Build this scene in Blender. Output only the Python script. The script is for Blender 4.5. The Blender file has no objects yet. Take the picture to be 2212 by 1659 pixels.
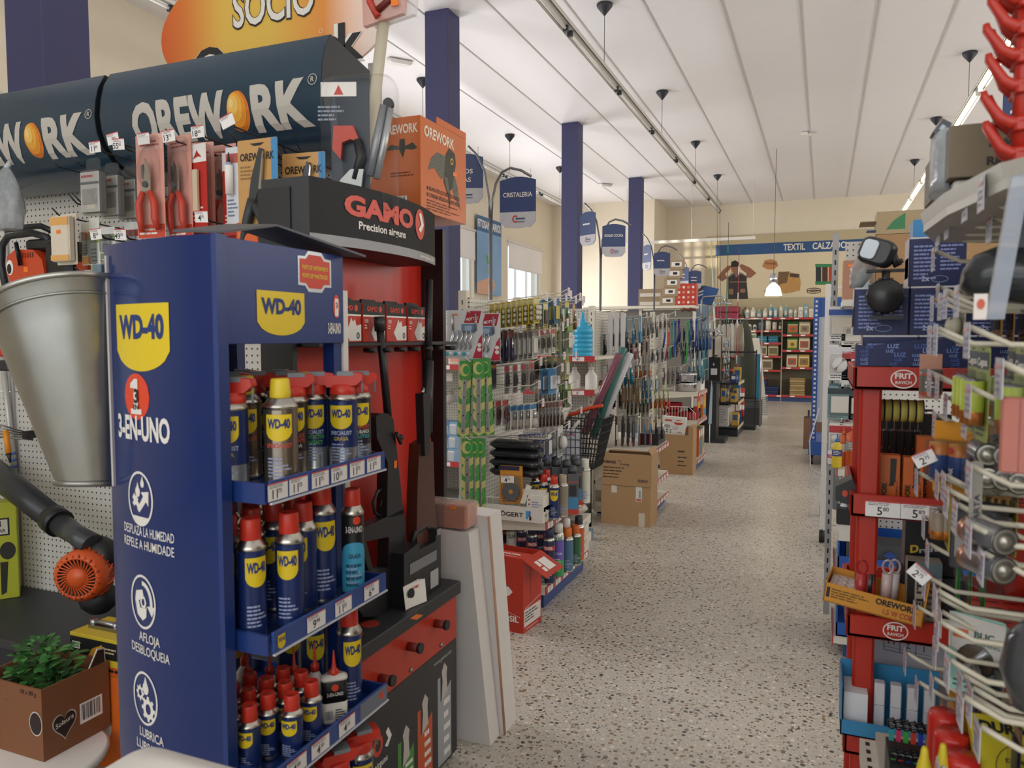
import bpy, bmesh, math, random
from mathutils import Vector, Matrix
R90 = math.pi/2
rnd = random.Random(7)
S = bpy.context.scene; COL = S.collection
# ---------------------------------------------------------------- camera
EYE = Vector((0, 0, 1.52)); FP = 1640.0; YAW = math.radians(22.302); PITCH = math.radians(3.576)
cd = bpy.data.cameras.new('camera'); cam = bpy.data.objects.new('camera', cd); COL.objects.link(cam)
cam.location = EYE; cam.rotation_euler = (R90-PITCH, 0, YAW)
cd.sensor_fit = 'HORIZONTAL'; cd.sensor_width = 36; cd.lens = FP/2212*36; cd.clip_start = .02; cd.clip_end = 200
cd.dof.use_dof = True; cd.dof.focus_distance = 4.6; cd.dof.aperture_fstop = 7.0
S.camera = cam
_R = Vector((math.cos(YAW), math.sin(YAW), 0)); _H = Vector((-math.sin(YAW), math.cos(YAW), 0)); _Z = Vector((0, 0, 1))
_F = math.cos(PITCH)*_H-math.sin(PITCH)*_Z; _U = math.sin(PITCH)*_H+math.cos(PITCH)*_Z
def at(u, v, X=None, Y=None, Z=None):
    """the point of a real plane (X=, Y= or Z=) seen at pixel u, v of the photograph"""
    d = _F+_R*((u-1106)/FP)-_U*((v-829.5)/FP)
    t = X/d.x if X is not None else Y/d.y if Y is not None else (Z-EYE.z)/d.z
    return EYE+d*t
# ---------------------------------------------------------------- world, lights, exposure
S.view_settings.view_transform = 'Standard'; S.view_settings.look = 'None'; S.view_settings.gamma = 1
S.view_settings.use_curve_mapping = False; S.view_settings.exposure = -.52
W = bpy.data.worlds.new('daylight'); S.world = W; W.use_nodes = True
bgn = W.node_tree.nodes['Background']; bgn.inputs[0].default_value = (.80, .90, 1, 1); bgn.inputs[1].default_value = 3.0
def area(name, loc, rot, sx, sy, power, col=(1, 1, 1), spread=180):
    l = bpy.data.lights.new(name, 'AREA'); l.shape = 'RECTANGLE'; l.size = sx; l.size_y = sy; l.energy = power; l.color = col
    l.spread = math.radians(spread)
    o = bpy.data.objects.new(name, l); COL.objects.link(o); o.location = loc; o.rotation_euler = rot; o['kind'] = 'structure'; return o
CEIL = 4.75; XL = -6.32; XR = 5.2; YB = 19.45; YF = -3.6
# daylight of the shop front behind the photographer and of the left windows, plus added fill
area('window_light_front', (-.6, YF+.12, 2.1), (R90, 0, 0), 8.0, 2.8, 95, (1, .98, .97))
area('window_light_front_high', (-.6, YF+.12, 3.9), (R90, 0, 0), 8.0, .8, 105, (1, .96, .92))  # added fill before the mostly closed upper wall, to brighten the ceiling
for y in (3.7, 8.2, 12.4, 16.2):
    area('window_light_side', (XL+.1, y, 2.3), (0, -R90, 0), 1.8, 1.9, 155, (1, .98, .98))
for y in (1, 5, 9, 13, 17):
    area('window_light_right', (XR-.1, y, 2.9), (0, R90, 0), 1.5, 2.2, 88, (1, .97, .93))  # added fill along the windowless right wall, brightens aisle-facing goods
sl = bpy.data.lights.new('low_sun', 'SUN'); sl.energy = 3.2; sl.color = (1, .9, .74); sl.angle = .006
so = bpy.data.objects.new('low_sun', sl); COL.objects.link(so); so['kind'] = 'structure'; so.rotation_euler = Vector((.012, 1, -.021)).to_track_quat('-Z', 'Y').to_euler()
# ---------------------------------------------------------------- materials
_mc = {}
def lin(h):
    r = [int(h[i:i+2], 16)/255 for i in (0, 2, 4)]
    return tuple(c/12.92 if c <= .04045 else ((c+.055)/1.055)**2.4 for c in r)
def C(h, ro=.5, me=0., var=.06, bump=0., sc=30., al=1., em=0., ior=1.5, coat=0.):
    k = (h, ro, me, var, bump, sc, al, em, coat)
    if k in _mc: return _mc[k]
    m = bpy.data.materials.new('paint_'+h); m.use_nodes = True; nt = m.node_tree; b = nt.nodes['Principled BSDF']
    c = lin(h); b.inputs['Base Color'].default_value = (*c, 1); b.inputs['Roughness'].default_value = ro
    b.inputs['Metallic'].default_value = me; b.inputs['IOR'].default_value = ior; b.inputs['Coat Weight'].default_value = coat
    if em: b.inputs['Emission Color'].default_value = (*c, 1); b.inputs['Emission Strength'].default_value = em
    if var or bump:
        t = nt.nodes.new('ShaderNodeTexCoord'); n = nt.nodes.new('ShaderNodeTexNoise'); n.inputs['Scale'].default_value = sc
        nt.links.new(t.outputs['Object'], n.inputs['Vector'])
        if var:
            x = nt.nodes.new('ShaderNodeMix'); x.data_type = 'RGBA'; nt.links.new(n.outputs['Fac'], x.inputs['Factor'])
            x.inputs['A'].default_value = (*[v*(1-var) for v in c], 1); x.inputs['B'].default_value = (*[min(1, v*(1+var)) for v in c], 1)
            nt.links.new(x.outputs['Result'], b.inputs['Base Color'])
        if bump:
            p = nt.nodes.new('ShaderNodeBump'); p.inputs['Strength'].default_value = bump; p.inputs['Distance'].default_value = .004
            nt.links.new(n.outputs['Fac'], p.inputs['Height']); nt.links.new(p.outputs['Normal'], b.inputs['Normal'])
    if al < 1:
        o = nt.nodes['Material Output']; tr = nt.nodes.new('ShaderNodeBsdfTransparent'); mx = nt.nodes.new('ShaderNodeMixShader')
        lw = nt.nodes.new('ShaderNodeLayerWeight'); lw.inputs['Blend'].default_value = .35
        mr = nt.nodes.new('ShaderNodeMapRange'); mr.inputs['To Min'].default_value = al; mr.inputs['To Max'].default_value = min(1, al+(.4 if al > .09 else .22))
        nt.links.new(lw.outputs['Facing'], mr.inputs['Value']); nt.links.new(mr.outputs['Result'], mx.inputs['Fac'])
        nt.links.new(tr.outputs[0], mx.inputs[1]); nt.links.new(b.outputs[0], mx.inputs[2]); nt.links.new(mx.outputs[0], o.inputs[0])
    _mc[k] = m; return m
def clear(al=.16, h='4c5256', ro=.08): return C(h, ro, 0, 0, 0, 30, al)
def chrome(h='b8bcc0', ro=.22): return C(h, ro, 1., .05)
def pegboard(h='c9c7c0', pitch=.027, hole=.0042, dark='3a3a3c'):
    k = ('peg', h, pitch)
    if k in _mc: return _mc[k]
    m = bpy.data.materials.new('pegboard_'+h); m.use_nodes = True; nt = m.node_tree; b = nt.nodes['Principled BSDF']; L = nt.links.new
    b.inputs['Roughness'].default_value = .45
    t = nt.nodes.new('ShaderNodeTexCoord'); s = nt.nodes.new('ShaderNodeSeparateXYZ'); L(t.outputs['Object'], s.inputs[0])
    def M(op, a, bb=None):
        n = nt.nodes.new('ShaderNodeMath'); n.operation = op
        for i, q in enumerate((a, bb)):
            if q is None: continue
            if isinstance(q, (int, float)): n.inputs[i].default_value = q
            else: L(q, n.inputs[i])
        return n.outputs[0]
    def d(o): return M('SUBTRACT', M('FRACT', M('DIVIDE', o, pitch)), .5)
    a, c = d(s.outputs['X']), d(s.outputs['Z'])
    r = M('SQRT', M('ADD', M('MULTIPLY', a, a), M('MULTIPLY', c, c)))
    hm = M('LESS_THAN', r, hole/pitch)
    x = nt.nodes.new('ShaderNodeMix'); x.data_type = 'RGBA'; L(hm, x.inputs['Factor'])
    x.inputs['A'].default_value = (*lin(h), 1); x.inputs['B'].default_value = (*lin(dark), 1); L(x.outputs['Result'], b.inputs['Base Color'])
    _mc[k] = m; return m
# ---------------------------------------------------------------- mesh building
_tc = {}
def glyphs(s, bold=0., cx=0, cy=0):
    k = (s, bold, cx, cy)
    if k not in _tc:
        cu = bpy.data.curves.new('t', 'FONT'); cu.body = s; cu.size = 1; cu.resolution_u = 3; cu.offset = bold
        o = bpy.data.objects.new('t', cu); me = bpy.data.meshes.new_from_object(o)
        if cx or cy:
            bm = bmesh.new(); bm.from_mesh(me); X = [v.co.x for v in bm.verts]; lo, hi = min(X), max(X)
            cuts = [((lo+(hi-lo)*i/cx, 0, 0), (1, 0, 0)) for i in range(1, cx)]+[((0, i/cy, 0), (0, 1, 0)) for i in range(0, cy)]
            for p, n in cuts: bmesh.ops.bisect_plane(bm, geom=bm.verts[:]+bm.edges[:]+bm.faces[:], plane_co=p, plane_no=n)
            bm.to_mesh(me); bm.free()
        vs = [(v.co.x, v.co.y) for v in me.vertices]; fs = [tuple(p.vertices) for p in me.polygons]
        bpy.data.objects.remove(o); bpy.data.curves.remove(cu); bpy.data.meshes.remove(me)
        x0 = min(v[0] for v in vs); x1 = max(v[0] for v in vs); y1 = max(v[1] for v in vs)
        _tc[k] = (vs, fs, x0, x1, y1)
    return _tc[k]
class MB:
    def __init__(s): s.v = []; s.f = []; s.fm = []; s.sm = []; s.mats = []; s.M = None
    def mi(s, m):
        if isinstance(m, str): m = C(m)
        if m not in s.mats: s.mats.append(m)
        return s.mats.index(m)
    def av(s, p):
        p = Vector(p); s.v.append(s.M @ p if s.M else p); return len(s.v)-1
    def fa(s, ids, m, sm=False): s.f.append(tuple(ids)); s.fm.append(s.mi(m)); s.sm.append(sm)
    def poly(s, pts, m, sm=False): s.fa([s.av(p) for p in pts], m, sm); return s
    def box(s, lo, hi, m, ch=0.):
        (a, b, c), (d, e, f) = lo, hi
        if a > d: a, d = d, a
        if b > e: b, e = e, b
        if c > f: c, f = f, c
        if not ch:
            i = [s.av(p) for p in ((a, b, c), (d, b, c), (d, e, c), (a, e, c), (a, b, f), (d, b, f), (d, e, f), (a, e, f))]
            for q in ((3, 2, 1, 0), (4, 5, 6, 7), (0, 1, 5, 4), (1, 2, 6, 5), (2, 3, 7, 6), (3, 0, 4, 7)): s.fa([i[k] for k in q], m)
            return s
        ch = min(ch, (d-a)*.45, (e-b)*.45, (f-c)*.45)
        def ring(z, g): return [s.av(p) for p in ((a+g+ch, b+g, z), (d-g-ch, b+g, z), (d-g, b+g+ch, z), (d-g, e-g-ch, z), (d-g-ch, e-g, z), (a+g+ch, e-g, z), (a+g, e-g-ch, z), (a+g, b+g+ch, z))]
        k = ch*.6
        rs = [ring(c, k), ring(c+k, 0), ring(f-k, 0), ring(f, k)]
        s.fa(rs[0][::-1], m); s.fa(rs[3], m)
        for r, t in zip(rs, rs[1:]):
            for i in range(8): s.fa((r[i], r[(i+1) % 8], t[(i+1) % 8], t[i]), m)
        return s
    def lathe(s, prof, c=(0, 0, 0), n=20, ax='Z', cap=True):
        """prof: (r, z, material of the band that starts here)"""
        c = Vector(c); rings = []
        for q in prof:
            r, z = q[0], q[1]; ring = []
            for i in range(n):
                a = 2*math.pi*i/n; x, y = r*math.cos(a), r*math.sin(a)
                p = (x, y, z) if ax == 'Z' else (z, x, y) if ax == 'X' else (y, z, x)
                ring.append(s.av(c+Vector(p)))
            rings.append(ring)
        for k in range(len(prof)-1):
            for i in range(n):
                j = (i+1) % n; s.fa((rings[k][i], rings[k][j], rings[k+1][j], rings[k+1][i]), prof[k][2], True)
        if cap:
            if prof[0][0] > 1e-5: s.fa(rings[0][::-1], prof[0][2])
            if prof[-1][0] > 1e-5: s.fa(rings[-1], prof[-2][2])
        return s
    def tube(s, pts, r, m, n=8, cap=True, closed=False):
        pts = [Vector(p) for p in pts]; N = len(pts); rs = r if isinstance(r, (list, tuple)) else [r]*N; rings = []; up = None
        for i, p in enumerate(pts):
            if closed: t = pts[(i+1) % N]-pts[i-1]
            else: t = pts[min(i+1, N-1)]-pts[max(i-1, 0)]
            t.normalize()
            if up is None:
                up = Vector((0, 0, 1)) if abs(t.z) < .9 else Vector((1, 0, 0))
            a = up.cross(t)
            if a.length < 1e-4: a = Vector((0, 1, .1)).cross(t)
            a.normalize(); b = t.cross(a); up = b
            rings.append([s.av(p+rs[i]*(a*math.cos(2*math.pi*k/n)+b*math.sin(2*math.pi*k/n))) for k in range(n)])
        for i in range(N if closed else N-1):
            A, B = rings[i], rings[(i+1) % N]
            for k in range(n): s.fa((A[k], A[(k+1) % n], B[(k+1) % n], B[k]), m, n > 5)
        if cap and not closed: s.fa(rings[0][::-1], m); s.fa(rings[-1], m)
        return s
    def prism(s, pts, d, m, ax='Y', o=(0, 0, 0)):
        """2D outline extruded by d along ax ('Y': pts are x,z; 'X': y,z; 'Z': x,y)"""
        o = Vector(o); f = {'Y': lambda a, b, t: (a, t, b), 'X': lambda a, b, t: (t, a, b), 'Z': lambda a, b, t: (a, b, t)}[ax]
        A = [s.av(o+Vector(f(p[0], p[1], 0))) for p in pts]; B = [s.av(o+Vector(f(p[0], p[1], d))) for p in pts]
        s.fa(A, m); s.fa(B[::-1], m); n = len(pts)
        for i in range(n): s.fa((A[i], A[(i+1) % n], B[(i+1) % n], B[i]), m)
        return s
    def loft(s, rings, m, closed=True, caps=True, sm=True):
        rr = [[s.av(p) for p in r] for r in rings]; n = len(rr[0])
        for A, B in zip(rr, rr[1:]):
            for k in range(n if closed else n-1): s.fa((A[k], A[(k+1) % n], B[(k+1) % n], B[k]), m, sm)
        if caps and closed: s.fa(rr[0][::-1], m); s.fa(rr[-1], m)
        return s
    def blob(s, c, r, m, n=10, k=6, top=1., bot=1.):
        c = Vector(c); rr = []
        for j in range(k+1):
            t = -R90+math.pi*j/k
            rr.append([c+Vector((r[0]*math.cos(t)*math.cos(2*math.pi*i/n), r[1]*math.cos(t)*math.sin(2*math.pi*i/n), r[2]*math.sin(t)*(top if t > 0 else bot))) for i in range(n)])
        return s.loft(rr, m, caps=False)
    def pl(s, o, U, V):
        o, U, V = Vector(o), Vector(U).normalized(), Vector(V).normalized(); N = U.cross(V)
        return Surf(s, lambda u, v, l: o+U*u+V*v+N*l)
    def cy(s, c, r, a0=-R90, taper=0.):
        """around a vertical cylinder; u runs counter-clockwise (left to right seen from outside) from angle a0"""
        c = Vector(c)
        return Surf(s, lambda u, v, l: c+Vector(((r+l)*math.cos(a0+u/r), (r+l)*math.sin(a0+u/r), v)), r*.22)
    def build(s, name, parent=None, loc=None, rot=None):
        me = bpy.data.meshes.new(name); me.from_pydata([tuple(p) for p in s.v], [], s.f)
        for m in s.mats: me.materials.append(m)
        me.polygons.foreach_set('material_index', s.fm); me.polygons.foreach_set('use_smooth', s.sm); me.update()
        o = bpy.data.objects.new(name, me); COL.objects.link(o)
        if parent: o.parent = parent
        if loc is not None: o.location = loc
        if rot is not None: o.rotation_euler = (0, 0, rot) if isinstance(rot, (int, float)) else rot
        return o
class Surf:
    cut = (0, 0)
    def __init__(s, b, fn, du=None): s.b = b; s.fn = fn; s.du = du
    def band(s, u0, u1, lo, hi, m, l=.0007, n=None):
        n = n or (max(1, math.ceil(abs(u1-u0)/s.du)) if s.du else 1)
        f = lo if callable(lo) else (lambda u: lo); g = hi if callable(hi) else (lambda u: hi)
        us = [u0+(u1-u0)*i/n for i in range(n+1)]
        A = [s.b.av(s.fn(u, f(u), l)) for u in us]; B = [s.b.av(s.fn(u, g(u), l)) for u in us]
        for i in range(n): s.b.fa((A[i], A[i+1], B[i+1], B[i]), m, bool(s.du))
        return s
    def rect(s, u0, v0, u1, v1, m, l=.0007): return s.band(u0, u1, v0, v1, m, l)
    def poly(s, pts, m, l=.0007): s.b.poly([s.fn(u, v, l) for u, v in pts], m); return s
    def disc(s, u, v, ru, rv, m, l=.0009, n=18):
        h = lambda x: rv*math.sqrt(max(0, 1-((x-u)/ru)**2))
        us = [u-ru*math.cos(math.pi*i/n) for i in range(n+1)]
        k = 8 if s.cut != (0, 0) else 1; rows = [[s.b.av(s.fn(x, v+h(x)*(2*j/k-1), l)) for x in us] for j in range(k+1)]
        for A, B in zip(rows, rows[1:]):
            for i in range(n): s.b.fa((A[i], A[i+1], B[i+1], B[i]), m)
        return s
    def ring(s, u, v, ru, rv, w, m, l=.001, n=28, a0=0, a1=2*math.pi):
        P = [(math.cos(a0+(a1-a0)*i/n), math.sin(a0+(a1-a0)*i/n)) for i in range(n+1)]
        A = [s.b.av(s.fn(u+ru*c, v+rv*q, l)) for c, q in P]; B = [s.b.av(s.fn(u+(ru-w)*c, v+(rv-w)*q, l)) for c, q in P]
        for i in range(n): s.b.fa((A[i], A[i+1], B[i+1], B[i]), m)
        return s
    def line(s, u0, v0, u1, v1, w, m, l=.0009):
        d = Vector((u1-u0, v1-v0)); d.normalize(); p = Vector((-d.y, d.x))*w/2
        return s.poly([(u0-p.x, v0-p.y), (u1-p.x, v1-p.y), (u1+p.x, v1+p.y), (u0+p.x, v0+p.y)], m, l)
    def text(s, t, u, v, h, m, w=None, al='C', bold=.012, l=.0012, sl=0., rot=0.):
        """h: cap height, v: baseline"""
        vs, fs, x0, x1, y1 = glyphs(t, bold, *s.cut); k = h/glyphs('H', bold)[4]; kx = k if not w else w/(x1-x0)
        W_ = (x1-x0)*kx; o = {'C': -W_/2, 'L': 0, 'R': -W_}[al]; cr, sr = math.cos(rot), math.sin(rot)
        q = []
        for x, y in vs:
            a = o+(x-x0)*kx; b = y*k+sl*a
            q.append(s.b.av(s.fn(u+a*cr-b*sr, v+a*sr+b*cr, l)))
        for f in fs: s.b.fa([q[i] for i in f], m)
        return s
    def lines(s, u0, v0, u1, v1, n, m, seed=1, l=.0009):
        """rows of unreadable small print"""
        g = random.Random(seed); dv = (v1-v0)/n
        for i in range(n):
            u = u0; v = v0+dv*i; e = u0+(u1-u0)*g.uniform(.6, 1)
            while u < e-.02*(u1-u0):
                w = min(e-u, (u1-u0)*g.uniform(.1, .28)); s.rect(u, v+dv*.25, u+w, v+dv*.72, m, l); u += w+(u1-u0)*.03
        return s
    def bars(s, u0, v0, u1, v1, m='15151a', bg='ece8e2', l=.0009, seed=3, n=16):
        g = random.Random(seed); s.rect(u0, v0, u1, v1, C(bg, .6), l); p = (u1-u0)*.06; u = u0+p; st = (u1-u0-2*p)/n
        for i in range(n):
            s.rect(u, v0+(v1-v0)*.15, u+st*g.choice((.25, .4, .65)), v1-(v1-v0)*.08, m, l+.0004); u += st
        return s
    def shield(s, u, v, w, h, l=.0012, txt=True, bold=.03, ink=None):
        """yellow drop-bottomed shield, u centre, v top"""
        y = C('d9bd1c', .4, 0, 0); t = v-h*.62
        s.band(u-w/2, u+w/2, lambda x: t-(h*.38)*math.sqrt(max(0, 1-((x-u)/(w/2*1.02))**2)), v, y, l, n=12)
        if txt: s.text('WD-40', u, v-h*.5, h*.34, ink or C('16306e', .5, 0, 0), w=w*.84, bold=bold, l=l+.0006)
        return s
# ---------------------------------------------------------------- things, parts, copies
KIDS = {}
def tag(o, label, cat, group=None):
    o['label'] = label; o['category'] = cat
    if group: o['group'] = group
    return o
def thing(name, label, cat, loc=(0, 0, 0), rot=0, group=None):
    o = bpy.data.objects.new(name, None); COL.objects.link(o); o.location = loc; o.empty_display_size = .05
    o.rotation_euler = (0, 0, rot) if isinstance(rot, (int, float)) else rot
    return tag(o, label, cat, group)
def solo(name, b, label, cat, loc=(0, 0, 0), rot=0, group=None): return tag(b.build(name, None, loc, rot), label, cat, group)
def part(name, b, parent, label=None, loc=None, rot=None):
    o = b.build(name, parent, loc, rot); KIDS.setdefault(parent.name, []).append(o)
    if label: o['label'] = label
    return o
def dup(root, loc, rot=None, label=None, group=None):
    r = root.copy(); COL.objects.link(r); r.location = loc
    if rot is not None: r.rotation_euler = (0, 0, rot) if isinstance(rot, (int, float)) else rot
    if label: r['label'] = label
    if group: r['group'] = group
    def kids(a, b):
        for ch in list(KIDS.get(a.name, ())):
            c = ch.copy(); COL.objects.link(c); c.parent = b; KIDS.setdefault(b.name, []).append(c); kids(ch, c)
    kids(root, r); return r
def struct(name, b, parent=None, loc=None):
    o = b.build(name, parent, loc); o['kind'] = 'structure'; return o
ORD = ['first', 'second', 'third', 'fourth', 'fifth', 'sixth', 'seventh', 'eighth', 'ninth', 'tenth', 'eleventh', 'twelfth', 'thirteenth', 'fourteenth', 'fifteenth', 'sixteenth', 'seventeenth', 'eighteenth', 'nineteenth', 'twentieth', 'twenty-first', 'twenty-second', 'twenty-third', 'twenty-fourth']
def row(make, spots, label, group, where):
    """one thing built by make(label, loc, rot), then its copies: label 'X, third from ...'"""
    out = []
    for i, (loc, rot) in enumerate(spots):
        lb = f'{label}, {ORD[i]} {where}'
        if i == 0: out.append(make(lb, loc, rot)); out[0]['group'] = group
        else: out.append(dup(out[0], loc, rot, lb, group))
    return out
def arc(c, r, a0, a1, n, f=lambda x, y: (x, y)): return [f(c[0]+r*math.cos(a0+(a1-a0)*i/n), c[1]+r*math.sin(a0+(a1-a0)*i/n)) for i in range(n+1)]
def rrect(w, h, r, n=4, cx=0, cy=0):
    p = []
    for sx, sy, a in ((1, 1, 0), (-1, 1, R90), (-1, -1, math.pi), (1, -1, 3*R90)):
        p += [(cx+sx*(w/2-r)+r*math.cos(a+R90*i/n), cy+sy*(h/2-r)+r*math.sin(a+R90*i/n)) for i in range(n+1)]
    return p
# ================================================================ THE ROOM
def floor_mat():
    m = bpy.data.materials.new('terrazzo'); m.use_nodes = True; nt = m.node_tree; b = nt.nodes['Principled BSDF']; L = nt.links.new
    t = nt.nodes.new('ShaderNodeTexCoord')
    def chips(scale, thr, cols, prev):
        v = nt.nodes.new('ShaderNodeTexVoronoi'); v.inputs['Scale'].default_value = scale; L(t.outputs['Object'], v.inputs['Vector'])
        s = nt.nodes.new('ShaderNodeSeparateColor'); L(v.outputs['Color'], s.inputs[0])
        r = nt.nodes.new('ShaderNodeValToRGB'); r.color_ramp.interpolation = 'CONSTANT'; e = r.color_ramp.elements
        while len(e) < len(cols): e.new(.5)
        for i, (p, h) in enumerate(cols): e[i].position = p; e[i].color = (*lin(h), 1)
        L(s.outputs[0], r.inputs[0])
        a = nt.nodes.new('ShaderNodeMath'); a.operation = 'LESS_THAN'; a.inputs[1].default_value = thr; L(v.outputs['Distance'], a.inputs[0])
        c = nt.nodes.new('ShaderNodeMath'); c.operation = 'GREATER_THAN'; c.inputs[1].default_value = .35; L(s.outputs[1], c.inputs[0])
        k = nt.nodes.new('ShaderNodeMath'); k.operation = 'MULTIPLY'; L(a.outputs[0], k.inputs[0]); L(c.outputs[0], k.inputs[1])
        x = nt.nodes.new('ShaderNodeMix'); x.data_type = 'RGBA'; L(k.outputs[0], x.inputs['Factor']); L(prev, x.inputs['A']); L(r.outputs[0], x.inputs['B'])
        return x.outputs['Result']
    n = nt.nodes.new('ShaderNodeTexNoise'); n.inputs['Scale'].default_value = 1.2; n.inputs['Detail'].default_value = 5; L(t.outputs['Object'], n.inputs['Vector'])
    r = nt.nodes.new('ShaderNodeValToRGB'); e = r.color_ramp.elements; e[0].position = .3; e[0].color = (*lin('aea79c'), 1); e[1].position = .7; e[1].color = (*lin('c1bbb0'), 1)
    L(n.outputs['Fac'], r.inputs[0]); o = r.outputs[0]
    o = chips(80, .42, [(0, 'c9c2b4'), (.35, 'a39a8a'), (.6, '8d8577'), (.8, '5e574e'), (.93, '8a7560')], o)
    o = chips(42, .36, [(0, 'a79f91'), (.3, '8a6f52'), (.5, '4f4a45'), (.65, '6f6a64'), (.85, 'd2ccc0')], o)
    L(o, b.inputs['Base Color']); b.inputs['Roughness'].default_value = .3; b.inputs['IOR'].default_value = 1.5
    return m
def plaster(h, var=.03): return C(h, .75, 0, var, .08, 6.)
b = MB(); b.box((XL-.3, YF-.3, -.1), (XR+.3, YB+.3, 0), floor_mat()); struct('floor', b)
cm = C('e4e1e2', .55, 0, .02, .05, 5.)
b = MB(); b.box((XL-.3, YF-.3, CEIL), (XR+.3, YB+.3, CEIL+.15), cm)
sm = C('b9b4b0', .6)
x = -1.691-.7*4
while x < XR: b.box((x-.006, YF, CEIL-.008), (x+.006, YB, CEIL+.01), sm); x += .7
struct('ceiling', b)
# left wall with five windows, cream render
cream = plaster('d8cdb8'); WZ0, WZ1 = 1.25, 3.54
WINS = [(2.7, 4.7), (7.2, 9.2), (11.4, 13.45), (15.17, 17.22)]
b = MB(); ys = [YF]+[q for w in WINS for q in w]+[18.02]
for i in range(0, len(ys)-1):
    if i % 2 == 0: b.box((XL-.25, ys[i], 0), (XL, ys[i+1], CEIL), cream)
    else:
        b.box((XL-.25, ys[i], 0), (XL, ys[i+1], WZ0), cream); b.box((XL-.25, ys[i], WZ1), (XL, ys[i+1], CEIL), cream)
struct('wall_left', b)
b = MB(); b.box((XL-.25, 18.0, 0), (-3.76, 18.25, CEIL), cream); b.box((-4.0, 18.25, 0), (-3.76, YB, CEIL), cream); struct('wall_left_return', b)
b = MB(); b.box((-4.0, YB, 0), (XR+.2, YB+.25, CEIL), cream); struct('wall_back', b)
b = MB(); b.box((XR, YF, 0), (XR+.25, YB, CEIL), cream); struct('wall_right', b)
b = MB(); b.box((XL, YF-.25, 0), (-5, YF, CEIL), cream); b.box((4.2, YF-.25, 0), (XR, YF, CEIL), cream); b.box((-5, YF-.25, 0), (4.2, YF, .5), cream)
b.box((-5, YF-.25, 4.4), (4.2, YF, CEIL), cream)
for x in (-2.7, -.4, 1.9): b.box((x-.05, YF-.2, .5), (x+.05, YF, 3.3), C('e8e8e6'))
b.box((-5, YF-.25, 3.3), (4.2, YF, 3.72), cream); b.box((-5, YF-.25, 3.7), (-3.72, YF, 4.4), cream); b.box((-2.75, YF-.25, 3.7), (4.2, YF, 4.4), cream)
for x in (-3.38, -3.1): b.box((x-.06, YF-.2, 3.7), (x+.06, YF, 4.4), C('e8e8e6'))
b.box((-3.72, YF-.2, 4.17), (-2.75, YF, 4.25), C('e8e8e6')); struct('wall_front', b)
b = MB(); b.box((-30, -14, 0), (30, -13, 3.75), C('a9a49a', .8)); struct('wall_opposite', b)  # unseen wall added outside to keep low sun out of the lower openings
# dark wall band low down on the far left return
b = MB(); b.box((-6.3, 17.97, 1.55), (-3.77, 18.0, 1.78), C('4b4a52', .7)); struct('trim_1', b)
wf = C('e9e7e2', .4)
for i, (a, c) in enumerate(WINS):
    o = bpy.data.objects.new(f'window_{i+1}', None); COL.objects.link(o); o['kind'] = 'structure'
    b = MB(); t = .05
    b.box((XL-.14, a, WZ0), (XL-.08, a+t, WZ1), wf); b.box((XL-.14, c-t, WZ0), (XL-.08, c, WZ1), wf)
    for z in (WZ0, WZ1-t): b.box((XL-.14, a, z), (XL-.08, c, z+t), wf)
    for k in (1, 2): y = a+(c-a)*k/3; b.box((XL-.13, y-.02, WZ0), (XL-.09, y+.02, WZ1), wf)
    b.box((XL-.13, a, 1.95), (XL-.09, c, 1.99), wf)
    struct('window_frame', b, o)
    b = MB(); b.box((XL-.115, a+.02, WZ0+.02), (XL-.107, c-.02, WZ1-.02), clear(.08)); struct('window_pane', b, o)
# roller blinds half drawn
for i, (a, c) in enumerate(WINS):
    if i not in (2, 3): continue
    t = thing('roller_blind', ['off-white roller blind half drawn on window beside the large blue column', 'off-white roller blind half drawn on window past the plant banner'][i-2], 'blind', (XL+.03, (a+c)/2, WZ1+.02))
    w = (c-a)/2+.03
    b = MB(); b.tube([(0, -w, 0), (0, w, 0)], .025, 'd8d5d0', 10); part('roller', b, t)
    b = MB(); b.box((-.004, -w+.02, -.55), (0, w-.02, 0), C('e4dfdc', .8, 0, .03, 0, 30, .82)); part('fabric', b, t)
    b = MB(); b.box((-.012, -w+.02, -.57), (.008, w-.02, -.55), 'cfcac4'); part('bottom_bar', b, t)
# blue columns
cp = C('393a60', .62, 0, .05, .12, 40.)
for y, l in ((2.6, 'square blue column standing behind the dark wide signboards'), (6.87, 'square blue column behind the orange owl box'), (11.15, 'square blue column behind the funnel stack, third from the entrance'), (15.43, 'farthest square blue column near the back of the shop')):
    b = MB(); b.box((-.13, -.13, 0), (.13, .13, CEIL), cp, .004); tag(struct('column', b, None, (-3.63, y+.13, 0)), l, 'column')
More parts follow.
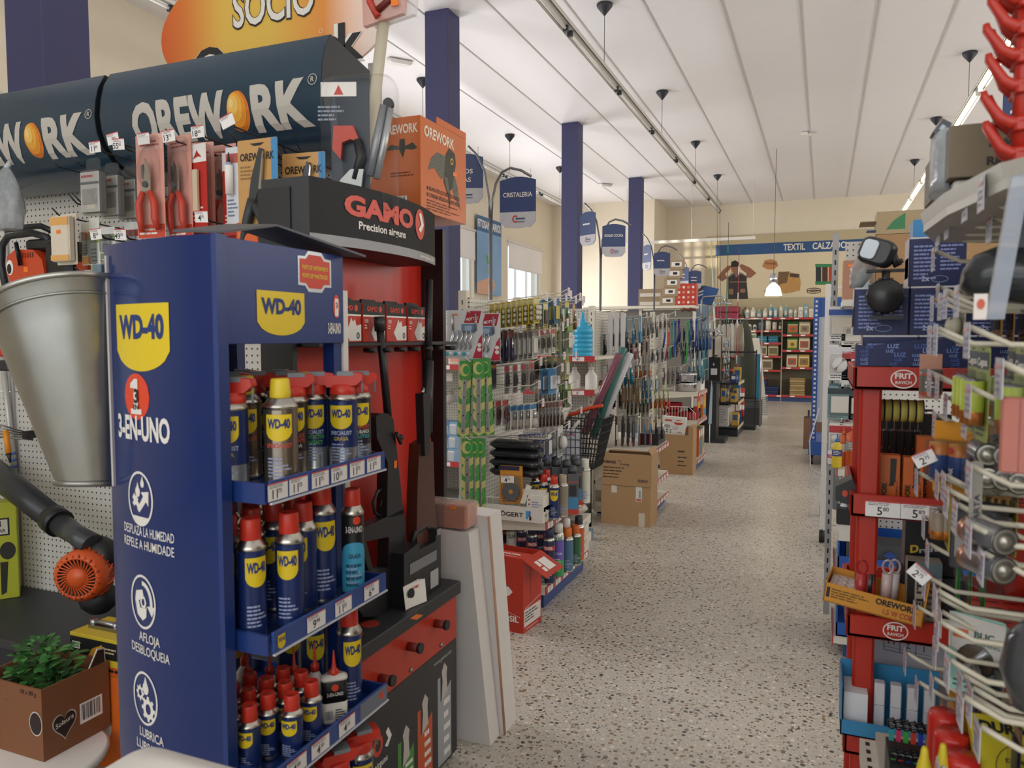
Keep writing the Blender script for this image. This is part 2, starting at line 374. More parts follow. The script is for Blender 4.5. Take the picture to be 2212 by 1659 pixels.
# lighting tracks hung from the ceiling, bare tubes under white trunking
def track(x, y0, y1, z, lit, susp, label):
    t = thing('light_track', label, 'light', (x, y0, z))
    b = MB(); L = y1-y0
    b.box((-.035, 0, 0), (.035, L, .055), C('b9b6ae', .4, 0, .03)); b.prism([(-.035, .03), (-.06, -.005), (-.055, -.01), (-.03, .02)], L, C('cfccc6', .35), 'Y'); b.prism([(.035, .03), (.06, -.005), (.055, -.01), (.03, .02)], L, C('cfccc6', .35), 'Y')
    part('trunking', b, t)
    for y in susp:
        b = MB(); h = CEIL-z-.009
        b.lathe([(.003, .05, C('1c1e26')), (.003, h-.11, C('23252e', .5)), (.02, h-.09, C('23252e', .5)), (.075, h-.02, C('23252e', .5)), (.08, h, C('23252e', .5))], (0, y-y0, 0), 14)
        part('suspension', b, t, 'black cup and cord')
    n = int(L/1.55)
    for i in range(n):
        ya = .06+i*L/n; yb = (i+1)*L/n-.06; on = lit and i in lit
        b = MB(); b.tube([(0, ya, -.022), (0, yb, -.022)], .013, C('fff4e0', .3, 0, 0, em=9.) if on else C('e9e6e0', .25, 0, 0), 10); part('tube_lamp', b, t, 'lit tube' if on else None)
        for y in (ya, yb):
            b = MB(); b.box((-.02, y-.018, -.045), (.02, y+.018, .0), C('23252e') if not lit else C('d5d2cc'))
            part('lamp_holder', b, t)
    return t
track(-2.05, 1.2, 16.3, at(1370, 234, X=-2.05).z, None, (4.6, 7.37, 10.22, 13.03, 15.84), 'long unlit fluorescent light track above the main aisle')
track(1.46, 1.0, 18.0, at(2100, 217, X=1.46).z, list(range(11)), (4.5, 7.4, 10.17, 12.97, 15.86), 'lit fluorescent light track above the battery rack side')
track(-4.74, 3.0, 16.2, at(1100, 383, X=-4.74).z, None, (5.8, 8.6, 11.46, 13.97), 'unlit fluorescent light track near the left windows')
# ================================================================ LEFT FOREGROUND: garden tool wall
def MW(base): b = MB(); b.M = Matrix.Translation(-Vector(base)); return b
NAVY = C('21394a', .17, 0, .05); INK = C('15161a', .5, 0, 0); WHT = C('e6e2dc', .5, 0, .02); RED = C('c0281f', .4, 0, .04); ORG = C('d9691f', .45, 0, .05)
BLK = C('17181b', .45, 0, .05); STK = C('f07a16', .5, 0, 0); LGT = C('b9b4ab', .45, 0, 0); STEEL = chrome('9b9da0', .3)
def price(b, o, s, w=.05, h=.032, U=(1, 0, 0), V=(0, 0, 1), seed=1):
    """a printed shelf label: small print, price with raised cents"""
    q = b.pl(o, U, V); q.rect(-w/2, -h/2, w/2, h/2, C('e9e6e3', .4, 0, .02), 0)
    q.band(-w/2, w/2, h*.42, h*.5, C('c24a48', .5, 0, 0), .0003); q.lines(-w*.42, h*.2, w*.3, h*.4, 2, C('77777c', .6, 0, 0), seed, .0004)
    if s:
        e, c = s.split('.'); q.text(e, -w*.02, -h*.38, h*.5, INK, al='R', l=.0004); q.text(c, w*.0, -h*.12, h*.24, INK, al='L', l=.0004)
    return q
G = thing('garden_gondola', 'dark headed garden tool wall with grey pegboard and hooks', 'shelving', (-2.6, 2.4, 0))
B0 = (-2.6, 2.4, 0)
for x0, x1 in ((-5.5, -4.52), (-4.5, -3.52), (-3.5, -2.52), (-2.5, -1.54)):
    b = MW(B0); b.box((x0, 2.4, .33), (x1, 2.425, 1.26), pegboard()); b.box((x0, 2.4, 1.264), (x1, 2.425, 2.2), pegboard()); part('pegboard_panel', b, G)
    b = MW(B0); b.box((x1, 2.39, 0), (x1+.02, 2.45, 2.5), C('a9a8a4')); part('upright', b, G)
    b = MW(B0); b.box((x0, 1.93, .30), (x1+.02, 2.4, .335), C('2f3236', .5), .004); b.box((x0, 1.96, 0), (x1+.02, 2.38, .30), C('24262a', .6)); part('base_deck', b, G)
PROF = [(2.13, 2.505), (2.10, 2.455), (2.085, 2.40), (2.078, 2.34), (2.085, 2.285), (2.105, 2.235), (2.15, 2.185), (2.22, 2.15), (2.33, 2.135)]
LEN = [0]
for p, q in zip(PROF, PROF[1:]): LEN.append(LEN[-1]+math.dist(p, q))
def on_prof(x, s, l):
    """s: distance down the sign's face from its top edge"""
    s = max(0, min(LEN[-1]-1e-5, s)); i = max(k for k in range(len(LEN)-1) if LEN[k] <= s); t = (s-LEN[i])/(LEN[i+1]-LEN[i])
    y = PROF[i][0]+t*(PROF[i+1][0]-PROF[i][0]); z = PROF[i][1]+t*(PROF[i+1][1]-PROF[i][1])
    d = Vector((PROF[i+1][0]-PROF[i][0], PROF[i+1][1]-PROF[i][1])).normalized()
    return Vector((x, y+d.y*l, z-d.x*l))
def header_sign(x0, x1):
    b = MW(B0)
    rings = [[(x, y, z) for x in (x0, x1)] for y, z in PROF]
    b.loft(rings, NAVY, closed=False); b.poly([(x0, 2.13, 2.505), (x1, 2.13, 2.505), (x1, 2.36, 2.46), (x0, 2.36, 2.46)], NAVY)
    for x in (x0, x1): b.prism([(2.36, 2.46)]+PROF[::1], .004, C('20262d', .3), 'X', (x-.002, 0, 0))
    s = Surf(b, lambda u, v, l: on_prof(u, -v, l)); s.cut = (0, 12)
    s.text('OREW', x0+.155, -.302, .148, LGT, w=.43, al='L', bold=.045, l=.002); s.text('RK', x0+.70, -.302, .148, LGT, w=.235, al='L', bold=.045, l=.002)
    for k, (h, r) in enumerate((('c9701c', 1), ('d98a24', .86), ('dfa338', .68), ('e2b65a', .46), ('e6c77e', .22))):
        s.disc(x0+.643-.012*k*.5, -.232+.012*k*.6, .047*r, .068*r, C(h, .35, 0, 0), .0015+.0007*k)
    s.ring(x0+.955, -.165, .018, .018, .0025, LGT, .002); s.text('R', x0+.955, -.173, .017, LGT, l=.002)
    part('header_sign', b, G)
header_sign(-3.52, -2.535); header_sign(-2.505, -1.515)
# hooks with price tags at their tips
def hook(x, z, y0, price_s=None, tilt=0., mat=None):
    b = MW(B0); m = mat or C('1c1c1e', .35); b.tube([(x, 2.4, z), (x, y0+.03, z+.02), (x, y0, z+.045)], .003, m, 6); h = part('peg_hook', b, G)
    if price_s is not None:
        b = MW(B0); ca, sa = math.cos(tilt), math.sin(tilt)
        price(b, (x, y0-.004, z+.03), price_s, .052, .036, (ca, 0, sa), (-sa, -.12, ca), int(x*-1000)); part('price_tag', b, h)
for u, v, p, t in ((207, 318, '11.50', 0), (246, 300, '1.20', .1), (258, 312, '55.65', -.05), (312, 300, '', 0), (366, 294, '13.75', .05), (429, 285, '18.60', 0), (493, 262, '', .3), (437, 468, '4.15', -.05), (209, 506, '8.50', .05), (262, 507, '49.20', -.05)):
    q = at(u, v, Y=1.86); hook(q.x, q.z-.03, 1.86, p, t)
for u, v in ((110, 345), (158, 342), (160, 424), (112, 452), (150, 425), (162, 580), (497, 288), (600, 330), (640, 320), (300, 560), (80, 700), (350, 700)):
    q = at(u, v, Y=1.95); hook(q.x, q.z-.04, 1.95)
# oval sign standing on the header
b = MW((-1.95, 2.37, 2.46)); ca = (-1.95, 2.37)
def oval(rx, rz, n=48): return [(-1.95+rx*math.cos(2*math.pi*i/n), 2.70+rz*math.sin(2*math.pi*i/n)) for i in range(n)]
def grad_mat():
    m = bpy.data.materials.new('printed_orange_to_yellow'); m.use_nodes = True; nt = m.node_tree; L = nt.links.new; bb = nt.nodes['Principled BSDF']; bb.inputs['Roughness'].default_value = .55
    t = nt.nodes.new('ShaderNodeTexCoord'); s = nt.nodes.new('ShaderNodeSeparateXYZ'); L(t.outputs['Object'], s.inputs[0])
    mr = nt.nodes.new('ShaderNodeMapRange'); mr.inputs['From Min'].default_value = -.55; mr.inputs['From Max'].default_value = .55; L(s.outputs['X'], mr.inputs['Value'])
    r = nt.nodes.new('ShaderNodeValToRGB'); e = r.color_ramp.elements
    for p, h in ((0, 'c8541f'), (.12, 'd0722a'), (.3, 'd9b04a'), (.5, 'd8b248'), (.72, 'd98a3a'), (1, 'c4501e')):
        k = e.new(p); k.color = (*lin(h), 1)
    e.remove(e[0]); L(mr.outputs['Result'], r.inputs[0]); L(r.outputs[0], bb.inputs['Base Color']); return m
gm = grad_mat()
b.prism(oval(.545, .27), .012, gm, 'Y', (0, 2.364, 0))
b.box((-2.2, 2.37, 2.42), (-2.17, 2.385, 2.6), BLK); b.box((-1.73, 2.37, 2.42), (-1.70, 2.385, 2.6), BLK)
s = b.pl((0, 2.362, 0), (1, 0, 0), (0, 0, 1))
s.text('SOCIO', -1.935, 2.70, .135, INK, w=.385, bold=.045); s.text('SOCIO', -1.935, 2.702, .13, C('dcd8d0', .5, 0, 0), w=.375, bold=.02, l=.002)
s.text('Orework', -1.93, 2.51, .135, C('e6e2da', .5, 0, 0), w=.80, bold=.07); s.text('Orework', -1.93, 2.515, .13, INK, w=.785, bold=.03, l=.002)
s.ring(-1.72, 2.63, .008, .008, .0015, WHT)
solo('oval_sign', b, 'orange and yellow oval cardboard sign above the dark signboards', 'sign', (-1.95, 2.37, 2.46))
# ---------------------------------------------------------------- packs on the garden wall
def card(b, w, h, m, x=0, t=.0012, y=0, r=.004): b.prism([(x+p, q-h/2) for p, q in rrect(w, h, r, 2)], t, m, 'Y', (0, y, 0)); return b.pl((x, y, 0), (1, 0, 0), (0, 0, 1))
def chain_pack(lb, loc, rot):
    t = thing('chain_pack', lb, 'packaged chain', loc, rot)
    b = MB(); b.box((-.045, 0, -.15), (.045, .028, -.012), C('8f8f8c', .5, 0, .1), .002); s = b.pl((0, 0, 0), (1, 0, 0), (0, 0, 1))
    s.rect(-.045, -.15, .045, -.012, C('c4c1ba', .5), .0005); s.lines(-.04, -.035, .04, -.018, 1, C('b8433a', .6, 0, 0), 4, .001); s.rect(-.044, -.055, .044, -.046, C('6d6d6c'), .001); s.rect(-.038, -.125, .035, -.07, C('a3a19b', .6, 0, .4), .001); s.rect(-.015, -.14, .025, -.125, C('ddd5c0'), .0012); part('box', b, t)
    b = MB(); b.box((-.048, -.003, -.158), (.048, .036, -.006), clear(.14), .008); b.prism(rrect(.07, .05, .015), .002, clear(.2), 'Y', (0, .015, .012)); part('clear_shell', b, t, 'clear plastic shell'); return t
q0 = at(195, 360, Y=1.92)
row(chain_pack, [((q0.x-.005, 1.92+.075*k, q0.z-.005), 0) for k in range(6)], 'grey boxed chain in clear shell hanging on the garden wall', 'boxed chains on one hook', 'from its hook tip')
def pruner(b, s=1., grip='c23a22', gr2='b8331f'):
    """bypass pruner, blades up, in the XZ plane"""
    b.tube([(-.012, 0, -.02), (-.028, -.002, -.055), (-.024, -.002, -.10), (-.02, 0, -.135)], [.008, .0105, .0105, .007], C(grip, .4), 8)
    b.tube([(.012, 0, -.02), (.03, -.002, -.055), (.03, -.002, -.10), (.038, 0, -.13)], [.008, .0105, .0105, .007], C(gr2, .4), 8)
    b.prism([(-.014, -.02), (.016, -.02), (.018, .02), (.012, .055), (0, .075), (-.002, .03)], .004, chrome('c8c6c0', .25), 'Y', (0, -.004, 0))
    b.prism([(.0, .0), (-.018, .02), (-.02, .055), (-.012, .06), (-.006, .02)], .004, chrome('8a8a88', .3), 'Y', (0, .001, 0))
    b.lathe([(.009, -.008, C('44474c')), (.009, -.004, C('44474c'))], (0, 0, 0), 10, 'Y')
def pruner_pack(lb, loc, rot, hc='c23a22'):
    t = thing('pruner_pack', lb, 'packaged pruner', loc, rot)
    b = MB(); s = card(b, .115, .335, C('d99a8a', .5)); s.rect(-.055, -.05, .055, -.004, C('dba79a'), .0006); s.lines(-.04, -.04, .04, -.018, 2, C('a44a3c', .6, 0, 0), 2); s.rect(-.055, -.333, .055, -.29, C('c8452c'), .0006); s.lines(-.05, -.325, .04, -.3, 2, WHT, 5); part('card', b, t)
    b = MB(); b.M = Matrix.Translation((0, -.018, -.165)) @ Matrix.Scale(1.12, 4); pruner(b, 1, hc, hc); part('pruner', b, t, 'red handled pruner')
    b = MB(); b.blob((0, -.004, -.11), (.045, .028, .075), clear(.05), 14, 6); b.box((-.055, -.032, -.31), (.055, -.002, -.012), clear(.05), .012); part('blister', b, t, 'clear blister'); return t
q0 = at(322, 290, Y=1.88)
row(pruner_pack, [((q0.x, 1.88, q0.z), .05), ((q0.x+.075, 1.93, q0.z), -.1), ((q0.x+.10, 1.99, q0.z-.01), .15), ((q0.x+.14, 2.06, q0.z-.005), -.05)], 'red handled pruner on pink card in clear blister', 'pruners on the garden wall', 'from the wall hook tip')
def saw_card(lb, loc, rot):
    t = thing('sharpener_pack', lb, 'packaged sharpener', loc, rot)
    b = MB(); s = card(b, .085, .27, C('b32318', .5)); s.rect(-.0425, -.06, .0425, -.001, WHT, .0006); s.poly([(-.02, -.05), (.0, -.02), (.006, -.03), (.022, -.045), (.004, -.042)], C('a8281c'), .001); s.lines(-.035, -.25, .03, -.2, 4, C('e3c9bd', .6, 0, 0), 9); part('card', b, t)
    b = MB(); b.box((-.01, -.016, -.22), (.012, -.002, -.085), C('c9b79a', .6), .003); part('wooden_block', b, t, 'pale wooden block'); return t
q0 = at(425, 310, Y=1.93)
row(saw_card, [((q0.x, 1.93, q0.z), -.1), ((q0.x+.085, 2.0, q0.z-.02), .12), ((q0.x+.16, 2.07, q0.z-.03), .1)], 'red card with white top and wooden block', 'red carded blocks on the garden wall', 'from the pruners')
q0 = at(500, 318, Y=1.93); t = thing('oil_tube_pack', 'slim white tube pack between red cards and garden shears', 'packaged tube', (q0.x, 1.93, q0.z))
b = MB(); s = card(b, .05, .24, C('cfd2d6')); s.rect(-.024, -.05, .024, -.02, C('b0554f'), .0006); s.lines(-.02, -.22, .02, -.16, 5, C('6d7a94', .6, 0, 0), 3); part('card', b, t)
b = MB(); b.lathe([(.012, -.15, WHT), (.013, -.06, C('8aa0bc')), (.006, -.05, INK), (.003, -.03, INK), (.002, -.02, INK)], (0, -.014, 0), 12); part('tube', b, t, 'white tube')
def shears_pack(lb, loc, rot):
    t = thing('shears_pack', lb, 'packaged shears', loc, rot)
    b = MB(); s = card(b, .15, .335, C('bf9256', .55)); s.rect(.052, -.334, .075, -.001, C('3e86b8'), .0006); s.poly([(.052, -.2), (.075, -.17), (.075, -.3), (.052, -.32)], C('cfd9e2'), .0009)
    s.text('OREW', -.065, -.062, .022, INK, w=.07, al='L', bold=.03); s.text('RK', .035, -.062, .022, INK, w=.028, al='L', bold=.03); s.disc(.019, -.051, .009, .012, C('d9831f', .5, 0, 0)); s.lines(-.065, -.12, -.005, -.075, 4, C('8a6a3c', .6, 0, 0), 8); s.rect(.02, -.205, .042, -.19, STK, .001)
    s.poly([(-.028, -.012), (.028, -.012), (.012, -.02), (-.012, -.02)], INK, .001); part('card', b, t)
    b = MB(); b.prism([(.02, -.03), (.03, -.035), (.015, -.15), (-.005, -.2), (-.025, -.19), (-.012, -.12)], .010, C('33383b', .35), 'Y', (0, -.016, 0)); b.prism([(.031, -.04), (.034, -.05), (.02, -.17), (.012, -.17)], .006, chrome(), 'Y', (0, -.016, 0)); part('blades', b, t, 'dark grey blades')
    b = MB(); b.tube([(-.01, -.014, -.18), (-.025, -.014, -.23), (-.045, -.014, -.29), (-.055, -.014, -.325)], [.014, .016, .014, .012], C('2f3336'), 8); b.tube([(0, -.014, -.2), (.025, -.014, -.245), (.045, -.014, -.29), (.05, -.014, -.325)], [.013, .013, .014, .011], C('32363a'), 8); part('handle', b, t, 'dark handles')
    b = MB(); b.tube([(-.05, -.018, -.25), (-.058, -.018, -.33)], .012, C('d9602a', .4), 8); b.lathe([(.026, -.022, C('d9602a')), (.026, -.006, C('d9602a')), (.014, -.006, C('2b2d30')), (.0, -.023, C('2b2d30'))], (-.012, 0, -.305), 14, 'Y'); part('orange_grip', b, t, 'orange grip'); return t
q0 = at(555, 300, Y=1.86)
row(shears_pack, [((q0.x, 1.86, q0.z), 0), ((q0.x+.10, 1.95, q0.z-.03), .1)], 'grass shears on kraft card with blue edge', 'carded grass shears', 'from the wall hook tip')
t = thing('pad_pack', 'white and yellow flat pack with orange sticker above the chainsaw', 'packaged pad', at(142, 462, Y=1.98))
b = MB(); s = card(b, .105, .185, C('cfc6b4')); part('card', b, t)
b = MB(); b.box((-.048, -.03, -.175), (.048, -.002, -.012), C('d4c8b4', .8, 0, .1, .3, 200), .006); s = b.pl((0, -.03, 0), (1, 0, 0), (0, 0, 1)); s.rect(-.046, -.045, .046, -.016, C('d9a25a'), .0005); s.rect(-.046, -.172, .046, -.152, C('d9a25a'), .0005); s.rect(-.012, -.075, .01, -.062, STK, .001); part('pad', b, t)
for u, v, w, h, c1, c2, l in ((184, 480, .045, .16, 'd7d2c4', 'd99a5c', 'orange striped slim card pack beside the white pad pack'), (203, 470, .05, .22, 'dfe2d6', 'a9b56a', 'pale green and white card pack behind the large blue panel'), (232, 490, .075, .12, 'd8d8d6', '7a8a6a', 'white boxed filter pack hanging behind price tags'), (285, 480, .08, .12, 'cfcfcd', 'b8453c', 'grey and red boxed pack hanging near pruners'), (195, 583, .07, .06, 'd9d6d0', 'b8453c', 'low white pack with red print behind the tin cone')):
    q = at(u, v, Y=2.05); t = thing('carded_part', l, 'packaged part', q)
    b = MB(); s = card(b, w, h, C(c1)); s.rect(-w/2, -h*.42, w/2, -h*.22, C(c2), .0006); s.rect(-w/2, -h*.98, w/2, -h*.8, C(c2), .0006); s.lines(-w*.4, -h*.75, w*.4, -h*.5, 4, C('8a8a84', .6, 0, 0), 7); part('card', b, t)
    b = MB(); b.box((-w*.35, -.02, -h*.78), (w*.35, -.002, -h*.25), clear(.25), .006); part('blister', b, t)
# clear bag at the far side of the wall
t = thing('plastic_bag', 'crumpled clear plastic bag hanging at the signboard edge', 'bag', at(12, 365, Y=2.0))
b = MB(); rr = []
for j in range(8):
    z = -.03*j*1.1; r = .02+.055*math.sin(min(1, j/4)*R90)*(1 if j < 6 else .85)
    rr.append([(r*1.1*math.cos(a)*(1+.12*math.sin(5*a+j)), .5*r*math.sin(a)*(1+.15*math.cos(4*a+2*j)), z) for a in (2*math.pi*i/18 for i in range(18))])
b.loft(rr, C('9fa4a8', .15, 0, .3, .4, 60, .55)); part('bag', b, t)
b = MB(); b.tube([(0, 0, 0), (0, .02, .03)], .01, C('b8bcc0'), 8); part('tied_neck', b, t)
# chainsaw
qs = at(75, 560, Y=2.1); t = thing('chainsaw', 'orange and black chainsaw hanging on grey pegboard', 'chainsaw', qs)
b = MB(); b.prism([(-.07, -.10), (.09, -.105), (.12, -.06), (.11, -.01), (.06, .03), (-.04, .035), (-.09, .01), (-.095, -.06)], .10, C('c2441f', .35, 0, .05), 'Y', (0, -.05, 0))
s = b.pl((0, -.05, 0), (1, 0, 0), (0, 0, 1))
for i in range(5): s.rect(.0+.014*i, -.0, .007+.014*i, .02, C('5a2414'), .001)
s.disc(-.075, -.035, .02, .03, WHT, .001); s.disc(-.078, -.04, .013, .02, INK, .0015); s.rect(.005, -.055, .03, -.035, STK, .001); part('engine_cover', b, t, 'orange cover')
b = MB(); b.box((.10, -.04, -.085), (.24, .06, .06), C('17191c', .4), .02); b.box((-.02, -.03, .03), (.16, .06, .075), C('1d2023', .4), .015); part('engine_housing', b, t, 'black housing')
b = MB(); b.tube([(-.10, -.02, -.115), (-.15, -.02, -.10), (-.17, -.02, -.02), (-.16, -.02, .06), (-.12, -.02, .095), (.02, -.02, .10), (.10, -.02, .08), (.13, .0, .03)], .014, C('23272c', .45), 10); part('front_handle', b, t, 'black loop handle')
b = MB(); b.tube([(-.2, .03, .12), (-.1, .03, .135), (.0, .03, .135), (.07, .03, .11)], .012, C('2a2e34'), 8); b.tube([(-.02, -.05, .02), (.0, -.06, -.03), (-.02, -.06, .06)], .008, INK, 6); part('hand_guard', b, t)
b = MB(); b.tube([(-.06, -.02, -.115), (-.01, -.02, -.12), (.04, -.01, -.115)], .014, BLK, 8); part('rear_grip', b, t)
b = MB(); b.box((.24, -.01, -.1), (.30, .02, -.02), C('a83a1c'), .005); part('sprocket_cover', b, t)
# tin cone hanging on the side of the blue stand
q1 = Vector((-1.555, 1.16, 1.592)); t = thing('metal_cone', 'galvanised metal cone bucket hanging on the blue display stand', 'bucket', q1)
def ell(cx, cy, cz, rx, ry, n=40, tx=0., back=.55):
    o = []
    for i in range(n):
        a = 2*math.pi*i/n; x, y = rx*math.cos(a), ry*math.sin(a)
        o.append((cx+x, cy+(y*back if y > 0 else y), cz+tx*x-.14*y))
    return o
gal = C('a2a29c', .33, 1, .10, .05, 18.)
b = MB(); top = ell(.0, .03, .0, .158, .15, tx=.34); mid = ell(.0, .03, -.015, .152, .145, tx=.34); bot = ell(.06, .03, -.395, .07, .07, tx=.05)
rr = [top, mid]+[[Vector(p).lerp(Vector(q), k/6) for p, q in zip(mid, bot)] for k in range(1, 7)]; b.loft(rr, gal, caps=False)
s = None; part('cone', b, t)
b = MB(); b.tube(top, .006, C('b0b0aa', .3, 1), 8, closed=True); b.tube([Vector(p)+Vector((0, 0, -.02)) for p in mid], .0035, C('9a9a94', .35, 1), 6, closed=True); part('rolled_rim', b, t)
b = MB(); b.tube(bot, .007, C('8f8f8a', .35, 1), 8, closed=True); b.poly([Vector(p)+Vector((0, 0, .004)) for p in bot], C('55565a', .5, 1)); part('bottom_ring', b, t)
b = MB(); b.box((.12, .0, -.03), (.145, .02, .08), C('7f95a8', .3, .8)); part('hanging_tab', b, t, 'blue grey tab')
# leaf blower
t = thing('leaf_blower', 'black leaf blower with orange starter cover lying below the tin cone', 'leaf blower', at(150, 1240, Y=2.12))
o = at(150, 1240, Y=2.12)
def rel(u, v, Y): return at(u, v, Y=Y)-o
b = MB(); b.tube([rel(-60, 985, 2.25), rel(40, 1060, 2.2), rel(118, 1122, 2.15)], [.06, .055, .05], C('23262a', .35), 16); part('blow_tube', b, t)
b = MB(); b.tube([rel(112, 1118, 2.15), rel(130, 1132, 2.14)], .058, BLK, 16); part('tube_collar', b, t)
b = MB(); b.tube([rel(130, 1132, 2.14), rel(165, 1155, 2.13), rel(200, 1180, 2.12)], [.046, .04, .05], C('3a3d40', .3), 14); b.box(rel(182, 1175, 2.1), rel(186, 1168, 2.11), STK); part('nozzle_elbow', b, t)
b = MB(); c = rel(215, 1200, 2.16); b.blob(c, (.09, .07, .08), BLK, 14, 8); c2 = rel(212, 1290, 2.16); b.blob(c2, (.08, .07, .07), C('1b1c1f'), 12, 6); part('engine_body', b, t)
b = MB(); c = rel(172, 1245, 2.06); b.M = Matrix.Translation(c) @ Matrix.Rotation(.42, 4, 'Z') @ Matrix.Scale(1.18, 4); oc = C('cf5520', .4, 0, .04)
b.lathe([(.088, .06, oc), (.085, .0, oc), (.07, -.018, oc), (.062, -.02, C('2a1610')), (.061, -.012, C('2a1610')), (.034, -.014, oc), (.032, -.022, oc), (0, -.024, oc)], (0, 0, 0), 36, 'Y')
for i in range(30):
    a = 2*math.pi*i/30; ca, sa = math.cos(a), math.sin(a); b.tube([(.033*ca, -.02, .033*sa), (.065*math.cos(a+.25), -.02, .065*math.sin(a+.25))], .0026, oc, 4)
for i in range(22):
    a = 2*math.pi*i/22; b.tube([(.07*math.cos(a), -.02, .07*math.sin(a)), (.089*math.cos(a+.2), .03, .089*math.sin(a+.2)), (.09*math.cos(a+.4), .06, .09*math.sin(a+.4))], .0035, C('8a3414') if i % 2 else oc, 4)
part('starter_cover', b, t, 'orange slotted starter cover')
# green machine box
t0 = at(46, 1340, Y=2.29); b = MB(); b.box((-.4, -.0, 0), (0, .10, .44), C('a9ae2a', .5, 0, .04), .004)
s = b.pl((0, 0, 0), (0, 1, 0), (0, 0, 1)); s = b.pl((-.4, 0, 0), (1, 0, 0), (0, 0, 1))
s.rect(.29, .29, .37, .37, INK); s.rect(.297, .297, .363, .363, C('c2c0b0'), .001); s.text('3', .33, .33, .03, INK, bold=.03, l=.0015); s.text('YEAR', .33, .305, .016, INK, w=.05, l=.0015)
s.disc(.36, .22, .03, .04, C('23241c'), .001); s.poly([(.33, .02), (.35, .03), (.36, .17), (.33, .17)], C('23241c'), .001); s.poly([(.26, .06), (.31, .06), (.32, .2), (.27, .2)], C('33341f'), .001)
solo('machine_box', b, 'lime green machine box on the dark base shelf', 'box', (t0.x, t0.y, .336), .95)
# trimmer pole and orange stick
b = MB(); p1, p2 = at(5, 770, Y=2.37), at(36, 1060, Y=2.37); b.tube([p1-p2, Vector((0, 0, 0))], .013, C('b9b9b6', .35, .3), 12)
m = Vector(p1-p2)
for k in range(4): b.tube([m*(.12+.05*k), m*(.14+.05*k)], .0135, C('4a6ab0'), 12)
solo('trimmer_pole', b, 'pale grey trimmer pole with blue marks leaning on pegboard', 'pole', p2)
b = MB(); p1, p2 = at(12, 930, Y=2.2), at(22, 1000, Y=2.2); b.tube([p1-p2, (p1-p2)*.3], .012, C('d98a1f'), 10); b.tube([(p1-p2)*.3, Vector()], [.011, .003], INK, 10)
solo('marking_stick', b, 'short orange stick in front of the trimmer pole', 'stick', p2)
b = MB()
for k in range(5): b.tube([at(-10, 915+k*7, Y=2.15+.02*k)-at(30, 935, Y=2.2), at(72, 938+k*3, Y=2.3)-at(30, 935, Y=2.2)], .004, C('8b8a86', .3, .8), 6)
b.box(at(55, 932, Y=2.25)-at(30, 935, Y=2.2), at(72, 945, Y=2.3)-at(30, 935, Y=2.2), BLK)
solo('wire_tool_rack', b, 'small wire tool rack on pegboard left of the tin cone', 'rack', at(30, 935, Y=2.2))
for u, v, l in ((2, 740, 'red handled tool at the frame edge above the trimmer pole'),):
    b = MB(); b.box((-.05, 0, -.06), (.03, .05, .03), RED, .01); b.box((-.05, 0, -.12), (.04, .05, -.075), C('23262b', .3), .01); solo('power_tool', b, l, 'tool', at(u, v, Y=2.15))
# small yellow boxes on the base shelf
for u, v, z, w, d, h, l in ((155, 1485, .336, .3, .16, .075, 'black and yellow tool box with silver clamp on top'), (203, 1500, .336, .24, .14, .055, 'orange and yellow tool box lower at the blue panel edge')):
    q = at(u, v, Y=1.855); q.z = .337 if h < .06 else .393; z = q.z; b = MB(); b.box((0, 0, 0), (w, d, h), C('c7ad2c'), .002); s = b.pl((0, 0, 0), (1, 0, 0), (0, 0, 1))
    if h > .06: s.rect(.002, .002, w, h-.012, INK); s.bars(.012, .02, .05, .045); s.poly([(.09, .002), (.11, .03), (.16, .05), (.16, .002)], C('d0942a'), .001); s.lines(.17, .02, .24, .045, 2, C('c9b58a', .6, 0, 0))
    else: s.rect(.002, .002, w, h*.6, C('c4561e')); s.lines(.02, .01, .18, .03, 1, INK, 5)
    solo('tool_box', b, l, 'box', (q.x, 1.855, z))
q = at(155, 1485, Y=1.855); b = MB(); b.box((0, 0, 0), (.14, .03, .012), STEEL); b.tube([(.01, .015, .02), (.06, .015, .022), (.13, .015, .02)], .008, STEEL, 8); b.lathe([(.013, 0, STEEL), (.013, .03, STEEL)], (.012, .015, 0), 10); b.lathe([(.01, 0, STEEL), (.01, .03, STEEL)], (.12, .015, 0), 10)
solo('clamp', b, 'silver clamp lying on the black and yellow tool box', 'clamp', (q.x+.03, q.y+.05, .393+.0755))
b = MB(); b.box((0, 0, 0), (.2, .07, .335), ORG, .003); q = at(203, 1600, Y=1.855); b.pl((0, 0, 0), (1, 0, 0), (0, 0, 1)).disc(.05, .15, .04, .05, C('d9cfc4')); solo('orange_carton', b, 'orange carton under the two small tool boxes', 'box', (q.x, 1.855, .0))
# cardboard tray box with potted greens, on a white round stool
o = Vector((-2.27, 1.6, .165)); t = thing('cardboard_box', 'brown printed cardboard tray box holding green seedlings', 'box', o)
kb = C('7d4f31', .7, 0, .06); kin = C('9b6b45', .75, 0, .06)
b = MB(); w, d, h = .30, .245, .235
for lo, hi in (((-w, 0, 0), (0, .006, h)), ((-w, d-.006, 0), (0, d, h)), ((-w, .006, 0), (-w+.006, d-.006, h)), ((-.006, .006, 0), (0, d-.006, h)), ((-w+.006, .006, .001), (-.006, d-.006, .006))): b.box(lo, hi, kb)
s = b.pl((0, 0, 0), (0, 1, 0), (0, 0, 1)); s.bars(.13, .06, .215, .13); lo = lambda u: .055+1.15*abs(u-.08)
hp = C('2b1d1c', .6, 0, 0)
def heart(s, cx, cy, k, m, l):
    s.poly([(cx+k*.06*math.sin(a)**3, cy+k*.0045*(13*math.cos(a)-5*math.cos(2*a)-2*math.cos(3*a)-math.cos(4*a))) for a in (2*math.pi*i/36 for i in range(36))], m, l)
